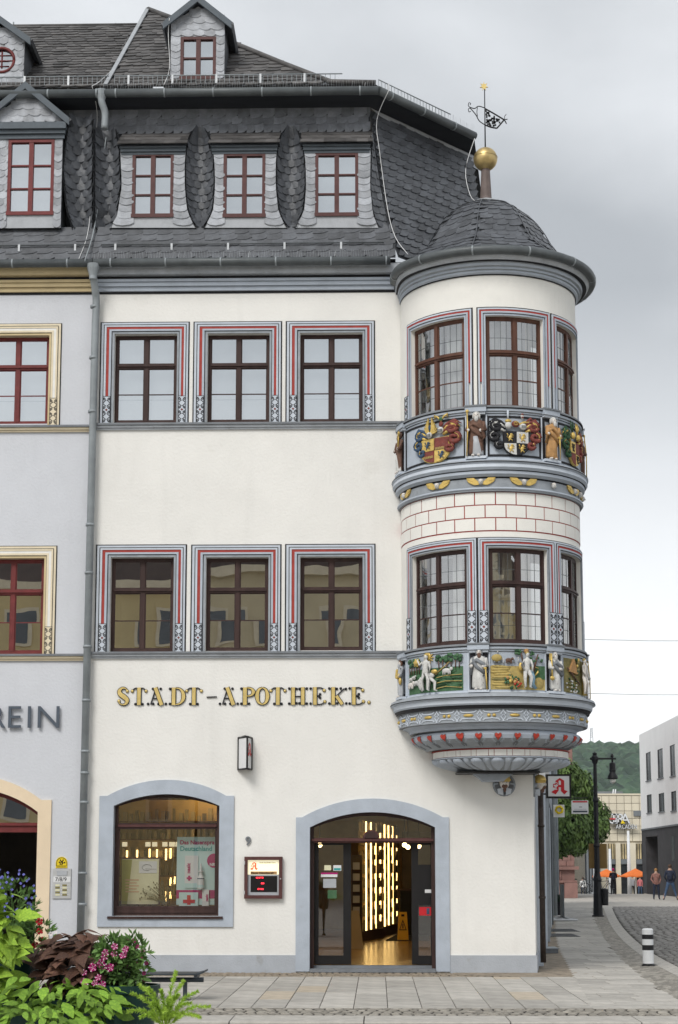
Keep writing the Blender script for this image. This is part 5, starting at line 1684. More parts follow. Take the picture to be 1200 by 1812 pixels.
for k in range(3):
    el, er = D_EDGE[k]
    d, r = dormer_front(house, el, er, D_WIN[k], 268, 403, 'wood_maroon')
    dorm_win(d, r, 'wood_maroon')
    xa, xb = P(D_WIN[k][0] - 22, 262, 0).x, P(D_WIN[k][1] + 22, 262, 0).x
    z0, z1 = P(430, 273, 0).z, P(430, 259, 0).z
    q = B()
    q.mbox(F, xa, xb, z0, z0 + (z1 - z0) * .3, -.02, .03, 'board_slate'); q.mbox(F, xa - .01, xb + .01, z0 + (z1 - z0) * .32, z0 + (z1 - z0) * .68, -.02, .06, 'board_slate')
    q.mbox(F, xa - .02, xb + .02, z0 + (z1 - z0) * .70, z1, -.02, .09, 'board_slate')
    q.build('fascia', d)
    p0 = Vector((xa - .06, -.14, z1 + .0)); p1 = Vector((xa - .06, YB - .005, P(430, 236, YB).z))
    S = plane_map(p0, p0 + Vector((1, 0, 0)), p1)
    L = (p1 - p0).length
    emit_slates(slates(S, [(L * j / 3, L * (j + 1) / 3, 0, xb - xa + .12, .2, .1 * j) for j in range(3)], 'slate_brown', .012, 'plain'), 'roof_slate', d)
    q = B(); q.face([p0, p0 + Vector((xb - xa + .12, 0, 0)), p1 + Vector((xb - xa + .12, 0, 0)), p1], 'slate_under')
    q.face([p0 + Vector((0, .001, -.012)), p0 + Vector((xb - xa + .12, .001, -.012)), p0 + Vector((xb - xa + .12, .2, -.02)), p0 + Vector((0, .2, -.02))], 'board_dark')
    q.build('boarding', d, fix=False)
# --- gabled dormer of the lavender house
def gable_dormer(par, xs, ys, peak, win, Y, wood, label=None, round_win=False, three=True, edge='slate_pale_sheen', courses=True, corn=True, depth=1.5):
    """xs: left/right wall px, ys: (wall bottom, eaves) px, peak px"""
    d = link('gable_dormer', None, par)
    xa, xb = P(xs[0], ys[1], Y).x, P(xs[1], ys[1], Y).x
    z0, z1, zp = P(xs[0], ys[0], Y).z, P(xs[0], ys[1], Y).z, P(peak[0], peak[1], Y).z
    xm = (xa + xb) / 2
    M = flat(Y)
    q = B()
    poly = [(xa, z0), (xb, z0), (xb, z1), (xm, zp - .08), (xa, z1)]
    if round_win:
        wc = P(win[0], win[1], Y); wr = win[2] / 106.0 * 1.05
        hole = [(wc.x + wr * math.cos(2 * math.pi * k / 24), wc.z + wr * math.sin(2 * math.pi * k / 24)) for k in range(24)]
    else:
        r = (P(win[0], win[3], Y).x, P(win[1], win[3], Y).x, P(win[0], win[3], Y).z, P(win[0], win[2], Y).z)
        hole = rpoly(r)
    q.holes(poly, [hole], M, 'lead_sheet', .1, 'lead_sheet')
    for s, xx in ((-1, xa), (1, xb)): q.face([(xx, Y, z0), (xx, Y, z1), (xx, Y + depth, z1), (xx, Y + depth, z0)], 'slate')
    q.build('front', d, fix=False)
    # slate hanging, clipped round the window and by the gable
    S = lambda u, v: (Vector((u, Y, v)), Vector((0, -1, 0)))
    def clip(u, v):
        if v > z1 + (zp - .14 - z1) * (1 - abs(u - xm) / (xm - xa)): return False
        if round_win: return (u - wc.x) ** 2 + (v - wc.z) ** 2 > (wr * 1.12) ** 2
        return not (r[0] - .06 < u < r[1] + .06 and r[2] - .02 < v < r[3] + .03)
    if round_win:
        rows = [(z0 + .13 * k, z0 + .13 * (k + 1), xa, xb, .17, .08 * (k % 2)) for k in range(int((zp - z0) / .13))]
        emit_slates(slates(S, rows, edge, .014, 'scale', clip=clip), 'slate', d)
    else:
        for (ua, ub) in ((xa, r[0] - .02), (r[1] + .02, xb)):
            n = int((r[3] - z0) / .125)
            nn = 1 if ub - ua < .22 else 2
            rows = [(z0 + (r[3] - z0) * k / n, z0 + (r[3] - z0) * (k + 1) / n, ua, ub, (ub - ua) / nn * 1.1, (ub - ua) * .25 * (k % 2) if nn > 1 else 0) for k in range(n)]
            emit_slates(slates(S, rows, edge, .014, 'scale'), 'slate', d, 60)
        gz = r[3] + (.34 if corn else .03)
        rows = [(gz + .12 * k, gz + .12 * (k + 1), xa, xb, .2, .1 * (k % 2)) for k in range(int((zp - gz) / .12))]
        emit_slates(slates(S, rows, edge, .014, 'round', clip=clip), 'slate', d)
        if corn:
            q = B()
            for j, (a, b, dd) in enumerate(((.03, .10, .04), (.11, .17, .08), (.18, .30, .13))): q.mbox(M, xa - .02, xb + .02 + dd * .4, r[3] + a, r[3] + b, .0, dd, 'board_slate')
            q.build('fascia', d)
        dorm_win(d, r, wood, Y, three=three, glass='glass')
    if round_win:
        q = B()
        ring = [Vector((wc.x + wr * math.cos(2 * math.pi * k / 24), Y - .01, wc.z + wr * math.sin(2 * math.pi * k / 24))) for k in range(25)]
        q.tube(ring, .028, 'wood_red', 6)
        for a in (0, math.pi / 2): q.tube([Vector((wc.x - wr * math.cos(a), Y + .02, wc.z - wr * math.sin(a))), Vector((wc.x + wr * math.cos(a), Y + .02, wc.z + wr * math.sin(a)))], .014, 'wood_red', 5)
        for o_ in (-.45, .45): q.tube([Vector((wc.x - wr * .9, Y + .02, wc.z + wr * o_)), Vector((wc.x + wr * .9, Y + .02, wc.z + wr * o_))], .009, 'wood_red', 5)
        q.build('round_frame', d)
        g = B(); g.face([(wc.x + wr * math.cos(2 * math.pi * k / 24), Y + .03, wc.z + wr * math.sin(2 * math.pi * k / 24)) for k in range(24)], 'glass'); g.build('pane', d, fix=False)
        g = B(); g.mbox(M, wc.x - wr, wc.x + wr, wc.z - wr, wc.z + wr, -.3, -.26, 'blind'); g.build('blind', d)
    # roof of the dormer: two slopes with verge boards
    ov = .13
    for s in (-1, 1):
        xe = xm + s * (xm - xa + .13)
        ze = z1 - (zp - z1) * .13 / (xm - xa)
        q = B()
        a, b = Vector((xe, Y - ov, ze)), Vector((xm, Y - ov, zp))
        c_, d_ = Vector((xm, Y + depth, zp)), Vector((xe, Y + depth, ze))
        n_ = (b - a).cross(d_ - a).normalized()
        if n_.z < 0: n_ = -n_
        q.v = [a, b, c_, d_, a + n_ * .06, b + n_ * .06, c_ + n_ * .06, d_ + n_ * .06]
        for f in ((0, 1, 2, 3), (4, 5, 6, 7), (0, 1, 5, 4), (1, 2, 6, 5), (2, 3, 7, 6), (3, 0, 4, 7)):
            q.f.append(f); q.m.append('slate'); q.sm.append(False)
        q.build('roof_slope', d)
        q = B()
        q.v = [a + Vector((0, -.012, -.06)), b + Vector((0, -.012, -.06)), b + Vector((0, -.012, .075)), a + Vector((0, -.012, .075))]
        q.v += [v + Vector((0, .05, 0)) for v in q.v]
        for f in ((0, 1, 2, 3), (7, 6, 5, 4), (0, 1, 5, 4), (1, 2, 6, 5), (2, 3, 7, 6), (3, 0, 4, 7)):
            q.f.append(f); q.m.append('board_slate'); q.sm.append(False)
        q.build('verge_board', d)
    return d
gable_dormer(nb, (-20, 112), (404, 212), (47, 157), (14, 92, 250, 378), -.05, 'wood_red')
# --- upper roof slopes
eaves = Vector((XL, -.06, P(430, 152, -.06).z))
pk = P(262, 19, 3.0)
n_up = Vector((1, 0, 0)).cross(pk - eaves).normalized()
if n_up.z < 0: n_up = -n_up
Lr = (Vector((eaves.x, pk.y, pk.z)) - eaves).length
hips = [pk] + [Ppl(x, y, eaves, n_up) for x, y in ((340, 48), (420, 82), (500, 115), (585, 148))] + [Vector((ec.x - .05, -.06, eaves.z + .0))]
ev = (Vector((eaves.x, pk.y, pk.z)) - eaves).normalized()
hipuv = [((p - eaves).dot(ev), p.x) for p in hips]
hipuv.sort()
strip_b = Vector((fx(187, 152, -.06), -.06, eaves.z))
def clip_up(u, v):
    x = eaves.x + u
    xr = interp(hipuv, v)
    xl = strip_b.x + (pk.x - strip_b.x) * v / Lr
    return xl - .02 < x < xr - .04
S_up = lambda u, v: (eaves + Vector((1, 0, 0)) * u + ev * v, n_up)
nr = 25
emit_slates(slates(S_up, [(Lr * k / nr, Lr * (k + 1) / nr, 0, ec.x - eaves.x, .27, random.uniform(0, .26)) for k in range(nr)], 'slate_brown', .024, 'left', clip=clip_up), 'slate', up_r)
q = B()
q.face([strip_b] + [p for p in reversed(hips)][:-1] + [pk], 'slate_under')
back = pk + Vector((0.4, 4.5, -2.6))
q.face([hips[-1], hips[-2], hips[-3], hips[-4], pk, back, ee], 'slate_brown')
q.build('roof_boarding', up_r, fix=False)
# ridge of the left roof is lower; its slope
rz = P(120, 47, 3.0)
ev_n = (Vector((eaves.x, rz.y, rz.z)) - eaves).normalized(); Ln = (Vector((eaves.x, rz.y, rz.z)) - eaves).length
n_n = Vector((1, 0, 0)).cross(ev_n)
if n_n.z < 0: n_n = -n_n
e2 = Vector((XN0, eaves.y, eaves.z))
S_n = lambda u, v: (e2 + Vector((1, 0, 0)) * u + ev_n * v, n_n)
def clip_n(u, v): return XN0 + u < strip_b.x + (pk.x - .06 - strip_b.x) * v / Ln + .02
nr = 24
emit_slates(slates(S_n, [(Ln * k / nr, Ln * (k + 1) / nr, 0, pk.x - XN0, .27, random.uniform(0, .26)) for k in range(nr)], 'slate_brown', .024, 'left', clip=clip_n), 'slate', up_n)
q = B()
q.face([e2, strip_b, Vector((pk.x, rz.y, rz.z)), Vector((XN0, rz.y, rz.z))], 'slate_under')
q.face([Vector((XN0, rz.y, rz.z)), Vector((pk.x, rz.y, rz.z)), Vector((pk.x, rz.y + 4, rz.z - 4)), Vector((XN0, rz.y + 4, rz.z - 4))], 'slate_brown')
q.build('roof_boarding', up_n, fix=False)
q = B()
q.tube([Vector((XN0, rz.y, rz.z + .02)), Vector((pk.x - .1, rz.y, rz.z + .02))], .035, 'slate_brown', 6)
q.build('ridge', up_n)
q = B()
tv = (pk - strip_b).normalized(); sv = tv.cross(n_up).normalized()
for s, m in ((1, 'zinc_bright'),):
    a, b = strip_b + n_up * .03, pk + n_up * .03
    q.v += [a - sv * .035, a + sv * .035, b + sv * .035, b - sv * .035, a - sv * .035 + n_up * .03, a + sv * .035 + n_up * .03, b + sv * .035 + n_up * .03, b - sv * .035 + n_up * .03]
    for f in ((0, 1, 2, 3), (4, 5, 6, 7), (0, 1, 5, 4), (1, 2, 6, 5), (2, 3, 7, 6), (3, 0, 4, 7)):
        q.f.append(f); q.m.append(m); q.sm.append(False)
q.face([strip_b, pk + n_up * .03, Vector((pk.x, rz.y, rz.z))], 'zinc')
q.build('joint_capping', up_r, fix=False)
q = B(); q.tube([p + n_up * .03 for p in hips], .05, 'slate_brown', 6); q.build('hip_capping', up_r)
gable_dormer(house, (303, 398), (152, 42), (350, 4), (321, 380, 68, 138), .18, 'wood_maroon', three=False, corn=False, depth=2.0)
gable_dormer(nb, (-50, 44), (152, 72), (-4, 38), (3, 107, 23), .18, 'wood_red', round_win=True, corn=False, depth=2.0)
# --- snow guards
def snow_guard(a, b, h, par, step=.085, posts=.78, m='zinc', bars=True):
    q = B()
    L = (b - a).length; t = (b - a).normalized()
    for zz in (.03, h): q.tube([a + Vector((0, 0, zz)), b + Vector((0, 0, zz))], .011, m, 5)
    if not bars: q.tube([a + Vector((0, 0, h * .5)), b + Vector((0, 0, h * .5))], .008, m, 5)
    if bars:
        for k in range(int(L / step)): p = a + t * (k * step); q.tube([p + Vector((0, 0, .03)), p + Vector((0, 0, h))], .0065, m, 4)
    g = q.build('snow_guard', par)
    k = .25
    while k < L:
        p = a + t * k
        q = B(); q.box(p - Vector((.018, .014, .04)), p + Vector((.018, .014, h + .01)), 'zinc_bright'); q.build('guard_post', g)
        k += posts
zgu = P(430, 153, .0).z
snow_guard(Vector((XL + .25, .0, zgu)), Vector((fx(606, 150, 0), .0, zgu)), .22, house)
snow_guard(Vector((XN0, .0, zgu)), Vector((XL + .15, .0, zgu)), .22, nb)
snow_guard(ec + Vector((0, .12, .06)), ec + DCH * 1.95 + Vector((0, .12, .06)), .20, house, posts=9)
zgl = P(430, 452, -.18).z
snow_guard(Vector((XL + .1, -.17, zgl)), Vector((fx(680, 450, -.18), -.17, zgl)), .22, house, bars=False, posts=.98, m='zinc_dark')
snow_guard(Vector((XN0, -.17, zgl)), Vector((XL - .1, -.17, zgl)), .22, nb, bars=False, posts=.98, m='zinc_dark')
def spikes(a, b, par, n, r=.0022, l=.13):
    q = B()
    for k in range(n):
        p = a + (b - a) * ((k + .5) / n)
        v = Vector((random.uniform(-.02, .02), random.uniform(-.05, .02), l))
        q.tube([p, p + v], r, 'zinc_bright', 3, False)
    q.build('bird_spikes', par, 'stuff')
spikes(Vector((XL, YG, ec.z + .06)), ec + Vector((0, 0, .06)), house, 110); spikes(ec + Vector((0, 0, .06)), ee + Vector((0, 0, .06)), house, 60)
spikes(Vector((XL, -.32, zg_ + .06)), Vector((fx(690, 463, -.32), -.32, zg_ + .06)), house, 110)
# --- oriel roof
prof = [(P(x, y, 0).x - CX, P(x, y, 0).z) for x, y in ((990, 458), (979, 443), (970, 429), (959, 414), (946, 399), (930, 385), (912, 374), (893, 366), (872, 359))]
prof = [(max(.02, a), b) for a, b in prof]
prof = [(a * k, b) for (a, b), k in zip(prof, (.94, .94, .95, .96, .97, .98, 1.0, 1.0, 1.0))]
prof = [(RB + .22, zb(441, .30) + .03)] + prof
acc_ = [0]
for k in range(1, len(prof)): acc_.append(acc_[-1] + math.hypot(prof[k][0] - prof[k - 1][0], prof[k][1] - prof[k - 1][1]))
LD = acc_[-1]
PH0 = R(-12)
def facet(u):
    a = ((u - PH0) % (math.pi / 4)) - math.pi / 8
    return .945 / math.cos(a)
def S_dome(u, v):
    r = interp(list(zip(acc_, [p[0] for p in prof])), v); zz = interp(list(zip(acc_, [p[1] for p in prof])), v)
    r *= facet(u)
    return Vector((CX + r * math.sin(u), -r * math.cos(u), zz))
def dome_surf(u, v):
    e = .004
    a = S_dome(u + e, v) - S_dome(u - e, v); b = S_dome(u, min(v + .02, LD)) - S_dome(u, max(v - .02, 0))
    n = a.cross(b)
    n = n.normalized() if n.length > 1e-12 else Vector((0, 0, 1))
    p = S_dome(u, v)
    if n.dot(p - Vector((CX, 0, prof[0][1] - 1.0))) < 0: n = -n
    return p, n
dome = link('oriel_roof', None, house)
nrow = 16
rows = []
for k in range(nrow):
    v0, v1 = LD * k / nrow, LD * (k + 1) / nrow
    r = max(.1, interp(list(zip(acc_, [p[0] for p in prof])), v0))
    rows.append((v0, v1, R(-110), R(150), .23 / r, random.uniform(0, .2 / r)))
emit_slates(slates(dome_surf, rows, 'slate', .013, 'left', jit=.008), 'slate', dome, 90)
q = B()
q.grid([[S_dome(R(-110) + R(260) * k / 48, LD * j / 12) - Vector((0, 0, .012)) for k in range(49)] for j in range(13)], 'slate_under', True)
q.build('roof_boarding', dome, fix=False)
q = B()
for a in (PH0, PH0 + math.pi / 4, PH0 + math.pi / 2):
    q.tube([dome_surf(a, LD * j / 10)[0] + dome_surf(a, LD * j / 10)[1] * .012 for j in range(11)], .010, 'slate', 5)
q.build('ridge', dome)
zgo = zb(441, .30)
ring = [Vector((CX + eave_r(RB + .29, a) * math.sin(a), -eave_r(RB + .29, a) * math.cos(a), zgo)) for a in [R(-80) + R(214) * k / 48 for k in range(49)]]
gutter(ring, .078, house, .92)
q = B()
q.lathe([(RB + .02, OZ['g_bot'] + .0), (RB + .26, OZ['g_bot'] + .01), (RB + .28, zgo - .06)], (CX, 0), 'board_dark', ora, A0, A1, rf=eave_r)
q.build('eaves_board', dome, fix=False)
# finial: collar, post, gilded ball, rod, star and banner vane
zt_ = prof[-1][1]
q = B(); q.lathe([(.34, zt_ - .09), (.24, zt_ - .01), (.15, zt_ + .04), (.12, zt_ + .05), (.1, zt_ + .05)], (CX, 0), 'zinc_bright', 8); q.build('finial_collar', house)
q = B(); zbp = P(857, 303, 0).z; q.lathe([(.115, zt_ + .03), (.10, zt_ + .1), (.075, zbp + .05)], (CX, 0), 'oxide_pole', 12); q.build('finial_post', house)
cb = P(857, 282, 0); cb.x = CX; rb_ = 20.8 / 2880 * (CAMD + .6) 
q = B(); q.ball(cb, rb_, 'gold_ball', 32, 20); q.tube([cb + Vector((rb_ * 1.002 * math.cos(a), rb_ * 1.002 * math.sin(a), .03)) for a in [2 * math.pi * k / 32 for k in range(33)]], .004, 'gold_ball', 4); q.build('gilded_ball', house)
vane = thing('weather_vane', 'black iron banner weather vane with gold star above the gilded ball', 'weather vane', (CX, 0, cb.z + rb_))
q = B(); q.tube([Vector((CX, 0, cb.z + rb_ - .02)), Vector((CX, 0, P(855, 158, 0).z))], [.014, .009], 'iron_black', 6); q.build('rod', vane)
VM = lambda x, y, d=0.0: Vector((P(x, y, 0).x + (CX - P(856, y, 0).x), -d, P(x, y, 0).z))
FV = lambda u, v, d: VM(u, v, d)
q = B()
st = []
for k in range(14):
    a = 2 * math.pi * k / 14 + .2
    rr = 7.5 if k % 2 == 0 else 3.2
    st.append((855 + rr * math.cos(a), 153 + rr * 1.1 * math.sin(a)))
q.prism(FV, st, -.012, .012, 'gold')
q.build('star', vane)
q = B()
for pl, rr in ((((856, 192), (872, 201), (890, 212)), .014), (((890, 212), (884, 219), (877, 227)), .014), (((877, 227), (866, 225), (856, 221)), .014),
               (((856, 191), (845, 188), (838, 192), (830, 190)), .009), (((856, 221), (846, 214), (840, 203), (830, 191)), .009), (((843, 190), (842, 198), (843, 206)), .007),
               (((830, 190), (827, 187), (828, 182), (831, 183), (830, 186)), .007), (((830, 191), (827, 193), (828, 198), (831, 197)), .007),
               (((890, 212), (896, 211)), .009), (((890, 212), (892, 215), (894, 219)), .01), (((891, 211), (891, 206), (894, 202)), .006)):
    q.tube(bent([VM(*p) for p in pl], 4), rr, 'iron_black', 5)
for k in range(75):       # pierced numerals and tracery of the banner
    x = random.uniform(858, 882); y = 193 + (x - 856) * .6 + random.uniform(2, 26)
    if y > 223 - max(0, (x - 874)) * .8: continue
    p = VM(x, y); q.box(p - Vector((.014, .006, .016)), p + Vector((.014, .006, .016)), 'iron_black')
q.build('banner', vane)
# --- downpipes and outlets
def pipe(pts, r, par, m='zinc', name='downpipe', rings=()):
    q = B(); q.tube(pts, r, m, 12); o = q.build(name, par)
    for p in rings:
        q = B(); q.tube([p - Vector((0, 0, .022)), p + Vector((0, 0, .022))], r + .012, m, 12); q.tube([p, p + Vector((0, .12, 0))], .01, m, 5); q.build('bracket', o)
    return o
xp = XL - .0
pts = bent([Vector((xp, -.32, zg_ - .05)), Vector((xp, -.31, zg_ - .22)), Vector((xp + .02, -.20, zg_ - .45)), Vector((xp + .03, -.13, zg_ - .62)), Vector((xp + .02, -.12, zg_ - 1.0))], 5)
pipe(pts + [Vector((xp - .02, -.12, .25))], .064, house, rings=[Vector((xp - .0, -.12, fz(y))) for y in (545, 635, 730, 930, 1015, 1145, 1240, 1330, 1368, 1420, 1545, 1600)])
q = B(); q.lathe([(.115, zg_ - .03), (.105, zg_ - .1), (.068, zg_ - .24), (.068, zg_ - .30)], (xp, -.32), 'zinc', 14); q.build('rainwater_head', house)
q = B(); q.tube(bent([P(180, 163, YG), P(180, 180, YG), P(186, 200, YG + .06), P(185, 228, YG + .08)], 4), .062, 'zinc', 10)
q.lathe([(.10, P(180, 160, YG).z), (.09, P(180, 168, YG).z), (.06, P(180, 178, YG).z)], (P(180, 165, YG).x, YG), 'zinc', 12)
q.build('eaves_outlet', house)
def cable(px, par, r=.0065, m='plastic_white'):
    q = B(); q.tube(bent([P(*p) for p in px], 4), r, m, 5); q.build('lightning_cable', par)
cable([(163, 152, -.22), (172, 200, .25), (168, 260, .17), (162, 350, .16), (155, 415, -.03), (138, 462, -.32)], house)
cable([(190, 230, .2), (180, 300, .15), (168, 400, -.02), (150, 462, -.46)], house, .012, 'zinc')
cable([(262, 20, 2.85), (225, 75, 1.7), (205, 115, .8), (178, 143, .05), (163, 152, -.2)], house)
cable([(688, 160, -.24), (667, 212, .18), (672, 270, .16), (686, 370, .0), (700, 420, -.28), (722, 450, -.62)], house)
cable([(840, 245, 1.4), (824, 300, 1.35), (832, 345, .9), (845, 358, .35)], house)
cable([(300, 32, .02), (298, 60, .12), (300, 120, .12), (290, 150, -.1)], house, .007)
cable([(262, 16, 3), (330, 42, 2.4), (430, 84, 1.6), (560, 142, .35)], house)
for (x, y, Y) in ((262, 18, 3.0), (205, 42, 3.0), (24, 40, 3.0)):
    q = B(); q.tube([P(x, y + 6, Y), P(x, y - 1, Y)], .015, 'zinc', 5); q.build('ridge_hook', house if x > 100 else nb)
# ================================================================== shop window and entrance
def arched_surround(par, x0, x1, zs_, rise, z0, tx, top_out, sh, name, foot=None):
    """flat stone band round an arched opening: jambs with shoulders, then the arch ring stone by stone"""
    q = B()
    a_in = arc((x0 + x1) / 2, zs_, (x1 - x0) / 2, rise, 20)
    hw = (x1 - x0) / 2 + tx - sh
    zsh = zs_ + .165
    a_out = arc((x0 + x1) / 2, zsh, hw, top_out - zsh, 20)
    zb_ = z0 if foot is None else z0 - foot
    q.prism(F, [(x0 - tx, zb_), (x0, zb_), (x0, zs_), (x0 - tx + sh, zsh), (x0 - tx, zsh)], .001, .032, 'stone_blue')
    q.prism(F, [(x1, zb_), (x1 + tx, zb_), (x1 + tx, zsh), (x1 + tx - sh, zsh), (x1, zs_)], .001, .032, 'stone_blue')
    if foot: q.prism(F, [(x0, zb_), (x1, zb_), (x1, z0), (x0, z0)], .001, .032, 'stone_blue')
    for k in range(20): q.prism(F, [a_in[k], a_in[k + 1], a_out[k + 1], a_out[k]], .001, .032, 'stone_blue')
    q.build(name, par)
    q = B()
    for k in range(20): q.face([F(*a_in[k], .031), F(*a_in[k + 1], .031), F(*a_in[k + 1], -.25), F(*a_in[k], -.25)], 'stone_blue')
    for xx in (x0, x1): q.face([F(xx, z0, .031), F(xx, zs_, .031), F(xx, zs_, -.25), F(xx, z0, -.25)], 'stone_blue')
    q.v = [v + Vector((0, 0, 0)) for v in q.v]
    q.build(name.replace('surround', 'reveal'), par, fix=False)
    return a_in
# 1 mm inside the plaster reveal, so neither face lies in the other
ain_s = arched_surround(house, sx0 + .002, sx1 - .002, szs, fz(1405) - szs - .002, sz0, fx(200) - fx(175), fz(1380, 293), .13, 'shop_window_surround', foot=fz(1621) - fz(1640))
ain_d = arched_surround(house, dx0 + .002, dx1 - .002, dzs, fz(1437, 660) - dzs - .002, .012, fx(548) - fx(524), fz(1413, 657), .10, 'entrance_surround')
def arch_frame(q, x0, x1, z0, zs_, rise, w_, d0, d1, m, bottom=True):
    a = arc((x0 + x1) / 2, zs_, (x1 - x0) / 2, rise, 20)
    b = arc((x0 + x1) / 2, zs_, (x1 - x0) / 2 - w_, rise - w_ * .9, 20)
    for k in range(20): q.prism(F, [b[k], b[k + 1], a[k + 1], a[k]], d0, d1, m)
    q.mbox(F, x0, x0 + w_, z0, zs_, d0, d1, m); q.mbox(F, x1 - w_, x1, z0, zs_, d0, d1, m)
    return b
q = B()
rs_ = fz(1405) - szs
bi = arch_frame(q, sx0 + .004, sx1 - .004, sz0, szs, rs_ - .004, .055, -.2, -.12, 'wood_dark')
ztr = fz(1461, 293)
q.mbox(F, sx0 + .059, sx1 - .059, ztr - .055, ztr + .05, -.2, -.11, 'wood_dark'); q.mbox(F, sx0 + .059, sx1 - .059, ztr - .02, ztr + .02, -.11, -.085, 'wood_maroon')
q.mbox(F, sx0 + .059, sx1 - .059, sz0, sz0 + .16, -.2, -.12, 'wood_dark'); q.mbox(F, sx0 + .059, sx1 - .059, sz0 + .05, sz0 + .10, -.12, -.1, 'wood_dark')
for a, b in ((sx0 + .059, sx0 + .085), (sx1 - .085, sx1 - .059)): q.mbox(F, a, b, sz0 + .16, ztr - .055, -.19, -.13, 'wood_dark')
q.mbox(F, sx0 - .07, sx1 + .07, sz0 - .045, sz0 - .005, -.1, .06, 'wood_dark')
sw = q.build('shop_window', house)
g = B(); g.face([F(sx0 + .05, sz0 + .15, -.16), F(sx1 - .05, sz0 + .15, -.16), F(sx1 - .05, ztr, -.16), F(sx0 + .05, ztr, -.16)], 'glass_shop'); g.build('pane', sw, fix=False)
g = B(); g.face([F(sx0 + .05, ztr, -.162), F(sx1 - .05, ztr, -.162)] + [F(a, b, -.162) for a, b in reversed(bi)], 'glass_shop'); g.build('pane', sw, fix=False)
# entrance: arched frame, transom with round boss, glazed side leaves, open middle
q = B()
rd_ = fz(1437, 660) - dzs
bi = arch_frame(q, dx0 + .004, dx1 - .004, .012, dzs, rd_ - .004, .06, -.22, -.12, 'wood_dark')
ztd = fz(1487, 660)
q.mbox(F, dx0 + .064, dx1 - .064, ztd - .04, ztd + .04, -.22, -.09, 'wood_maroon'); q.mbox(F, dx0 + .03, dx1 - .03, ztd - .012, ztd + .02, -.09, -.05, 'wood_maroon')
xm = fx(657, 1480)
q.prism(F, [(xm + .135 * math.cos(math.pi * k / 14), ztd + .04 + .135 * math.sin(math.pi * k / 14)) for k in range(15)], -.2, -.08, 'wood_maroon')
q.prism(F, [(xm + .11 * math.cos(math.pi * k / 14), ztd + .04 + .11 * math.sin(math.pi * k / 14)) for k in range(15)], -.08, -.065, 'wood_dark')
ent = q.build('entrance_frame', house)
g = B(); g.face([F(dx0 + .05, ztd + .03, -.17), F(dx1 - .05, ztd + .03, -.17)] + [F(a, b, -.17) for a, b in reversed(bi)], 'glass_shop'); g.build('pane', ent, fix=False)
fl = .10                                                  # shop floor level
def leaf(xa, xb, ga, gb, name, solid=None):
    q = B()
    z1 = ztd - .042
    X = lambda x: fx(x, 1600)
    a, b, c_, d_ = X(xa), X(xb), X(ga), X(gb)
    z0, zi = fl + .01, fz(1692)
    q.mbox(F, a, c_, z0, z1, -.30, -.24, 'dark_metal'); q.mbox(F, d_, b, z0, z1, -.30, -.24, 'dark_metal')
    q.mbox(F, c_, d_, z0, zi, -.30, -.24, 'dark_metal'); q.mbox(F, c_, d_, z1 - .03, z1, -.30, -.24, 'dark_metal')
    if solid: q.mbox(F, c_, d_, fz(solid[1]), fz(solid[0]), -.30, -.235, 'dark_metal')
    o = q.build(name, house)
    g = B(); g.face([F(c_, zi, -.27), F(d_, zi, -.27), F(d_, z1 - .03, -.27), F(c_, z1 - .03, -.27)], 'glass_shop'); g.build('pane', o, fix=False)
    return o
l1 = leaf(555, 621, 563, 607, 'door_leaf'); l2 = leaf(729, 765, 741, 763, 'door_leaf', (1530, 1602))
def sticker(par, x0, x1, y0, y1, m, name='notice', Y=.262):
    q = B(); a, b = P(x0, y1, Y), P(x1, y0, Y)
    q.box((a.x, Y - .002, a.z), (b.x, Y, b.z), m); q.build(name, par)
for s in ((590, 604, 1531, 1541, 'plastic_white'), (591, 603, 1536, 1540, 'poster_teal'), (568, 597, 1546, 1552, 'plastic_white'), (568, 598, 1544, 1547, 'poster_magenta'), (572, 595, 1555, 1571, 'plastic_grey'), (580, 596, 1575, 1590, 'relief_green'), (574, 586, 1531, 1540, 'poster_cream')):
    sticker(l1, *s, Y=.262 if s[4] != 'poster_teal' and s[4] != 'poster_magenta' else .259)
for s in ((742, 763, 1605, 1620, 'sign_red'), (755, 760, 1607, 1618, 'relief_blue'), (752, 763, 1574, 1580, 'plastic_white')):
    sticker(l2, *s, Y=.232 if s[4] != 'relief_blue' else .229)
# threshold step
q = B()
q.box((dx0 + .01, -.06, .0), (dx1 - .01, .24, .055), 'stone_grey_dark'); q.box((dx0 + .01, .241, .0), (dx1 - .01, .6, fl - .004), 'stone_grey_dark')
q.build('threshold', house)
# ------------------------------------------------------------------ pharmacy interior
q = B()
ix0, ix1, iy1, iz1 = XL + .15, XC - .35, 17.0, 3.35
q.face([(ix0, .27, fl), (ix1, .27, fl), (ix1 + 2.2, iy1, fl), (ix0, iy1, fl)], 'shop_floor')
q.face([(ix0, .27, iz1), (ix1, .27, iz1), (ix1 + 2.2, iy1, iz1), (ix0, iy1, iz1)], 'room_pale')
q.face([(ix0, iy1, fl), (ix1 + 2.2, iy1, fl), (ix1 + 2.2, iy1, iz1), (ix0, iy1, iz1)], 'room_warm')
q.face([(ix0, .27, fl), (ix0, iy1, fl), (ix0, iy1, iz1), (ix0, .27, iz1)], 'room_warm'); q.face([(ix1, .27, fl), (ix1 + 2.2, iy1, fl), (ix1 + 2.2, iy1, iz1), (ix1, .27, iz1)], 'room_warm')
q.build('pharmacy_room', house, fix=False)
shelf = thing('lit_shelf_wall', 'tall pharmacy shelf wall with glowing vertical light strips behind the entrance', 'shelf', (P(675, 1650, 10.5).x, 10.5, fl))
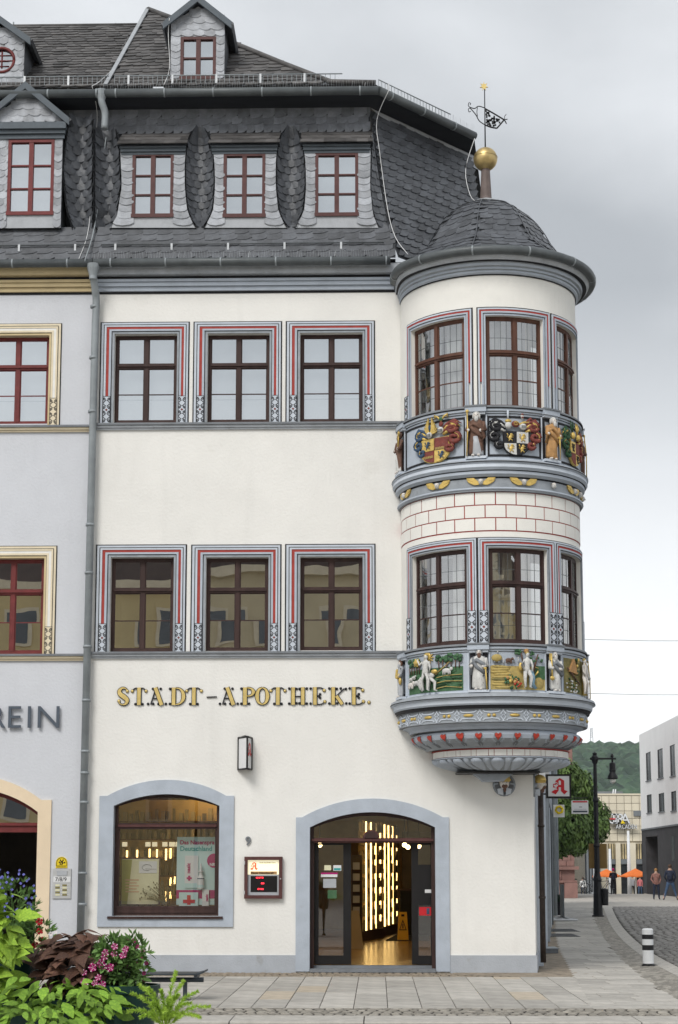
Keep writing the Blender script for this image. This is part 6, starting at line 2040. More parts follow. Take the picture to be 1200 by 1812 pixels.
def shelf_run(xs_, y0_, y1_, Y0, Y1):
    q = B()
    n = len(xs_)
    tops = [(P(x, 1500, Y0 + (Y1 - Y0) * k / (n - 1))) for k, x in enumerate(xs_)]
    a, b = tops[0].copy(), tops[-1].copy()
    a.x -= .12; b.x += .1
    bk = Vector((-.05, .22, 0))
    q.face([(a.x + bk.x, a.y + bk.y, fl), (b.x + bk.x, b.y + bk.y, fl), (b.x + bk.x, b.y + bk.y, 2.75), (a.x + bk.x, a.y + bk.y, 2.75)], 'room_warm')
    q.face([(a.x, a.y - .02, fl), (b.x, b.y - .02, fl), (b.x, b.y - .02, fl + .22), (a.x, a.y - .02, fl + .22)], 'wood_dark')
    for k in range(8):
        zz = fl + .22 + .31 * k
        q.face([(a.x, a.y, zz), (b.x, b.y, zz), (b.x + bk.x, b.y + bk.y, zz), (a.x + bk.x, a.y + bk.y, zz)], 'room_pale')
    q.build('case', shelf, fix=False)
    for p in tops:
        q = B(); q.box((p.x - .017, p.y - .06, fl + .24), (p.x + .017, p.y - .03, 2.7), 'led'); q.build('light_strip', shelf)
    q = B()
    for k in range(8):
        for j in range(22):
            t = (j + random.random() * .6) / 22.5
            p = a + (b - a) * t + bk * .3
            w_, h_ = random.uniform(.03, .07), random.uniform(.1, .24)
            q.box((p.x - w_ / 2, p.y, fl + .225 + .31 * k), (p.x + w_ / 2, p.y + .06, fl + .225 + .31 * k + h_), 'product')
    q.build('packets', shelf, 'stuff')
shelf_run([648, 656.5, 664.5, 673], 1, 1, 9.2, 11.4)
shelf_run([680.5, 687.5, 694.5, 701.5], 1, 1, 11.8, 14.6)
# rack with leaflets on the left, dark counter on the right
rk = thing('leaflet_rack', 'narrow leaflet rack standing just inside the shop entrance', 'rack', (P(632, 1660, 6).x, 6.0, fl))
q = B()
a = P(622, 1600, 6).x; b = P(641, 1600, 6).x
q.box((a, 6.2, fl), (b, 6.24, 1.95), 'room_dark')
for k in range(5): q.box((a, 6.0, .75 + .22 * k), (b, 6.2, .77 + .22 * k), 'wood_dark')
q.build('frame', rk)
for k in range(5):
    q = B(); q.box((a + .03, 6.02, .78 + .22 * k), (b - .05, 6.05, .92 + .22 * k), 'plastic_grey'); q.build('leaflet', rk)
q = B(); q.prism(flat(5.9), [(a, fl), (b + .02, fl), (b - .06, .85), (a, .85)], -.03, .0, 'room_pale'); q.build('board', rk)
ct = tag((lambda q: (q.box((P(708, 1600, 13).x, 12.5, fl), (ix1 + 1.5, 13.2, 1.15), 'mat_dark'), q.box((P(712, 1600, 15).x, 15, 1.0), (ix1 + 1.6, 15.3, 2.6), 'room_dark'), q.box((P(706, 1600, 13).x - .03, 12.4, 1.152), (ix1 + 1.5, 13.25, 1.2), 'wood_dark'), q.build('counter')))(B())[-1],
         'dark sales counter at the back right of the lit shop', 'counter')
mt = B(); mt.prism(lambda u, v, d: Vector((u, v, fl + d)), [(P(682, 1661, 9.6).x, 9.6), (P(735, 1661, 9.6).x + .3, 9.6), (P(735, 1645, 12.6).x + .3, 12.6), (P(700, 1645, 12.6).x, 12.6)], .002, .012, 'mat_dark')
tag(mt.build('door_mat'), 'dark mat on the warm shop floor inside the entrance', 'mat')
wf = thing('wet_floor_sign', 'yellow folding wet floor warning sign inside the shop', 'floor sign', (P(713, 1645, 10).x, 10, fl))
xw = P(713, 1645, 10).x
for s, nm in ((-1, 'front_panel'), (1, 'rear_panel')):
    q = B()
    Mw = lambda u, z, d, s=s: Vector((xw + u, 10 + s * (.16 - .16 * (z - fl) / .62) - d, z))
    q.prism(Mw, [(-.125, fl), (.125, fl), (.09, fl + .62), (-.09, fl + .62)], -.01, .01, 'wet_yellow')
    if s < 0:
        q.prism(Mw, [(-.085, fl + .22), (.085, fl + .22), (0, fl + .46)], .01, .014, 'mat_dark'); q.prism(Mw, [(-.06, fl + .24), (.06, fl + .24), (0, fl + .41)], .014, .017, 'wet_yellow')
        q.prism(Mw, [(-.035, fl + .52), (.035, fl + .52), (.035, fl + .57), (-.035, fl + .57)], .01, .014, 'mat_dark'); q.prism(Mw, [(-.012, fl + .26), (.012, fl + .26), (.012, fl + .36), (-.012, fl + .36)], .017, .02, 'mat_dark')
    q.build(nm, wf)
for k, (x, y, Y) in enumerate(((716, 1495, 8.0), (722, 1499, 8.6), (566, 1495, 5.0), (741, 1497, 5.5))):
    p = P(x, y, Y)
    t = thing('spotlight', ('glowing warm spotlight hanging near the right door leaf top', 'second warm spotlight just right of the shelf strips', 'warm spotlight glowing behind the left door glass', 'small warm spotlight behind the right door glass')[k], 'lamp', p)
    q = B(); q.ball(p, .05, 'spot', 10, 6); q.build('bulb', t)
    q = B(); q.tube([p + Vector((0, 0, .04)), Vector((p.x, p.y, iz1))], .012, 'dark_metal', 6); q.build('stem', t)
for k, (x, yy) in enumerate(((-3.0, 1.6), (-3.0, 4.5), (-.6, 3.5), (-.6, 7.0), (1.6, 5.0))):  # glowing ceiling discs added to brighten the shop interior
    p = Vector((x, yy, iz1 - .03))
    t = thing('ceiling_fill_light', ('added round warm fill light just behind the shop window', 'added round warm fill light farther behind the shop window', 'added round warm fill light nearest inside the entrance', 'added round warm fill light deep inside the entrance', 'added round warm fill light at the right side of the shop')[k], 'lamp', p, 'added pharmacy fill lights')
    q = B(); q.lathe([(.0, p.z - .03), (.15, p.z - .03), (.16, p.z)], (p.x, p.y), 'fill_ceiling', 16); q.build('fill_disc', t)
# ------------------------------------------------------------------ shop window display
YD = .40
dsp = B(); dsp.box((sx0 - .1, .27, sz0 + .06), (sx1 + .1, 1.1, sz0 + .10), 'room_warm'); dsp.build('display_floor', house)
po = thing('nasal_spray_poster', 'pale aqua advertising poster with magenta lettering in the shop window', 'poster', (P(348, 1600, YD).x, YD, sz0 + .1))
def rp(q, x0, x1, y0, y1, Y, m, t=.004):
    a, b = P(x0, y1, Y), P(x1, y0, Y)
    q.box((a.x, Y - t, a.z), (b.x, Y, b.z), m)
q = B(); rp(q, 312, 387, 1481, 1601, YD, 'poster_aqua', .01); q.build('panel', po)
q = B(); rp(q, 312, 387, 1575, 1590, YD - .012, 'poster_magenta', .003); q.build('band', po)
q = B(); rp(q, 327, 351, 1514, 1571, YD - .012, 'plastic_white', .02); rp(q, 327, 351, 1563, 1571, YD - .033, 'poster_aqua', .003); rp(q, 333, 337, 1549.5, 1558.5, YD - .033, 'poster_magenta', .003); rp(q, 330.5, 339.5, 1552.5, 1555.5, YD - .037, 'poster_magenta', .003); q.build('carton', po)
q = B()
bx, bz = P(356, 1570, YD).x, P(356, 1573, YD).z
q.lathe([(.0, bz), (.055, bz), (.058, bz + .02), (.058, bz + .17), (.05, bz + .2), (.03, bz + .23), (.028, bz + .28), (.05, bz + .285), (.05, bz + .30), (.022, bz + .305), (.012, bz + .42), (0, bz + .43)], (bx, YD - .075), 'plastic_white', 14)
q.lathe([(.060, bz + .02), (.060, bz + .07)], (bx, YD - .075), 'poster_aqua', 14); q.lathe([(.060, bz + .165), (.0595, bz + .18)], (bx, YD - .075), 'relief_blue', 14)
q.build('spray_bottle', po)
q = B(); c = P(379, 1523, YD); q.prism(flat(YD), [(c.x + .118 * math.cos(2 * math.pi * k / 28), c.z + .118 * math.sin(2 * math.pi * k / 28)) for k in range(28)], .011, .016, 'poster_magenta'); q.build('roundel', po)
q = B(); rp(q, 317, 351, 1579, 1603, YD - .03, 'poster_aqua', .03); rp(q, 331, 337.5, 1584, 1601, YD - .062, 'sign_red', .003); rp(q, 324, 345, 1592, 1598, YD - .066, 'sign_red', .003); q.build('small_carton', po)
q = B(); rp(q, 358, 370, 1574, 1603, YD - .03, 'plastic_white', .03); q.build('white_carton', po)
def tx(name, s, x, y, Y, hpx, m, par, sx=1.0, roll=0.0, bold=.003, align='LEFT'):
    p = P(x, y, Y)
    return text(name, s, hpx / 106.0 / .70, m, p, par, depth=.0015, bold=bold, align=align, sx=sx, roll=roll)
tx('headline', 'Das Nasenspra', 318.5, 1494, YD - .013, 7.2, 'poster_magenta', po, .98); tx('headline', 'Deutschland', 318.5, 1505.5, YD - .013, 8.0, 'poster_teal', po, 1.0)
tx('carton_text', 'nasic', 336.5, 1545.5, YD - .034, 6.5, 'poster_magenta', po, roll=math.pi / 2); tx('roundel_text', 'NR.', 371, 1532, YD - .018, 4.8, 'plastic_white', po); tx('carton_text', 'nasic', 368, 1595, YD - .063, 4.4, 'poster_magenta', po, roll=math.pi / 2)
bd = thing('display_board', 'cream and olive framed notice board in the shop window', 'board', (P(246, 1600, YD).x, YD, sz0 + .1))
q = B(); rp(q, 213, 284, 1517, 1601, YD + .12, 'wood_brown', .015); q.build('frame', bd)
q = B(); rp(q, 215, 281.5, 1520, 1600, YD + .1, 'poster_cream', .004); q.build('sheet', bd)
q = B()
Md = flat(YD + .095)
a = [P(x, y, YD + .095) for x, y in ((215.5, 1600), (225, 1600), (234, 1521), (215.5, 1521))]
q.prism(Md, [(p.x, p.z) for p in a], 0, .003, 'poster_olive'); q.build('stripe', bd)
q = B(); rp(q, 246, 278, 1524, 1545, YD + .09, 'plastic_white', .003); q.build('card', bd)
q = B()
c = P(260, 1535, YD + .08)
q.tube([c + Vector((.08 * math.cos(t), 0, .05 * math.sin(t))) for t in [2 * math.pi * k / 18 for k in range(16)]], .004, 'plastic_grey', 4); q.tube([c + Vector((-.03, 0, -.02)), c + Vector((.16, 0, -.03))], .003, 'plastic_grey', 4); q.build('emblem', bd)
q = B()
for k in range(5): rp(q, 222, 246 - (k % 2) * 4, 1556 + 5.2 * k, 1558.2 + 5.2 * k, YD + .092, 'poster_salmon', .002)
q.build('print_lines', bd, 'stuff')
gr = thing('dried_grasses', 'dried grass arrangement fanned out in the shop window display', 'dried plant', (P(292, 1600, YD).x, YD, sz0 + .1))
q = B()
c = P(292, 1600, YD)
for k in range(46):
    a = random.uniform(R(95), R(172)) if k % 3 else random.uniform(R(55), R(110))
    L = random.uniform(.25, .5)
    e = c + Vector((L * math.cos(a), random.uniform(-.08, .1), L * math.sin(a) * .8 + .02))
    q.tube([c + Vector((random.uniform(-.03, .03), 0, 0)), (c + e) / 2 + Vector((0, 0, .04)), e], [.004, .003, .0015], 'dry_grass', 4, False)
    q.ball(e, (.009, .009, .016), 'dry_grass', 5, 4)
q.build('stalks', gr, 'stuff')
q = B(); q.tube([P(300, 1600, YD), P(310, 1540, YD + .05), P(333, 1470, YD + .1)], .006, 'dry_grass', 5); q.tube([P(290, 1600, YD), P(306, 1530, YD + .05), P(312, 1475, YD + .1)], .005, 'dry_grass', 5); q.build('branches', gr)
ds = thing('display_shelves', 'back shelves with small glowing lights behind the shop window', 'shelf', (P(280, 1600, 2.0).x, 2.0, fl))
q = B()
a, b = P(205, 1500, 2.1).x, P(385, 1500, 2.1).x
q.box((a, 2.2, fl), (b, 2.25, 2.9), 'room_warm')
for k in range(6): q.box((a, 1.95, .9 + .32 * k), (b, 2.2, .92 + .32 * k), 'wood_brown')
q.build('case', ds)
for (x, y0, y1) in ((225, 1505, 1519), (243, 1504, 1519), (265, 1502, 1519), (278, 1503, 1519), (294, 1502, 1522), (302, 1501, 1519), (302, 1553, 1567), (309, 1551, 1564), (294, 1577, 1596), (302, 1578, 1590)):
    q = B(); rp(q, x - 1.6, x + 1.6, y0, y1, 1.92, 'led_shelf', .02); q.build('light_strip', ds)
for (x, y) in ((221, 1494), (262, 1494), (274, 1494), (292, 1494), (304, 1494), (313, 1494)):
    q = B(); rp(q, x - 4.5, x + 4.5, y - 4, y + 4, 1.92, 'panel_lit', .02); q.build('lit_label', ds)
q = B()
for k in range(6):
    for j in range(16):
        x = a + (b - a) * (j + random.random() * .5) / 16.5; w_, h_ = random.uniform(.04, .08), random.uniform(.08, .22)
        q.box((x, 2.0, .925 + .32 * k), (x + w_, 2.1, .925 + .32 * k + h_), 'product')
q.build('packets', ds, 'stuff')
# ================================================================== lettering on the facade
def apothecary(q, M, u, z, s, m, hole, d0, d1):
    pts = [(0, .14), (.24, .30), (.24, .42), (.12, .42), (.12, .62), (.27, .72), (.27, .83), (.53, 1), (.80, .84), (.80, .28), (1, .19), (.80, 0), (.60, .20), (.60, .44), (.46, .44), (.46, .24), (.27, 0)]
    q.prism(M, [(u + (a - .5) * s, z + (b - .5) * s) for a, b in pts], d0, d1, m)
    S2 = lambda a, b, d: M(u + (a - .5) * s, z + (b - .5) * s, d)
    q.prism(S2, [(.46, .58), (.60, .58), (.60, .80), (.53, .86), (.46, .82)], d1, d1 + .002, hole)
    q.prism(S2, [(.14, .57), (.44, .57), (.36, .47), (.22, .47)], d1, d1 + .003, hole); q.prism(S2, [(.26, .47), (.32, .47), (.32, .33), (.40, .29), (.20, .29), (.26, .33)], d1, d1 + .0025, hole)
    q.ribbon(S2, [(.30, .58), (.40, .64), (.36, .72), (.24, .70), (.20, .62)], .035, d1, d1 + .0035, hole)
sg = thing('shop_lettering', 'gold and black serif letters reading STADT-APOTHEKE across the cream facade', 'lettering', (fx(433, 1232), 0, fz(1247)))
zl0_, zl1_ = fz(1247.5), fz(1216.5)
LH = zl1_ - zl0_
LET = {
 'S': ([([(.80, .80), (.68, .95), (.40, .97), (.20, .80), (.28, .62), (.55, .48), (.80, .30), (.74, .10), (.48, .02), (.24, .10), (.16, .24)], [.05, .05, .10, .19, .23, .25, .22, .13, .05, .05, .06])], [], [(.80, .80), (.17, .24)], []),
 'T': ([([(.5, 0), (.5, 1)], .20)], [[(.42, .95), (.28, .97), (.14, .86)], [(.58, .95), (.72, .97), (.86, .86)]], [(.11, .80), (.89, .80)], [(.30, .06), (.70, .06)]),
 'A': ([([(.42, 1), (.74, 0)], .20)], [[(.44, .96), (.20, .04)], [(.30, .38), (.62, .38)]], [], [(.30, .93), (.68, .93), (.07, .07), (.32, .07), (.58, .07), (.94, .07)]),
 'D': ([([(.30, 0), (.30, 1)], .20), ([(.42, .97), (.68, .92), (.86, .72), (.90, .5), (.86, .28), (.68, .08), (.42, .03)], [.04, .07, .17, .21, .17, .07, .04])], [], [], [(.07, .93), (.07, .07)]),
 'P': ([([(.30, 0), (.30, 1)], .21), ([(.42, .97), (.72, .93), (.88, .74), (.72, .54), (.42, .50)], [.04, .08, .20, .08, .04])], [[(.42, .5), (.6, .5)]], [], [(.05, .93), (.05, .07), (.58, .07)]),
 'O': ([([(.5, .98), (.24, .85), (.13, .5), (.24, .15), (.5, .02)], [.04, .13, .22, .13, .04]), ([(.5, .98), (.76, .85), (.87, .5), (.76, .15), (.5, .02)], [.04, .13, .22, .13, .04])], [], [], []),
 'H': ([([(.27, 0), (.27, 1)], .19), ([(.73, 0), (.73, 1)], .19)], [[(.27, .48), (.73, .48)]], [], [(.08, .93), (.08, .07), (.43, .91), (.57, .91), (.43, .09), (.57, .09), (.92, .93), (.92, .07)]),
 'E': ([([(.32, 0), (.32, 1)], .19)], [[(.38, .96), (.66, .97), (.84, .88)], [(.38, .04), (.66, .03), (.88, .14)], [(.40, .5), (.56, .5)]], [(.86, .82), (.90, .18)], [(.06, .93), (.06, .07), (.62, .60), (.62, .40), (.56, .5)]),
 'K': ([([(.28, 0), (.28, 1)], .19), ([(.44, .50), (.74, .02)], .17)], [[(.40, .46), (.84, .92)]], [], [(.08, .93), (.08, .07), (.46, .91), (.66, .93), (.92, .90), (.48, .08), (.94, .08)]),
 '-': ([], [[(.0, .45), (1, .47)]], [], []),
 '.': ([], [], [(.5, .13)], []),
}
for ch, xa, xb in (('S', 207, 230), ('T', 231, 262), ('A', 260, 296), ('D', 299, 328), ('T', 327, 360), ('-', 366, 384), ('A', 387, 423), ('P', 426, 452), ('O', 452, 477), ('T', 476, 508), ('H', 509, 546), ('E', 548, 578), ('K', 580, 615), ('E', 617, 646), ('.', 648, 658)):
    X0, X1 = fx(xa, 1232), fx(xb, 1232)
    ML = lambda u, v, d: Vector((X0 + (X1 - X0) * u, -d, zl0_ + LH * v))
    sx_ = (X1 - X0) / LH
    MP = lambda a, b, d: Vector((X0 + a, -d, zl0_ + b))
    q = B()
    gold_, black_, gb, bb = LET[ch]
    cv = lambda pts: [(u * (X1 - X0), v * LH) for u, v in pts]
    sm_ = lambda pts: pts if len(pts) < 3 else [tuple(p[:2]) for p in bent([(a, b, 0) for a, b in pts], 3)]
    for pts, w_ in gold_:
        p2 = sm_(cv(pts))
        ww = [interp(list(zip([i / (len(pts) - 1) for i in range(len(pts))], w_)), i / (len(p2) - 1)) * LH for i in range(len(p2))] if isinstance(w_, list) else [w_ * LH] * len(p2)
        q.ribbon(MP, p2, [v + .022 for v in ww], .004, .022, 'paint_black'); q.ribbon(MP, p2, ww, .022, .034, 'gold')
    for pts in black_: q.ribbon(MP, sm_(cv(pts)), .017, .004, .026, 'paint_black')
    for u, v in bb: q.mball(MP, u * (X1 - X0), v * LH, .012, (.023, .023, .018), 'paint_black', 8, 6)
    for u, v in gb: q.mball(MP, u * (X1 - X0), v * LH, .008, (.031, .031, .012), 'paint_black', 8, 6); q.mball(MP, u * (X1 - X0), v * LH, .014, (.026, .026, .024), 'gold', 8, 6)
    q.build('letter', sg)
vs = thing('wall_lettering', 'slate grey raised letters EIN cut by the left picture edge', 'lettering', (fx(50, 1288), 0, fz(1288)))
for ch, x, sx_ in (('R', -24, 1.0), ('E', 10, 1.02), ('I', 44.5, 1.0), ('N', 62, 1.08)):
    text('letter', ch, 39.5 / 106 / .695, 'letter_grey', P(x, 1288, -.05), vs, depth=.018, bold=-.002, sx=sx_)
hn = text('house_number', '9', 14.5 / 106 / .70, 'stone_grey_dark', P(434, 1495, -.02), None, depth=.012, bold=.004)
tag(hn, 'grey raised house number nine above the notice box', 'house number')
# triangular lantern sign
ls = thing('lantern_sign', 'small black framed wedge sign with white face on the cream wall', 'sign', (fx(433, 1364), 0, fz(1364, 433)))
za, zc = fz(1362, 433), fz(1306, 433)
pa, pb, pc = Vector((fx(422, 1333), -.02, 0)), Vector((fx(443.5, 1333, -.28), -.28, 0)) , Vector((fx(437.5, 1333, -.30), -.32, 0))
pb = Vector((fx(445.5, 1333), -.02, 0))
up = lambda p, z: Vector((p.x, p.y, z))
q = B(); q.face([up(pa, za), up(pc, za), up(pc, zc), up(pa, zc)], 'plastic_white'); q.face([up(pc, za), up(pb, za), up(pb, zc), up(pc, zc)], 'plastic_white'); q.build('face', ls, fix=False)
q = B()
for p in (pa, pb, pc): q.tube([up(p, za - .01), up(p, zc + .01)], .018, 'dark_metal', 5)
for z in (za, zc):
    q.tube([up(pa, z), up(pc, z)], .016, 'dark_metal', 5); q.tube([up(pc, z), up(pb, z)], .016, 'dark_metal', 5)
q.v += [up(pa, zc + .01), up(pc, zc + .01), up(pb, zc + .01), up((pa + pb) / 2, zc + .05)]
i = len(q.v) - 4
for f in ((0, 1, 3), (1, 2, 3), (2, 0, 3), (0, 1, 2)): q.f.append(tuple(i + k for k in f)); q.m.append('dark_metal'); q.sm.append(False)
q.build('frame', ls)
q = B()
tdir = (pb - pc); tl = tdir.length; tdir.normalize(); nn_ = Vector((-tdir.y, tdir.x, 0)) * -1
if nn_.x < 0: nn_ = -nn_
MA = lambda u, z, d: pc + tdir * (tl * .5 + u) + nn_ * (d + .003) + Vector((0, 0, z))
apothecary(q, MA, 0, (za + zc) / 2 + .06, tl * .75, 'sign_red', 'plastic_white', 0, .004); q.build('red_emblem', ls)
# notice box
nbx = thing('notice_box', 'brown framed pharmacy notice box with red LED lines by the entrance', 'notice box', (fx(466, 1590), 0, fz(1590)))
r = rect(433, 500, 1516, 1590)
q = B()
w_ = .055
q.mbox(F, r[0], r[0] + w_, r[2], r[3], .002, .09, 'wood_maroon'); q.mbox(F, r[1] - w_, r[1], r[2], r[3], .002, .09, 'wood_maroon')
q.mbox(F, r[0] + w_, r[1] - w_, r[2], r[2] + w_, .002, .09, 'wood_maroon'); q.mbox(F, r[0] + w_, r[1] - w_, r[3] - w_, r[3], .002, .09, 'wood_maroon')
for z in (r[2] + .1, r[3] - .1): q.mbox(F, r[0] - .008, r[0] + .012, z - .03, z + .03, .09, .1, 'plastic_silver')
q.mball(F, r[1] - .028, (r[2] + r[3]) / 2 - .02, .09, (.012, .012, .01), 'plastic_silver')
q.build('frame', nbx)
q = B(); q.mbox(F, r[0] + w_, r[1] - w_, fz(1547.5), r[3] - w_, .01, .045, 'panel_lit'); q.build('lit_panel', nbx)
q = B(); q.mbox(F, r[0] + w_, r[1] - w_, r[2] + w_, fz(1547.5), .01, .04, 'plastic_grey'); q.build('lower_panel', nbx)
q = B(); rp(q, 443.5, 490.5, 1550, 1578.5, -.042, 'mat_dark', .004); q.build('display', nbx)
q = B(); c = P(449.5, 1532.5, -.046); apothecary(q, F, c.x, c.z, 14 / 106, 'panel_lit_red', 'panel_lit', .045, .05); q.build('red_emblem', nbx)
q = B(); rp(q, 443.5, 490, 1542, 1547, -.046, 'relief_tan', .002); q.build('strip', nbx)
tx('notice_text', 'Heute Dienstbereit', 444, 1546.4, -.05, 3.6, 'mat_dark', nbx, .98, bold=.001); tx('notice_text', 'Stadt Apotheke Gera', 459, 1527.5, -.05, 2.3, 'relief_olive', nbx, bold=0)
tx('led_line', '03 07 75', 453, 1554.5, -.05, 2.6, 'led_red', nbx, bold=.001); tx('led_line', '000', 462, 1564.5, -.05, 2.6, 'led_red', nbx, bold=.001); tx('led_line', '07 000', 456, 1574.5, -.05, 2.6, 'led_red', nbx, bold=.001)
# plates beside the archway
yp = thing('yellow_plaque', 'small yellow round-topped plaque above the doorbell panel', 'plaque', (fx(109, 1535), 0, fz(1535)))
r = rect(99, 119.5, 1516, 1536)
q = B(); xm_ = (r[0] + r[1]) / 2; rr = (r[1] - r[0]) / 2
q.prism(F, [(r[0], r[2]), (r[1], r[2])] + [(xm_ + rr * math.cos(math.pi * k / 12), r[3] - rr + rr * math.sin(math.pi * k / 12)) for k in range(13)], .002, .012, 'sign_yellow'); q.build('plate', yp)
q = B()
q.ribbon(F, [(r[0] + .012, r[2] + .035)] + [(xm_ - (rr - .016) * math.cos(math.pi * k / 10), r[3] - rr + (rr - .016) * math.sin(math.pi * k / 10)) for k in range(11)] + [(r[1] - .012, r[2] + .035), (r[0] + .012, r[2] + .035)], .008, .012, .015, 'mat_dark')
for s in spiral(xm_, r[3] - rr, .05, .01, 0, 9, 9): q.mball(F, s[0], s[1], .012, (.012, .016, .004), 'mat_dark', 6, 4)
q.ribbon(F, [(r[0] + .02, r[2] + .016), (r[1] - .02, r[2] + .016)], .006, .012, .015, 'mat_dark')
q.build('emblem', yp)
bp_ = thing('doorbell_panel', 'silver doorbell panel marked 7/8/9 beside the archway', 'doorbell', (fx(108, 1590), 0, fz(1590)))
r = rect(93.5, 126, 1537, 1590)
q = B(); q.mbox(F, r[0], r[1], r[2], r[3], .002, .02, 'plastic_silver'); q.build('plate', bp_)
q = B(); rp(q, 101, 119, 1541, 1549.5, -.021, 'plastic_grey', .01); q.build('speaker', bp_)
q = B(); rp(q, 94.5, 125, 1551, 1561.5, -.021, 'plastic_white', .004); q.build('number_strip', bp_)
tx('number_text', '7/8/9', 97.5, 1559.5, -.027, 7, 'mat_dark', bp_, bold=.0)
for i in (0, 1):
    for j in range(5):
        q = B(); rp(q, 98 + 12.5 * i, 106 + 12.5 * i, 1565 + 4.2 * j, 1568.2 + 4.2 * j, -.021, 'relief_olive' if (i + j) % 2 else 'poster_cream', .004); q.build('name_plate', bp_)
        q = B(); p = P(108.5 + 12.0 * i, 1566.6 + 4.2 * j, -.02); q.mball(F, p.x, p.z, .02, (.009, .009, .006), 'plastic_white', 6, 4); q.build('bell_button', bp_)
# ================================================================== side street
mk('plaster_grey', (.50, .50, .48), .9, .05, 2, .2, 30, dirt=((.36, .35, .33), 3, .58, .6))
mk('pipe_brown', (.055, .040, .034), .55, .2, 6, dirt=((.16, .14, .12), 14, .58, .6))
mk('sandstone', (.27, .155, .135), .85, .12, 1.5, .2, 20, island=.10, dirt=((.24, .125, .11), 2, .56, .6))
mk('cream_panel', (.66, .60, .475), .7, .05, .6, island=.05)
mk('cream_joint', (.54, .49, .39), .8)
mk('render_white', (.83, .835, .84), .85, .03, .7, dirt=((.60, .605, .61), .5, .6, .5))
mk('brick_dark', (.055, .053, .058), .8, .15, 1.5, island=.12)
mk('window_far', (.030, .034, .040), .25, .2, 1)
mk('glow_far', (.55, .45, .26), .5, .25, .8)
mk('roof_grey', (.17, .185, .20), .7, .1, .3)
mk('yellow_wall', (.70, .57, .31), .9, .06, .5)
mk('yellow_wall2', (.66, .57, .38), .9, .06, .5)
mk('roof_red', (.075, .05, .042), .8, .2, .6)
mk('orange_cloth', (.72, .17, .03), .7, .06, 2)
mk('white_metal', (.70, .72, .74), .4, .04)
mk('board_brown', (.20, .125, .04), .7, .12, 1.5)
mk('forest', (.060, .105, .058), .95, .3, .10, c2=(.016, .036, .024), island=.40)
mk('hill_green', (.020, .038, .026), .95, .2, .02)
mk('skin', (.50, .32, .24), .6, .05)
mk('cloth_black', (.016, .016, .020), .85, .2, 9)
mk('cloth_navy', (.022, .028, .050), .85, .2, 9)
mk('cloth_denim', (.055, .095, .17), .85, .2, 9)
mk('cloth_grey', (.30, .30, .32), .85, .1, 9)
mk('cloth_pink', (.55, .17, .18), .85, .1, 9)
mk('cloth_purple', (.26, .20, .44), .85, .1, 9)
mk('cloth_green', (.05, .26, .14), .85, .1, 9)
mk('cloth_white', (.72, .72, .72), .85, .05, 9)
mk('cloth_rust', (.26, .13, .11), .85, .2, 9)
mk('hair_pink', (.52, .01, .17), .7, .1, 20)
mk('hair_brown', (.07, .04, .025), .7, .1, 20)
mk('hair_fair', (.30, .16, .06), .7, .1, 20)
mk('bulb_glass', (.75, .74, .68), .2, .03)
mk('bark', (.075, .058, .042), .9, .2, 6, .4, 20)
mk('leaf_tree', (.13, .20, .05), .6, .25, 1.5, c2=(.045, .09, .025), island=.35)
mk('boxwood', (.012, .032, .012), .7, .3, 9, c2=(.005, .015, .006), island=.3)
# fittings on the side wall of the corner house
def side_pipe(s, d, r, m, z0=.2, z1=None):
    q = B(); q.tube([MS(s, z0, d), MS(s, z1 or OZ['led_l'], d)], r, m, 8); o = q.build('downpipe', house)
    for z in (1.2, 2.4, 3.4):
        q = B(); q.tube([MS(s, z - .02, d), MS(s, z + .02, d)], r + .012, m, 8); q.build('bracket', o)
side_pipe(.75, .11, .05, 'pipe_brown', .12, ze0 - .1)
for (s0, s1, z1, d, m) in ((1.5, 1.75, 3.3, .10, 'stone_blue_pale'), (2.9, 3.15, 3.3, .10, 'stone_blue'), (5.6, 5.9, 3.5, .09, 'zinc_dark'), (8.2, 8.5, 3.4, .10, 'stone_blue_pale'), (11.2, 11.6, 3.6, .12, 'stone_grey'), (14.2, 14.5, 3.6, .12, 'zinc')):
    q = B(); q.mbox(MS, s0, s1, .02, z1, .003, d, m); q.build('door_jamb', house)
for (s0, s1, m, nm) in ((17.82, 30, 'plaster_grey', 'grey plastered house next along the side street'), (30.02, 46, 'stone_blue', 'blue grey house further along the side street')):
    e = thing('street_house', nm, 'house', MS(s0, 0, 0))
    q = B()
    q.v = [MS(s0, -.1, 0), MS(s1, -.1, 0), MS(s1, 10.5, 0), MS(s0, 10.5, 0), MS(s0, -.1, -7), MS(s1, -.1, -7), MS(s1, 10.5, -7), MS(s0, 10.5, -7)]
    for f in ((0, 1, 2, 3), (3, 2, 6, 7), (0, 3, 7, 4), (1, 5, 6, 2)): q.f.append(f); q.m.append(m); q.sm.append(False)
    q.build('wall', e, fix=False)
    for k in range(5):
        u = s0 + .8 + (s1 - s0 - 1.6) * k / 5
        q = B(); q.mbox(MS, u, u + .3, .02, 3.4, .003, .05 + .03 * (k % 3), ('zinc', 'stone_blue_pale', 'zinc_dark')[k % 3]); q.build('shopfront_pier', e)
    q = B(); q.tube([MS(s1 - .3, .1, .13), MS(s1 - .3, 10.2, .13)], .07, 'zinc', 8); q.build('downpipe', e)
    q = B(); q.mbox(MS, s0, s1, 3.5, 3.75, .003, .08, 'stone_grey'); q.build('fascia', e)
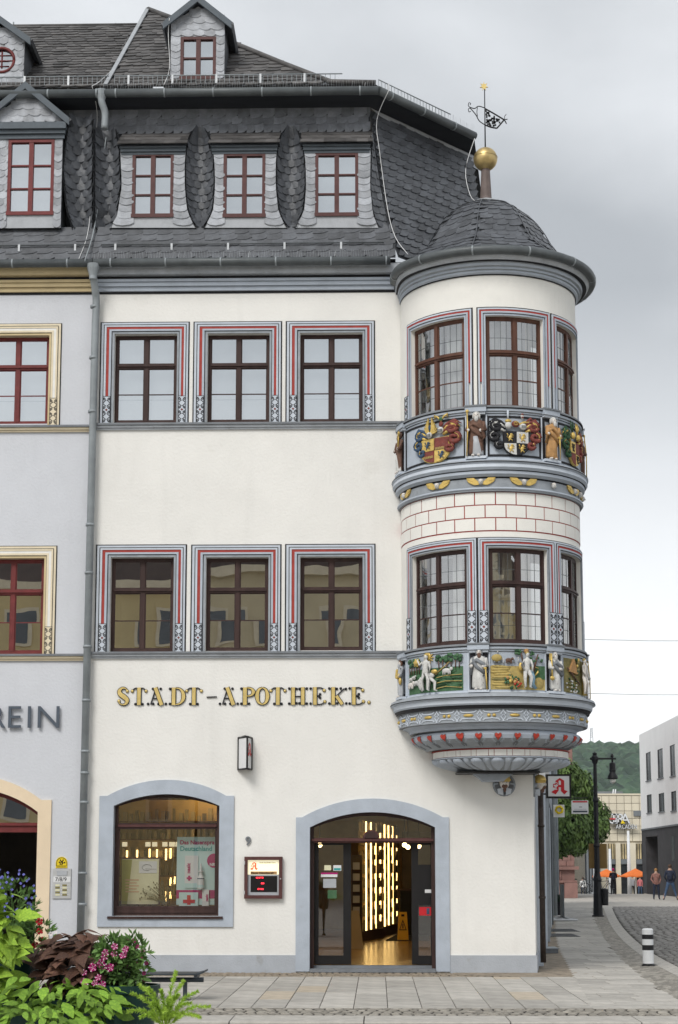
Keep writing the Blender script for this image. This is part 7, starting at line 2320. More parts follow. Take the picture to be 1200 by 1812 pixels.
# hanging pharmacy sign
YA = 3.0
a, b = P(967, 1412.5, YA), P(1010.5, 1370, YA)
asg = thing('pharmacy_sign', 'square hanging lightbox with a red gothic letter A below the oriel', 'sign', ((a.x + b.x) / 2, YA, a.z))
q = B(); q.box((a.x, YA, a.z), (b.x, YA + .16, b.z), 'dark_metal')
q.build('case', asg)
q = B(); q.box((a.x + .035, YA - .006, a.z + .035), (b.x - .035, YA - .001, b.z - .035), 'plastic_white'); q.build('face', asg)
q = B(); apothecary(q, flat(YA), (a.x + b.x) / 2 + .01, (a.z + b.z) / 2, .30, 'sign_red', 'plastic_white', .007, .011); q.build('emblem', asg)
q = B()
for z in (a.z + .08, b.z - .08): q.tube([Vector((a.x, YA + .08, z)), Vector((MS(YA, 0, 0).x - .02, YA + .08, z))], .014, 'dark_metal', 6)
q.build('bracket', asg)
def hung(name, label, px, Y, parts, arm):
    a, b = P(px[0], px[3], Y), P(px[1], px[2], Y)
    t = thing(name, label, 'sign', ((a.x + b.x) / 2, Y, a.z))
    q = B(); q.box((a.x, Y, a.z), (b.x, Y + .06, b.z), 'plastic_white'); q.build('plate', t)
    q = B(); z = P(px[0], arm, Y).z; q.tube([Vector((b.x - .03, Y + .03, z)), Vector((CX + 1 + .11 * Y, Y + .03, z))], .014, 'dark_metal', 6)
    for xx in (a.x + .08, b.x - .08):
        if z > b.z: q.tube([Vector((xx, Y + .03, z)), Vector((xx, Y + .03, b.z))], .008, 'dark_metal', 5)
    q.build('arm', t)
    return t
ys = hung('bank_sign', 'small white hanging sign with a yellow ring emblem', (980, 999, 1424, 1446), 12.0, None, 1424)
c = P(989.5, 1433, 12); q = B(); q.tube([c + Vector((.085 * math.cos(2 * math.pi * k / 6 + .3), -.03, .085 * math.sin(2 * math.pi * k / 6 + .3))) for k in range(7)], .03, 'sign_yellow', 5); q.build('emblem', ys)
ws = hung('shop_sign', 'white hanging sign with red top band and dark lower band', (1012, 1041, 1416.5, 1440), 16.0, None, 1412)
for (x0, x1, y0, y1, m) in ((1013.5, 1039.5, 1417.5, 1420, 'sign_red'), (1014, 1039.5, 1434.5, 1437.5, 'sign_grey'), (1025, 1030, 1427.5, 1428.5, 'sign_grey'), (1016, 1038, 1431.5, 1432.5, 'plastic_grey')):
    q = B(); rp(q, x0, x1, y0, y1, 15.998, m, .003); q.build('print', ws)
# things standing along the side wall
p = G(975, 1687)
q = B()
x0, x1 = P(962, 1687, p.y).x, P(988, 1687, p.y).x
zt_ = P(975, 1678, p.y).z
for (bx, m) in (((x0, p.y, .004, x1, p.y + .75, zt_ - .02), 'stone_grey_dark'), ((x0 - .01, p.y - .015, zt_ - .019, x1 + .01, p.y + .76, zt_), 'zinc')):
    q.box(bx[:3], bx[3:], m)
tag(q.build('step_block'), 'low dark stone step block at the side wall corner', 'step')
for k, (y0, y1) in enumerate(((1644, 1648.5), (1652.5, 1657.5))):
    pa, pb = G(966, y1), G(1012, y0)
    t = thing('drain_grate', ('farther slotted iron grate in the side pavement', 'nearer slotted iron grate in the side pavement')[k], 'grate', (pa.x, pa.y, 0), 'pavement grates')
    q = B()
    for j in range(15):
        xx = pa.x + (pb.x - pa.x) * (j + .5) / 15
        q.box((xx - .016, pa.y, .002), (xx + .016, pb.y, .010), 'iron_black')
    q.build('slots', t, 'stuff')
    q = B(); q.box((pa.x - .02, pa.y - .02, .0), (pb.x + .02, pb.y + .02, .004), 'zinc_dark'); q.build('frame', t)
p = G(992, 1629)
t = thing('sign_stand', 'chrome tubular floor stand with a dark panel near the lamp post', 'stand', p)
q = B()
x0, x1 = P(967, 1629, p.y).x, P(1018, 1629, p.y).x
q.tube(bent([(x0, p.y - .5, .03), (x1 - .1, p.y - .5, .03), (x1, p.y - .35, .03), (x1 - .03, p.y + .35, .03), (x1 - .15, p.y + .5, .03), (x0, p.y + .5, .03)], 4), .036, 'plastic_silver', 7)
q.tube([(x0, p.y - .5, .03), (p.x + .05, p.y, .12), (x1 - .1, p.y + .45, .03)], .032, 'plastic_silver', 7); q.tube([(x0, p.y + .5, .03), (p.x + .05, p.y, .12), (x1 - .1, p.y - .45, .03)], .032, 'plastic_silver', 7)
q.build('base', t)
q = B(); xx = P(995, 1600, p.y).x; q.box((xx - .03, p.y - .35, .1), (xx + .03, p.y + .35, P(995, 1565, p.y).z), 'zinc_dark'); q.build('panel', t)
p = G(990, 1619)
t = thing('potted_boxwood', 'clipped boxwood ball in a tall dark pot by the wall', 'potted plant', p)
q = B(); q.lathe([(.0, .0), (.10, .0), (.115, .03), (.15, .44), (.165, .46), (.14, .46), (.13, .42)], (p.x, p.y), 'dark_metal', 14); q.build('pot', t)
q = B()
for k in range(420):
    u, v = random.uniform(0, 2 * math.pi), math.acos(random.uniform(-.8, 1))
    n = Vector((math.sin(v) * math.cos(u), math.sin(v) * math.sin(u), math.cos(v)))
    c = Vector((p.x, p.y, .57)) + n * random.uniform(.13, .19)
    t1 = n.cross(Vector((0, 0, 1)) + Vector((random.random(), random.random(), 0)) * .3).normalized() * .024; t2 = n.cross(t1)
    q.face([c - t1, c + t2 * .8 + n * .01, c + t1, c - t2 * .8], 'boxwood')
q.ball((p.x, p.y, .57), .13, 'boxwood', 12, 8)
q.build('foliage', t, 'stuff', fix=False)
# bollard
p = G(1147.5, 1709)
t = thing('bollard', 'white bollard with two black bands beside the curved kerb', 'bollard', p)
r_ = .098
hb_ = P(1147.5, 1643, p.y).z
q = B(); q.lathe([(r_ + .02, .0), (r_ + .02, .02), (r_ + .004, .025), (r_, .04), (r_, hb_ - .02), (r_ - .02, hb_), (.0, hb_ + .006)], (p.x, p.y), None, 20, mats=['iron_black', 'iron_black', 'iron_black', 'white_metal', 'white_metal', 'white_metal']); q.build('post', t)
for y0, y1 in ((1653.5, 1661.5), (1672, 1681)):
    q = B(); q.lathe([(r_ + .003, P(1147, y1, p.y).z), (r_ + .003, P(1147, y0, p.y).z)], (p.x, p.y), 'iron_black', 20); q.build('black_band', t)
# lamp post with hanging lantern
lp = G(1058.5, 1622)
YLp = lp.y
t = thing('street_lamp', 'tall black cast iron lamp post with one hanging lantern', 'street lamp', lp)
zz = lambda y: P(1058, y, YLp).z
q = B()
q.lathe([(.22, 0), (.22, .04), (.17, .06), (.135, zz(1560)), (.16, zz(1557)), (.12, zz(1550)), (.10, zz(1545)), (.09, zz(1500)), (.12, zz(1497)), (.085, zz(1492)), (.085, zz(1420)), (.11, zz(1417)), (.075, zz(1410)), (.06, zz(1352)), (.09, zz(1350)), (.13, zz(1344)), (.13, zz(1340)), (.07, zz(1336)), (.09, zz(1333)), (.0, zz(1330))], (lp.x, lp.y), 'iron_black', 10)
q.build('post', t)
xl_ = P(1083.5, 1342, YLp).x
q = B(); q.tube([Vector((P(1046, 1342, YLp).x, YLp, zz(1342.5))), Vector((P(1090, 1342, YLp).x, YLp, zz(1342.5)))], .035, 'iron_black', 6)
q.ball((P(1046, 1342, YLp).x, YLp, zz(1342.5)), .05, 'iron_black', 8, 6); q.ball((xl_, YLp, zz(1338)), .06, 'iron_black', 8, 6); q.tube([Vector((xl_, YLp, zz(1334))), Vector((xl_, YLp, zz(1351)))], .035, 'iron_black', 6)
q.build('arm', t)
q = B(); q.lathe([(.05, zz(1349)), (.10, zz(1350.5)), (.11, zz(1351)), (.11, zz(1362)), (.12, zz(1363)), (.10, zz(1366)), (.11, zz(1368)), (.17, zz(1373)), (.19, zz(1377)), (.17, zz(1378.5))], (xl_, YLp), 'iron_black', 14); ln = q.build('lantern', t)
q = B(); q.ball((xl_, YLp, zz(1381)), (.11, .11, .12), 'bulb_glass', 12, 8); q.build('bulb', ln)
q = B(); rp(q, 1042.5, 1073.5, 1493, 1537, YLp + .2, 'board_brown', .04)
bb = tag(q.build('board'), 'plain brown back of a board fixed to the lamp post', 'sign board')
bb.name = 'notice_board'
q = B(); a, b = P(1062.5, 1602, YLp), P(1075.5, 1574, YLp)
q.lathe([(.0, a.z), (.12, a.z), (.13, a.z + .03), (.135, b.z), (.12, b.z + .02), (.0, b.z + .05)], ((a.x + b.x) / 2 + .02, YLp), 'iron_black', 12)
q.box((lp.x + .1, YLp - .02, a.z + .2), ((a.x + b.x) / 2, YLp + .02, a.z + .3), 'iron_black')
tag(q.build('litter_bin'), 'black round litter bin hung on the lamp post', 'litter bin')
# ------------------------------------------------------------------ street tree
def tree(root_p, lobes, h, n, name, label):
    t = thing(name, label, 'tree', root_p)
    q = B()
    q.tube(bent([root_p, root_p + Vector((.05, 0, h * .3)), root_p + Vector((-.03, .05, h * .62)), root_p + Vector((.02, 0, h * .9))], 4), [.17 - .13 * k / 12 for k in range(13)], 'bark', 8)
    for (c, r) in lobes:
        q.tube([root_p + Vector((0, 0, h * .42)), root_p.lerp(Vector(c), .6) + Vector((0, 0, h * .2)), Vector(c)], [.07, .05, .015], 'bark', 6)
    q.build('trunk', t)
    q = B()
    for k in range(n):
        c, r = random.choices(lobes, [l[1] ** 2 for l in lobes])[0]
        d = Vector((random.gauss(0, 1), random.gauss(0, 1), random.gauss(0, 1))).normalized()
        rr = r * random.uniform(.45, 1.0) ** .6 * (1 + .18 * noise.noise(d * 2.2 + Vector(c)))
        p = Vector(c) + d * rr
        s = random.uniform(.08, .16)
        nn = (d + Vector((random.uniform(-.7, .7), random.uniform(-.7, .7), random.uniform(-.2, .9)))).normalized()
        t1 = nn.cross(Vector((random.random() - .5, random.random() - .5, -1))).normalized(); t2 = nn.cross(t1)
        q.face([p - t2 * s, p + t1 * s * .5 - t2 * s * .1, p + t2 * s, p - t1 * s * .5 - t2 * s * .1], 'leaf_tree')
    q.build('crown', t, fix=False)
    return t
Dt = 52.0
L = []
for (x, y, r) in ((1000, 1372, 24), (1022, 1392, 26), (985, 1400, 34), (1010, 1425, 34), (1036, 1425, 22), (1052, 1443, 24), (1040, 1465, 30), (1000, 1465, 40), (985, 1490, 24), (1060, 1460, 16), (1018, 1485, 24), (1030, 1405, 18)):
    L.append((tuple(P(x, y, Dt + random.uniform(-.8, .8))), r / 3000 * (Dt + CAMD)))
rt_ = Vector((P(966, 1500, Dt).x, Dt, 0))
tree(rt_, [(c, r * 1.24) for c, r in L], 4.6, 16000, 'street_tree', 'leafy green street tree behind the hanging signs')
# ------------------------------------------------------------------ red sandstone corner
YR = 68.0
t = thing('sandstone_building', 'red sandstone building corner with balustrade beyond the tree', 'building', (P(1000, 1588, YR).x, YR, 0))
q = B()
xr = P(1017, 1550, YR + .4).x; xl0 = xr - 6
q.box((xl0, YR + .4, -.1), (xr, YR + 9, 10.6), 'sandstone'); q.box((xl0, YR + .15, P(1000, 1539, YR).z), (xr + .22, YR + 9.2, P(1000, 1533, YR).z), 'sandstone'); q.box((xl0, YR + .2, P(1000, 1562, YR).z), (xr + .12, YR + 9.2, P(1000, 1558, YR).z), 'sandstone')
q.build('wall', t)
for j, (y0, y1) in enumerate(((1500, 1512), (1512.5, 1523), (1523.5, 1532))):
    n = 3
    for k in range(n):
        x0 = P(1017, 1500, YR).x - 1.35 + .45 * k - (.2 if j % 2 else 0)
        q = B(); q.box((x0 + .015, YR + .33, P(1000, y1, YR).z), (min(x0 + .435, xr + .02), YR + .41, P(1000, y0, YR).z), 'sandstone'); q.build('ashlar_block', t)
for k in range(3):
    q = B(); xx = P(985 + 4 * k, 1548, YR).x; q.lathe([(.035, P(1000, 1557, YR).z), (.055, P(1000, 1552, YR).z), (.03, P(1000, 1547, YR).z), (.045, P(1000, 1541, YR).z)], (xx, YR + .33), 'sandstone', 8); q.build('baluster', t)
q = B(); q.box((P(1000, 1588, YR).x, YR + .1, 0), (xr + .12, YR + .4, P(1000, 1562.5, YR).z), 'sandstone'); q.build('plinth', t)
# ------------------------------------------------------------------ shopping centre
YM = 122.0
t = thing('shopping_centre', 'cream panelled shopping centre with glazed ground floor bays', 'building', (P(1080, 1580, YM).x, YM, -.7))
X = lambda x, y=1500: P(x, y, YM).x
Z = lambda y, x=1080: P(x, y, YM).z
q = B()
q.box((X(985), YM + .35, -.7), (X(1175), YM + 30, Z(1407)), 'cream_joint'); q.box((X(1040), YM + 6, Z(1409)), (X(1122), YM + 25, Z(1395)), 'roof_grey')
q.box((X(985), YM + .2, Z(1407)), (X(1175), YM + .5, Z(1404)), 'cream_panel')
q.build('block', t)
pw, ph_ = X(1056) - X(1042.6), Z(1410) - Z(1423.4)
me = None
for i in range(8):
    for j in range(6):
        x0 = X(1040) + pw * i; z1 = Z(1408) - ph_ * j
        if me is None:
            q = B(); q.box((x0 + .02, YM + .2, z1 - ph_ + .02), (x0 + pw - .02, YM + .349, z1 - .02), 'cream_panel'); o = q.build('cladding_panel', t); me = o.data; o0 = (x0, z1)
        else:
            o = link('cladding_panel', me, t); o.location = (x0 - o0[0], 0, z1 - o0[1])
for (x0, x1) in ((1062, 1075), (1089.5, 1098), (1112.5, 1125), (1139, 1150)):
    q = B(); q.box((X(x0), YM + .0, -.7), (X(x1), YM + .6, Z(1491.5)), 'cream_panel'); q.build('pier', t)
for (x0, x1) in ((1040, 1061), (1075.5, 1089), (1098.5, 1112), (1125.5, 1138)):
    q = B(); q.box((X(x0), YM + .15, Z(1520)), (X(x1), YM + .3, Z(1493)), 'glow_far'); w_ = q.build('window', t)
    for k in range(3):
        xx = X(x0) + (X(x1) - X(x0)) * (k + .5) / 3; q = B(); q.box((xx - .03, YM + .1, Z(1520)), (xx + .03, YM + .149, Z(1493)), 'window_far'); q.build('mullion', w_)
    q = B(); q.box((X(x0), YM + .12, Z(1529)), (X(x1), YM + .3, Z(1520.5)), 'roof_grey'); q.build('spandrel', t)
    q = B(); q.box((X(x0), YM + .3, -.7), (X(x1), YM + .34, Z(1529.5)), 'window_far'); q.build('shopfront', t)
for k in range(5):
    q = B(); x0 = X(1018 + 5 * k); q.box((x0, YM - 8, -.7), (x0 + .16, YM - 7.8, Z(1498)), 'roof_grey'); q.build('glazing_post', t)
q = B(); q.box((X(1016), YM - 7.7, -.7), (X(1041), YM + .1, Z(1498)), 'window_far'); q.build('glazed_entrance', t)
q = B(); rp(q, 1121, 1138.5, 1434.5, 1444, YM + .15, 'roof_grey', .1); q.build('vent_panel', t)
for x in (1100, 1104):
    q = B(); q.tube([Vector((X(x), YM + 5, Z(1406))), Vector((X(x + 2), YM + 5, Z(1392)))], .06, 'white_metal', 5); q.build('roof_mast', t)
ga = thing('centre_lettering', 'white three-dimensional GERA ARCADEN lettering on the cream panels', 'lettering', (X(1090), YM - .2, Z(1467)))
for ch, x, m in (('G', 1074, 'white_metal'), ('E', 1083, 'white_metal'), ('R', 1090.5, 'white_metal'), ('A', 1098, 'white_metal')):
    text('letter', ch, 17.5 / 20.0 / .70, 'sign_grey', Vector((X(x), YM - .25, Z(1457.5))), ga, depth=.16, bold=.02); text('letter', ch, 17.5 / 20.0 / .70, m, Vector((X(x), YM - .46, Z(1457.5))), ga, depth=.02, bold=.005)
q = B(); rp(q, 1077, 1089, 1448, 1450, YM - .5, 'sign_red', .05); q.build('red_bar', ga)
q = B(); q.prism(flat(YM - .5), [(X(1098), Z(1457.5)), (X(1101), Z(1451)), (X(1106), Z(1457.5))], 0, .05, 'sign_yellow'); q.build('yellow_mark', ga)
text('letter', 'ARCADEN', 7.2 / 20.0 / .70, 'sign_grey', Vector((X(1089.5), YM - .25, Z(1466.5))), ga, depth=.12, bold=.01, sx=.78); text('letter', 'ARCADEN', 7.2 / 20.0 / .70, 'white_metal', Vector((X(1089.5), YM - .40, Z(1466.5))), ga, depth=.02, sx=.78)
# ------------------------------------------------------------------ white rendered block on the right
c0 = G(1138, 1581)
WX = c0.x
t = thing('white_block', 'white rendered building with dark brick ground floor at the right edge', 'building', (WX, c0.y, 0))
WZ = lambda x, y: PX(x, y, WX)
ztop, zbr = WZ(1138, 1297).z, WZ(1139, 1468).z
ya, yb = c0.y, PX(1300, 1500, WX).y
MW = lambda u, z, d: Vector((WX - d, u, z))
def wrect(x0, x1, y0, y1):
    a, b = WZ(x0, (y0 + y1) / 2), WZ(x1, (y0 + y1) / 2)
    m = (x0 + x1) / 2
    return (b.y, a.y, WZ(m, y1).z, WZ(m, y0).z)
wins = [wrect(*r) for r in ((1143.5, 1152, 1331, 1381), (1164, 1173.5, 1325, 1377), (1186, 1194.8, 1318, 1373), (1145, 1153.4, 1406, 1438), (1166, 1175.8, 1403.5, 1436), (1188, 1197, 1400, 1434.5))]
q = B()
q.holes([(yb, zbr), (ya, zbr), (ya, ztop), (yb, ztop)], [rpoly(r) for r in wins], MW, 'render_white', .05, 'roof_grey')
q.face([(WX, ya, zbr), (WX + 20, ya, zbr), (WX + 20, ya, ztop), (WX, ya, ztop)], 'render_white'); q.face([(WX, ya, ztop), (WX + 20, ya, ztop), (WX + 20, yb, ztop), (WX, yb, ztop)], 'roof_grey')
q.build('wall', t, fix=False)
for r in wins:
    q = B(); q.mbox(MW, r[0], r[1], r[2], r[3], -.12, -.05, 'window_far'); w_ = q.build('window', t)
    q = B(); q.mbox(MW, r[0], r[0] + .09, r[2], r[3], -.049, -.02, 'brick_dark'); q.mbox(MW, r[1] - .09, r[1], r[2], r[3], -.049, -.02, 'brick_dark'); q.mbox(MW, (r[0] + r[1]) / 2 - .04, (r[0] + r[1]) / 2 + .04, r[2], r[3], -.049, -.03, 'roof_grey'); q.build('frame', w_)
    q = B(); q.mbox(MW, r[0] - .1, r[1] + .1, r[2] - .07, r[2], -.04, .06, 'roof_grey'); q.build('sill', w_)
q = B()
rec = wrect(1143, 1164, 1480, 1574)
q.holes([(yb, 0), (ya, 0), (ya, zbr), (yb, zbr)], [rpoly((rec[0], rec[1], .02, rec[3]))], lambda u, z, d: Vector((WX + .03 - d, u, z)), 'brick_dark', 1.5, 'brick_dark')
q.face([(WX, ya, 0), (WX + 20, ya, 0), (WX + 20, ya, zbr), (WX, ya, zbr)], 'brick_dark'); q.mbox(MW, yb, ya, zbr - .05, zbr + .05, -.05, .04, 'roof_grey')
q.build('brick_base', t, fix=False)
r3 = wrect(1188, 1193, 1480, 1523); q = B(); q.mbox(MW, r3[0], r3[1], r3[2], r3[3], -.04, -.02, 'window_far'); q.build('slit_window', t)
q = B(); q.mbox(MW, rec[0], rec[1], .02, rec[3], -1.6, -1.5, 'glow_far'); q.build('recessed_door', t)
q = B(); q.mbox(MW, yb, ya - 1.5, ztop, ztop + .9, -4, -3.8, 'render_white'); q.build('roof_storey', t)
# ------------------------------------------------------------------ masts, far lamp, wires
def mast(px, y0, Y, label, z0=-.7):
    p = P(px, 1550, Y)
    q = B(); q.tube([Vector((p.x, Y, z0)), Vector((p.x, Y, P(px, y0, Y).z))], [.17, .09], 'white_metal', 10)
    q.lathe([(.24, z0), (.24, z0 + .1), (.17, z0 + .12)], (p.x, Y), 'white_metal', 10)
    tag(q.build('mast'), label, 'mast', 'white masts on the square')
mast(1053, 1508, 83.0, 'short white mast left of the lamp post', 0); mast(1080, 1502, 104.0, 'white mast between the board and the orange parasols'); mast(1113.5, 1470, 100.0, 'tall white mast in front of the cream building')
p = G(1167.5, 1577)
t = thing('plaza_lamp', 'slim white plaza lamp with flat head before the dark brick', 'street lamp', p)
q = B(); q.tube([p, Vector((p.x, p.y, P(1167, 1482, p.y).z))], .07, 'white_metal', 8); q.build('pole', t)
z = P(1167, 1481, p.y).z; q = B(); q.box((P(1155, 1480, p.y).x, p.y - .15, z - .06), (P(1168.5, 1480, p.y).x, p.y + .15, z + .08), 'white_metal'); q.build('head', t)
for k, (ya_, yb_) in enumerate(((1131.5, 1134), (1227, 1229.5))):
    q = B(); a, b = P(1000, ya_ - 1, 24), P(1300, yb_, 24); q.tube([a, a.lerp(b, .5) + Vector((0, 0, -.03)), b], .007, 'zinc_dark', 4)
    tag(q.build('overhead_wire'), ('upper thin wire crossing the sky right of the oriel', 'lower thin wire crossing the sky right of the oriel')[k], 'wire')
# ------------------------------------------------------------------ parasols
for k, (x0, x1, ya_, yb_, Y, lb) in enumerate(((1048, 1099, 1540, 1550, 100, 'orange parasol left of the tall white mast'), (1097, 1152, 1539, 1550, 98, 'orange parasol right of the tall white mast'))):
    xc = P((x0 + x1) / 2, 1545, Y).x; hw = (P(x1, 1545, Y).x - P(x0, 1545, Y).x) / 2
    t = thing('parasol', lb, 'parasol', (xc, Y, -.7), 'orange parasols')
    za, zc = P(1080, yb_, Y).z, P(1080, ya_, Y).z
    q = B()
    n = 8
    for j in range(n):
        a0, a1 = 2 * math.pi * j / n, 2 * math.pi * (j + 1) / n
        pts = [Vector((xc, Y, zc + .1))] + [Vector((xc + hw * math.cos(a), Y + hw * math.sin(a), za)) for a in (a0, (a0 + a1) / 2, a1)]
        pts[2] = pts[2].lerp(Vector((xc, Y, za)), .06) + Vector((0, 0, .05))
        q.face(pts, 'orange_cloth')
        q.face([pts[1], pts[2], pts[3], pts[3] - Vector((0, 0, .1)), pts[2] - Vector((0, 0, .1)), pts[1] - Vector((0, 0, .1))], 'orange_cloth')
    q.build('canopy', t, fix=False)
    q = B(); q.tube([Vector((xc, Y, -.7)), Vector((xc, Y, zc))], .04, 'white_metal', 6); q.build('pole', t)
# ------------------------------------------------------------------ people
def person(px, feet, z0, hgt, label, top, legs, hair, D=None, turn=0.0, stride=.12, arms='down', skirt_z=None, back=True, sit=False):
    p = G(px, feet) if D is None else Vector((P(px, feet, D - CAMD).x, D - CAMD, z0))
    p.z = z0
    k = hgt / 1.75
    me = bpy.data.meshes.new('person')
    vs = [(0, 0, .95), (0, 0, 1.15), (0, 0, 1.38), (0, .01, 1.50), (0, .0, 1.64), (0, .0, 1.73)]
    es = [(0, 1), (1, 2), (2, 3), (3, 4), (4, 5)]
    rad = [(.15, .11), (.145, .105), (.165, .11), (.06, .06), (.085, .10), (.06, .07)]
    def add(v, r, parent):
        vs.append(v); rad.append(r); es.append((parent, len(vs) - 1)); return len(vs) - 1
    for s in (-1, 1):
        a = add((s * .19, .0, 1.40), (.075, .075), 2)
        if arms == 'pocket': e, h = (s * .27, .06, 1.14), (s * .19, -.10, 1.0)
        elif arms == 'bent': e, h = (s * .24, -.02, 1.14), (s * .10, -.22, 1.15)
        else: e, h = (s * .245, .03, 1.13), (s * .25, -.05, .88)
        b = add(e, (.05, .05), a); c = add(h, (.036, .036), b); add((h[0] * .98, h[1] - .02, h[2] - .10), (.03, .04), c)
        hp = add((s * .10, 0, .86), (.10, .10), 0)
        kn = add((s * (.11 + stride * .35), -.02 + s * stride * .3, .48), (.068, .072), hp)
        an = add((s * (.11 + stride * .8), .02 + s * stride * .6, .09), (.045, .048), kn)
        add((s * (.12 + stride * .85), -.15 + s * stride * .6, .035), (.04, .032), an)
    me.from_pydata(vs, es, [])
    o = bpy.data.objects.new('tmp', me); col.objects.link(o)
    m = o.modifiers.new('s', 'SKIN'); m.use_smooth_shade = True
    if not me.skin_vertices: pass
    for i, sv in enumerate(me.skin_vertices[0].data):
        sv.radius = rad[i]; sv.use_root = (i == 0)
    o.modifiers.new('u', 'SUBSURF').levels = 1
    dg = bpy.context.evaluated_depsgraph_get()
    nm = bpy.data.meshes.new_from_object(o.evaluated_get(dg))
    bpy.data.objects.remove(o); bpy.data.meshes.remove(me)
    nm.materials.clear()
    for q_ in (top, legs, 'skin', 'cloth_black'): nm.materials.append(MT[q_])
    for f in nm.polygons:
        c = f.center
        if c.z > 1.47: f.material_index = 2
        elif c.z < .09: f.material_index = 3
        elif c.z < .90 and abs(c.x) < .30 and not (abs(c.x) > .2 and c.z > .72): f.material_index = 1
        elif abs(c.x) > .17 and c.z < .90: f.material_index = 2
        else: f.material_index = 0
        f.use_smooth = True
    b = link('person', nm, None)
    b.location = p; b.scale = (k, k, k); b.rotation_euler = (0, 0, turn)
    tag(b, label, 'person')
    h = B(); h.ball((0, .02, 1.675), (.098, .112, .105), hair, 12, 8)
    ho = h.build('hair', None); ho.parent = b
    if back:
        g = B(); g.ball((0, .14, 1.2), (.15, .09, .22), 'cloth_navy', 10, 8); go = g.build('backpack', None); go.parent = b
    return b
person(1086, 1583, 0, 1.64, 'person in black with bright pink hair walking away, seen from behind', 'cloth_black', 'cloth_black', 'hair_pink', turn=math.pi, stride=.05, arms='bent')
person(1120, 1583, -.7, 1.66, 'person in light grey top and dark trousers left of the pink top', 'cloth_grey', 'cloth_black', 'hair_brown', D=150, stride=.05, back=False)
person(1133, 1583, -.7, 1.60, 'person in pink top and blue jeans beyond the plaza edge', 'cloth_pink', 'cloth_denim', 'hair_brown', D=150, stride=.05, back=False)
person(1107, 1583, -.7, 1.55, 'person in purple top standing near the white mast', 'cloth_purple', 'cloth_denim', 'hair_brown', D=165, stride=.05, back=False)
person(1162, 1592, 0, 1.64, 'person in rust shirt and green sleeved jacket before the brick base', 'cloth_rust', 'cloth_navy', 'hair_fair', stride=.06, arms='pocket', back=False)
person(1187, 1593, 0, 1.84, 'person in dark hooded top and blue jeans standing legs apart, seen from behind', 'cloth_navy', 'cloth_denim', 'hair_brown', turn=math.pi * .93, stride=.26, arms='pocket')
person(1032, 1583, -.7, 1.60, 'person in white shirt near the parked bicycles', 'cloth_white', 'cloth_navy', 'hair_brown', D=142, stride=.05, back=False)
# ------------------------------------------------------------------ bicycles
def bicycle(px, feet, label, ang):
    p = G(px, feet)
    t = thing('bicycle', label, 'bicycle', p, 'bicycles parked at the square')
    ca, sa = math.cos(ang), math.sin(ang)
    T = lambda a, z, d=0.0: Vector((p.x + a * ca - d * sa, p.y + a * sa + d * ca, z))
    for a in (-.5, .5):
        q = B(); q.tube([T(a + .33 * math.cos(2 * math.pi * k / 18), .34 + .33 * math.sin(2 * math.pi * k / 18)) for k in range(19)], .022, 'cloth_black', 5)
        for k in range(6): q.tube([T(a, .34), T(a + .32 * math.cos(math.pi * k / 3), .34 + .32 * math.sin(math.pi * k / 3))], .004, 'plastic_silver', 3)
        q.build('wheel', t)
    q = B()
    for a, b in (((-.5, .34), (-.18, .82)), ((-.5, .34), (-.08, .32)), ((-.08, .32), (-.18, .82)), ((-.08, .32), (.34, .80)), ((-.17, .78), (.34, .84)), ((.5, .34), (.33, .95))): q.tube([T(*a), T(*b)], .018, 'zinc_dark', 5)
    q.build('frame', t)
    q = B(); q.ball(T(-.2, .92), (.12, .07, .035), 'cloth_black', 8, 5); q.tube([T(-.18, .8), T(-.2, .92)], .014, 'plastic_silver', 5); q.build('saddle', t)
    q = B(); q.tube([T(.28, 1.0, -.25), T(.33, .98, 0), T(.28, 1.0, .25)], .014, 'cloth_black', 5); q.build('handlebar', t)
bicycle(1024, 1580.5, 'leftmost parked bicycle beside the sandstone corner', .25); bicycle(1039, 1580, 'middle parked bicycle near the white shirted person', -.1); bicycle(1068, 1581.5, 'bicycle just right of the lamp post', .15)
# ------------------------------------------------------------------ wooded hill
def hill_h(x, y):
    t = max(0.0, min(1.0, (y - 520) / 900))
    s = t * t * (3 - 2 * t)
    return s * (92 + 6 * noise.noise(Vector((x * .004, y * .002, 0))) - .0 * x) - 2
q = B()
q.grid([[Vector((x, y, hill_h(x, y))) for x in range(-700, 1301, 50)] for y in range(420, 1801, 46)], 'hill_green', True)
q.build('hill', None, 'structure', fix=False)
ico_v, ico_f = [], []
bm = bmesh.new(); bmesh.ops.create_icosphere(bm, subdivisions=2, radius=1)
ico_v = [v.co.copy() for v in bm.verts]; ico_f = [tuple(v.index for v in f.verts) for f in bm.faces]; bm.free()
q = B()
for k in range(2600):
    y = random.uniform(520, 1440)
    x = CAM.x + (y + CAMD) * random.uniform(.085, .22)
    r = random.uniform(4.5, 8.5)
    z = hill_h(x, y) + r * .35
    i = len(q.v); sd_ = random.uniform(0, 99)
    for v in ico_v:
        f = 1 + .30 * noise.noise(v * 2.3 + Vector((sd_, 0, 0))) + .12 * noise.noise(v * 6 + Vector((0, sd_, 0)))
        q.v.append(Vector((x + v.x * r * f, y + v.y * r * f, z + v.z * r * f * 1.1)))
    for f in ico_f: q.f.append(tuple(i + j for j in f)); q.m.append('forest'); q.sm.append(False)
fo = q.build('forest', None, 'stuff', fix=False)
fo['label'] = 'dense dark green forest covering the far hill'
yt = 1400.0
p = P(1047, 1306, yt)
t = thing('radio_mast', 'thin lattice radio mast on the wooded hill skyline', 'mast', (p.x, yt, p.z - 12))
q = B()
zt_ = P(1047, 1288, yt).z
for s in (-1, 1): q.tube([Vector((p.x + s * 1.6, yt, p.z - 12)), Vector((p.x + s * .5, yt, zt_))], .3, 'zinc_bright', 4)
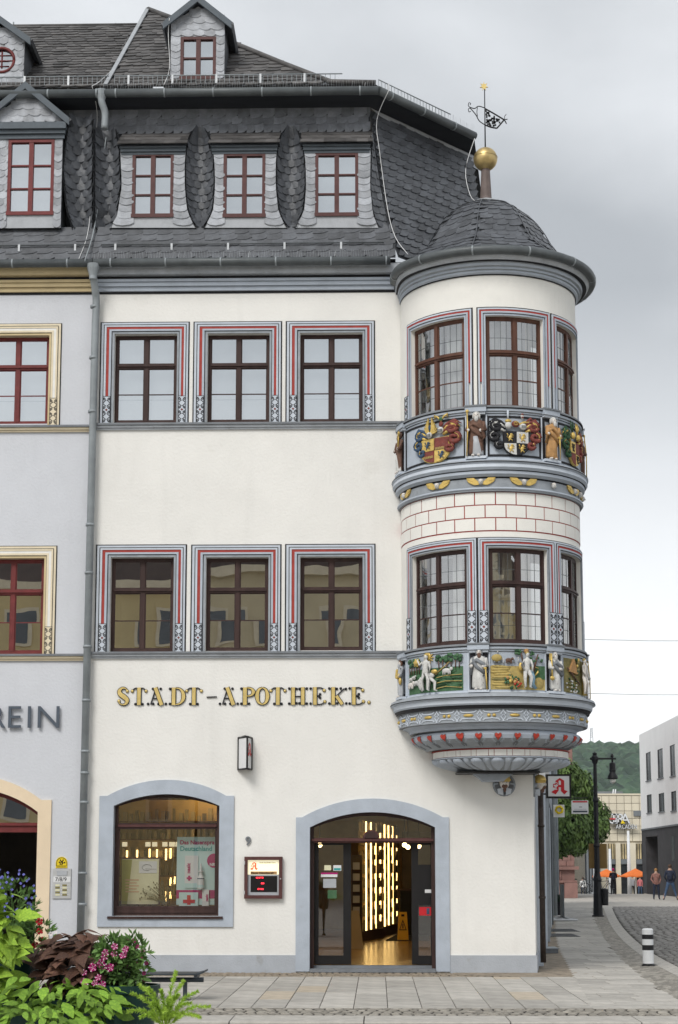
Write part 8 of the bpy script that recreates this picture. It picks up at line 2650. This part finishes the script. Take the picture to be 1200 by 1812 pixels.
for k in range(5):
    z = p.z + (zt_ - p.z) * k / 5; q.tube([Vector((p.x - 1.2, yt, z)), Vector((p.x + 1.2, yt, z + 1.5))], .22, 'zinc_bright', 4)
q.build('lattice', t)
# ------------------------------------------------------------------ houses across the square (mirrored in the lower panes)
def opposite(x0, x1, eav, ridge, m, label, nwin, rm='roof_red'):
    Y0 = -66.0
    t = thing('opposite_house', label, 'house', ((x0 + x1) / 2, Y0, -.12))
    q = B()
    q.box((x0, Y0 - 10, -.12), (x1, Y0, eav), m)
    q.build('wall', t)
    q = B(); q.face([(x0, Y0 + .4, eav), (x1, Y0 + .4, eav), (x1, Y0 - 5, ridge), (x0, Y0 - 5, ridge)], rm); q.face([(x0, Y0 - 10.4, eav), (x1, Y0 - 10.4, eav), (x1, Y0 - 5, ridge), (x0, Y0 - 5, ridge)], rm)
    for xx in (x0, x1): q.face([(xx, Y0, eav), (xx, Y0 - 10, eav), (xx, Y0 - 5, ridge)], m)
    q.build('roof', t, fix=False)
    q = B(); q.box((x0, Y0 + .002, eav - .5), (x1, Y0 + .45, eav - .01), 'ochre_pale'); q.build('cornice', t)
    for fz_ in (4.4, 7.7, 11.0, 14.2):
        if fz_ + 2 > eav: continue
        for k in range(nwin):
            xx = x0 + (x1 - x0) * (k + .5) / nwin
            q = B(); q.box((xx - .7, Y0 + .002, fz_ - .15), (xx + .7, Y0 + .10, fz_ + 2.05), 'ochre_pale'); w_ = q.build('window', t)
            q = B(); q.box((xx - .5, Y0 + .101, fz_), (xx + .5, Y0 + .12, fz_ + 1.85), 'roof_grey'); q.build('pane', w_)
opposite(-34, -10.2, 17.8, 22.5, 'yellow_wall', 'yellow house across the square mirrored in the left lower window', 6)
opposite(-10, 5.8, 18.6, 24.0, 'yellow_wall2', 'pale ochre house across the square mirrored in the middle lower windows', 5)
opposite(6, 34, 17.2, 22.0, 'yellow_wall', 'yellow house across the square mirrored in the oriel glass', 7)
# ================================================================== bench
mk('bench_metal', (.050, .062, .075), .45, .1, 6, .1, 90, .3)
mk('planter_green', (.008, .035, .030), .4, .15, 4)
mk('soil', (.03, .022, .016), .95, .2, 20)
mk('leaf_lime', (.29, .44, .045), .68, .2, 9, c2=(.14, .26, .025), island=.3)
mk('leaf_brown', (.135, .075, .045), .68, .3, 9, c2=(.06, .022, .022), island=.5)
mk('leaf_green', (.22, .37, .04), .68, .2, 5, c2=(.07, .16, .02), island=.42)
mk('leaf_small', (.15, .27, .07), .68, .2, 9, c2=(.05, .11, .03), island=.3)
mk('fern_green', (.36, .52, .07), .6, .2, 8, c2=(.22, .38, .04), island=.3)
mk('petal_blue', (.16, .17, .52), .6, .15, 20, island=.3)
mk('petal_magenta', (.33, .008, .13), .6, .1, 20, island=.15)
mk('petal_white', (.74, .70, .72), .6, .05, 20)
mk('petal_red', (.34, .008, .015), .6, .1, 20)
pb = G(328, 1769)
YBn = pb.y
t = thing('bench', 'dark grey metal bench on the pavement behind the flowers', 'bench', (P(290, 1769, YBn).x, YBn, 0))
xr, xl_ = P(365, 1722, YBn).x, P(240, 1722, YBn).x - 1.1
zs_ = P(330, 1721, YBn).z
for k in range(6):
    q = B()
    y0 = YBn - .22 + .078 * k
    rows = []
    for xx, dz in ((xl_, 0), (xr - .12, 0), (xr - .06, .012), (xr, .035)):
        rows.append([Vector((xx, y0, zs_ + dz - .022)), Vector((xx, y0 + .066, zs_ + dz - .022)), Vector((xx, y0 + .066, zs_ + dz)), Vector((xx, y0, zs_ + dz))])
    q.grid(rows, 'bench_metal', False, True); q.f.append((len(q.v) - 1, len(q.v) - 2, len(q.v) - 3, len(q.v) - 4)); q.m.append('bench_metal'); q.sm.append(False)
    q.build('slat', t)
q = B(); q.tube([Vector((xl_ + .1, YBn - .02, zs_ - .09)), Vector((xr - .03, YBn - .02, zs_ - .09))], .032, 'bench_metal', 10); q.build('beam', t)
for xx in (P(328, 1750, YBn).x, xl_ + .3):
    q = B(); q.box((xx - .026, YBn - .045, .0), (xx + .026, YBn + .005, zs_ - .09), 'bench_metal'); q.box((xx - .07, YBn - .12, .0), (xx + .07, YBn + .08, .012), 'bench_metal'); q.build('leg', t)
for xx in (xr - .12, xl_ + .2):
    q = B(); q.box((xx - .02, YBn - .2, zs_ - .06), (xx + .02, YBn + .2, zs_ - .024), 'bench_metal'); q.build('bracket', t)
# ================================================================== flower planters
YF = -18.0
def leaf_mesh(name, outline, mat, fold=.25, droop=.25, rib=True):
    """leaf lying along +Y from its stalk, cupped along the midrib; outline: [(y, half width)]"""
    n = len(outline)
    vs, fs = [], []
    for (y, w_) in outline:
        z = -droop * y * y
        for s in (-1, -.5, 0, .5, 1): vs.append((s * w_, y, z + fold * abs(s) * w_ - (.25 * w_ * s * s)))
    for i in range(n - 1):
        for j in range(4): fs.append((i * 5 + j, i * 5 + j + 1, (i + 1) * 5 + j + 1, (i + 1) * 5 + j))
    me = bpy.data.meshes.new(name)
    me.from_pydata(vs, [], fs); me.materials.append(MT[mat])
    me.polygons.foreach_set('use_smooth', [True] * len(fs)); me.update()
    return me
HEART = [(-.14, .22), (-.08, .36), (.05, .46), (.2, .47), (.4, .40), (.62, .27), (.82, .13), (1.0, .01)]
LANCE = [(0, .02), (.12, .16), (.32, .27), (.52, .27), (.72, .19), (.88, .08), (1.0, .01)]
OVAL = [(0, .03), (.2, .2), (.45, .28), (.7, .22), (.9, .1), (1.0, .02)]
LOBED = [(-.12, .16), (-.05, .34), (.06, .50), (.16, .36), (.3, .44), (.42, .30), (.65, .24), (.85, .10), (1.0, .01)]
def leaves(par, me_list, spots, size, rnd, tilt=.35, face=.55, name='leaf'):
    """spots: list of (point, outward direction)"""
    for (p, out) in spots:
        s = size * rnd.choice((.55, .75, .9, 1.0, 1.15)) * rnd.uniform(.9, 1.1)
        d = Vector((out.x, out.y, 0))
        if d.length < .05: d = Vector((rnd.uniform(-1, 1), -1, 0))
        d.normalize()
        d = (d + Vector((rnd.uniform(-.9, .9), rnd.uniform(-.5, .4), -tilt * rnd.uniform(-.6, 1.9)))).normalized()
        nrm = (Vector((0, -face, 1 - face * .5)) + out * .5 + Vector((rnd.uniform(-.65, .65), rnd.uniform(-.6, .5), rnd.uniform(-.2, .5)))).normalized()
        x = d.cross(nrm).normalized(); z = x.cross(d)
        o = link(name, rnd.choice(me_list), par)
        m = Matrix((x, d, z)).transposed() * s
        o.matrix_local = Matrix.Translation(p - parent_loc(par)) @ m.to_4x4()
def shell(cx, cy, rx, ry, rz, n, rnd, Y=YF, low=-.6, Yc=0.0):
    """points on the near half of a leafy mound given in photo pixels"""
    c = P(cx, cy, Y + Yc); sx_, sz_ = rx / 290.0, ry / 290.0
    out = []
    while len(out) < n:
        v = Vector((rnd.gauss(0, 1), rnd.gauss(0, 1), rnd.gauss(0, 1))).normalized()
        if v.y > .35 or v.z < low: continue
        f = rnd.uniform(.62, 1.12)
        out.append((c + Vector((v.x * sx_, v.y * rz, v.z * sz_)) * f, v))
    return out
rnd = random.Random(11)
def planter(x, ytop, Y, r, label):
    c = P(x, ytop, Y)
    t = thing('planter', label, 'planter', (c.x, Y, -.12), 'dark green flower planters')
    q = B(); q.lathe([(.0, c.z - .42), (r * .66, c.z - .42), (r * .72, c.z - .40), (r * .97, c.z - .05), (r * 1.04, c.z - .045), (r * 1.04, c.z), (r * .95, c.z), (r * .93, c.z - .06)], (c.x, Y), 'planter_green', 36); q.build('bowl', t)
    q = B(); q.lathe([(.0, c.z - .05), (r * .94, c.z - .05)], (c.x, Y), 'soil', 24); q.build('soil', t)
    q = B(); q.lathe([(r * .32, -.12), (r * .32, -.09), (r * .12, -.05), (.05, c.z - .42)], (c.x, Y), 'planter_green', 16); q.build('stand', t)
    return c
planter(20, 1684, YF + .55, .21, 'upper dark green planter behind the lime leaves')
planter(165, 1716, YF + .30, .27, 'dark green planter below the brown leaved vine')
planter(232, 1742, YF + .05, .17, 'lowest dark green planter beside the fern')
planter(70, 1764, YF + .28, .34, 'dark green planter hidden under the broad green leaves')
def plant(name, label, x, y, Y=YF):
    return thing(name, label, 'plant', P(x, y, Y))
m_lime = [leaf_mesh('leaf', HEART, 'leaf_lime', .2, .3), leaf_mesh('leaf', LOBED, 'leaf_lime', .25, .2)]
m_brown = [leaf_mesh('leaf', HEART, 'leaf_brown', .3, .25), leaf_mesh('leaf', HEART, 'leaf_brown', .15, .45), leaf_mesh('leaf', LOBED, 'leaf_brown', .3, .2)]
m_green = [leaf_mesh('leaf', LANCE, 'leaf_green', .3, .35), leaf_mesh('leaf', OVAL, 'leaf_green', .3, .25)]
m_small = [leaf_mesh('leaf', OVAL, 'leaf_small', .3, .3)]
t = plant('lime_vine', 'lime green sweet potato vine at the left edge', 5, 1690)
leaves(t, m_lime, shell(-4, 1652, 40, 80, .14, 105, rnd), .112, rnd, .8, .6)
leaves(t, m_lime, shell(-12, 1740, 30, 28, .12, 18, rnd), .12, rnd, .8, .6)
t = plant('brown_vine', 'bronze brown heart leaved vine in the middle planter', 150, 1710, YF + .25)
leaves(t, m_brown, shell(150, 1702, 86, 50, .26, 215, rnd, YF + .25, -.9), .11, rnd, .25, .35)
leaves(t, m_brown, shell(150, 1708, 62, 34, .16, 75, rnd, YF + .3, -.9), .12, rnd, .1, .5)
t = plant('broadleaf_plant', 'bright green leafy plant along the lower left edge', 90, 1780, YF - .15)
leaves(t, m_green, shell(80, 1790, 112, 58, .24, 74, rnd, YF - .15, -.6), .105, rnd, .45, .55)
leaves(t, m_green, shell(60, 1818, 120, 42, .2, 110, rnd, YF - .3, -.4), .11, rnd, .45, .55)
leaves(t, m_green, shell(120, 1768, 80, 30, .16, 70, rnd, YF - .05, -.5), .10, rnd, .3, .5)
leaves(t, m_green, shell(170, 1770, 40, 32, .16, 46, rnd, YF - .18, -.7), .10, rnd, .45, .55)
# small flowers
def bloom(par, p, r, mats, rnd, name='flower', petals=5, nrm=None):
    q = B()
    n = nrm or Vector((rnd.uniform(-.6, .6), -1, rnd.uniform(0, .7))).normalized()
    a = n.cross(Vector((0, 0, 1))).normalized(); b = n.cross(a)
    for k in range(petals):
        t0 = 2 * math.pi * k / petals; w_ = math.pi / petals * .95
        tip = lambda tt, rr, o=0.0: p + (a * math.cos(tt) + b * math.sin(tt)) * rr + n * o
        q.face([p - n * r * .35, tip(t0 - w_, r * .75, .1 * r), tip(t0 - w_ * .4, r, 0), tip(t0 + w_ * .4, r, 0), tip(t0 + w_, r * .75, .1 * r)], mats[0])
        if len(mats) > 1: q.face([p - n * r * .30 + n * .002, tip(t0 - w_ * .16, r * .95, .006), tip(t0 + w_ * .16, r * .95, .006)], mats[1])
    q.build(name, par, fix=False)
def sprigs(par, spots, rnd, mat, n=6, l=.05, wd=.008):
    q = B()
    for (p, out) in spots:
        for k in range(n):
            d = (out + Vector((rnd.uniform(-1, 1), rnd.uniform(-1, .4), rnd.uniform(-.3, 1)))).normalized()
            x = d.cross(Vector((rnd.uniform(-.4, .4), -1, .3))).normalized()
            L = l * rnd.uniform(.6, 1.3)
            q.face([p, p + d * L * .5 + x * wd, p + d * L, p + d * L * .5 - x * wd], mat)
    q.build('foliage', par, 'stuff', fix=False)
t = plant('lobelia', 'blue flowering lobelia in front of the dark archway', 25, 1620, YF + .5)
sp = shell(20, 1612, 42, 55, .14, 150, rnd, YF + .5, -.7)
sprigs(t, sp, rnd, 'leaf_small', 5, .045, .004)
for (p, out) in shell(18, 1595, 42, 52, .15, 85, rnd, YF + .48, -.5): bloom(t, p + out * .02, .0095, ['petal_blue'], rnd, petals=4)
q = B()
for (p, out) in sp[:40]: q.tube([P(25, 1650, YF + .5), p.lerp(P(25, 1650, YF + .5), .4) + Vector((0, 0, .03)), p], .0022, 'leaf_small', 4, False)
q.build('stems', t, 'stuff')
t = plant('red_petunia', 'few dark red petunias on thin stems by the archway edge', 70, 1660, YF + .45)
sprigs(t, shell(58, 1665, 34, 34, .1, 90, rnd, YF + .45, -.8), rnd, 'leaf_small', 5, .05, .006)
for x, y in ((70, 1631), (70, 1648), (76, 1664), (62, 1672)):
    p = P(x, y, YF + .38); bloom(t, p, .024, ['petal_red'], rnd)
    q = B(); q.tube([p, P(x - 14, y + 22, YF + .45)], .003, 'leaf_small', 4); q.build('stem', t)
bloom(t, P(90, 1653, YF + .38), .016, ['petal_white'], rnd); bloom(t, P(98, 1650, YF + .38), .013, ['petal_white'], rnd)
t = plant('striped_petunia', 'magenta and white striped petunias spilling from the planter', 205, 1710, YF + .1)
sp = shell(206, 1705, 40, 42, .16, 230, rnd, YF + .1, -.8) + shell(240, 1700, 24, 44, .12, 60, rnd, YF + .1, -.9)
rnd.shuffle(sp)
leaves(t, m_small, sp[:170], .05, rnd, .3, .5)
sprigs(t, sp, rnd, 'leaf_small', 5, .05, .007)
for (x, y) in ((203, 1675), (187, 1686), (202, 1688), (164, 1712), (179, 1704), (183, 1710), (195, 1712), (149, 1721), (174, 1730), (168, 1740), (185, 1693), (222, 1680), (218, 1690), (150, 1738), (181, 1742)):
    p = P(x, y, YF - .07); bloom(t, p, .025 * rnd.uniform(.8, 1.15), ['petal_magenta', 'petal_white'], rnd)
for (x, y) in ((225, 1662), (243, 1675), (253, 1683), (259, 1704), (250, 1693), (255, 1722), (256, 1735), (240, 1705), (237, 1665)):
    p = P(x, y, YF + .06); bloom(t, p, .014, ['petal_magenta'], rnd)
    q = B(); q.tube([p, P(x - 14, y + 16, YF + .1)], .0025, 'leaf_small', 4); q.build('stem', t)
# asparagus fern
t = plant('foxtail_fern', 'feathery light green asparagus fern at the bottom edge', 290, 1812, YF - .3)
base = P(292, 1822, YF - .3)
for k, (x, y, dy) in enumerate(((232, 1757, 0), (246, 1742, .1), (262, 1748, -.05), (285, 1752, -.1), (312, 1718, .1), (325, 1735, .12), (350, 1754, .05), (372, 1781, 0), (338, 1775, -.12), (300, 1765, -.15), (268, 1775, -.12), (226, 1790, -.05), (316, 1760, -.05), (355, 1800, -.1), (248, 1800, -.15), (290, 1790, -.2), (320, 1798, -.2))):
    e = P(x, y, YF - .3 + dy)
    mid = base.lerp(e, .5) + Vector((0, 0, .05))
    pts = bent([base, mid, e], 9)
    q = B()
    q.tube(pts, .003, 'fern_green', 4, False)
    n = 260
    for j in range(n):
        tt = rnd.uniform(.22, 1.0)
        i = min(int(tt * (len(pts) - 1)), len(pts) - 2)
        p = pts[i].lerp(pts[i + 1], tt * (len(pts) - 1) - i)
        ax = (pts[i + 1] - pts[i]).normalized()
        rr = .030 * (1.15 - tt) ** .45 + .004
        a = rnd.uniform(0, 2 * math.pi)
        s1 = ax.cross(Vector((0, 1, .2))).normalized(); s2 = ax.cross(s1)
        d = (s1 * math.cos(a) + s2 * math.sin(a) + ax * .75).normalized()
        w_ = d.cross(Vector((rnd.random() - .5, -1, rnd.random() - .5))).normalized() * .0024
        q.face([p - w_, p + w_, p + d * rr * rnd.uniform(.7, 1.2)], 'fern_green')
    q.build('plume', t, fix=False)
# ------------------------------------------------------------------ damp air
hz = bpy.data.materials.new('damp_air')
hz.use_nodes = True
hn_, hl_ = hz.node_tree.nodes, hz.node_tree.links
hn_.clear()
ho_ = hn_.new('ShaderNodeOutputMaterial'); hv = hn_.new('ShaderNodeVolumePrincipled')
hv.inputs['Color'].default_value = (.84, .90, .97, 1)
hv.inputs['Density'].default_value = .00011
hv.inputs['Anisotropy'].default_value = 0.0
hl_.new(hv.outputs[0], ho_.inputs['Volume'])
MT['damp_air'] = hz
q = B(); q.box((-2520, -410, -3), (2520, 5210, 150), 'damp_air')
q.build('haze', None, 'stuff')
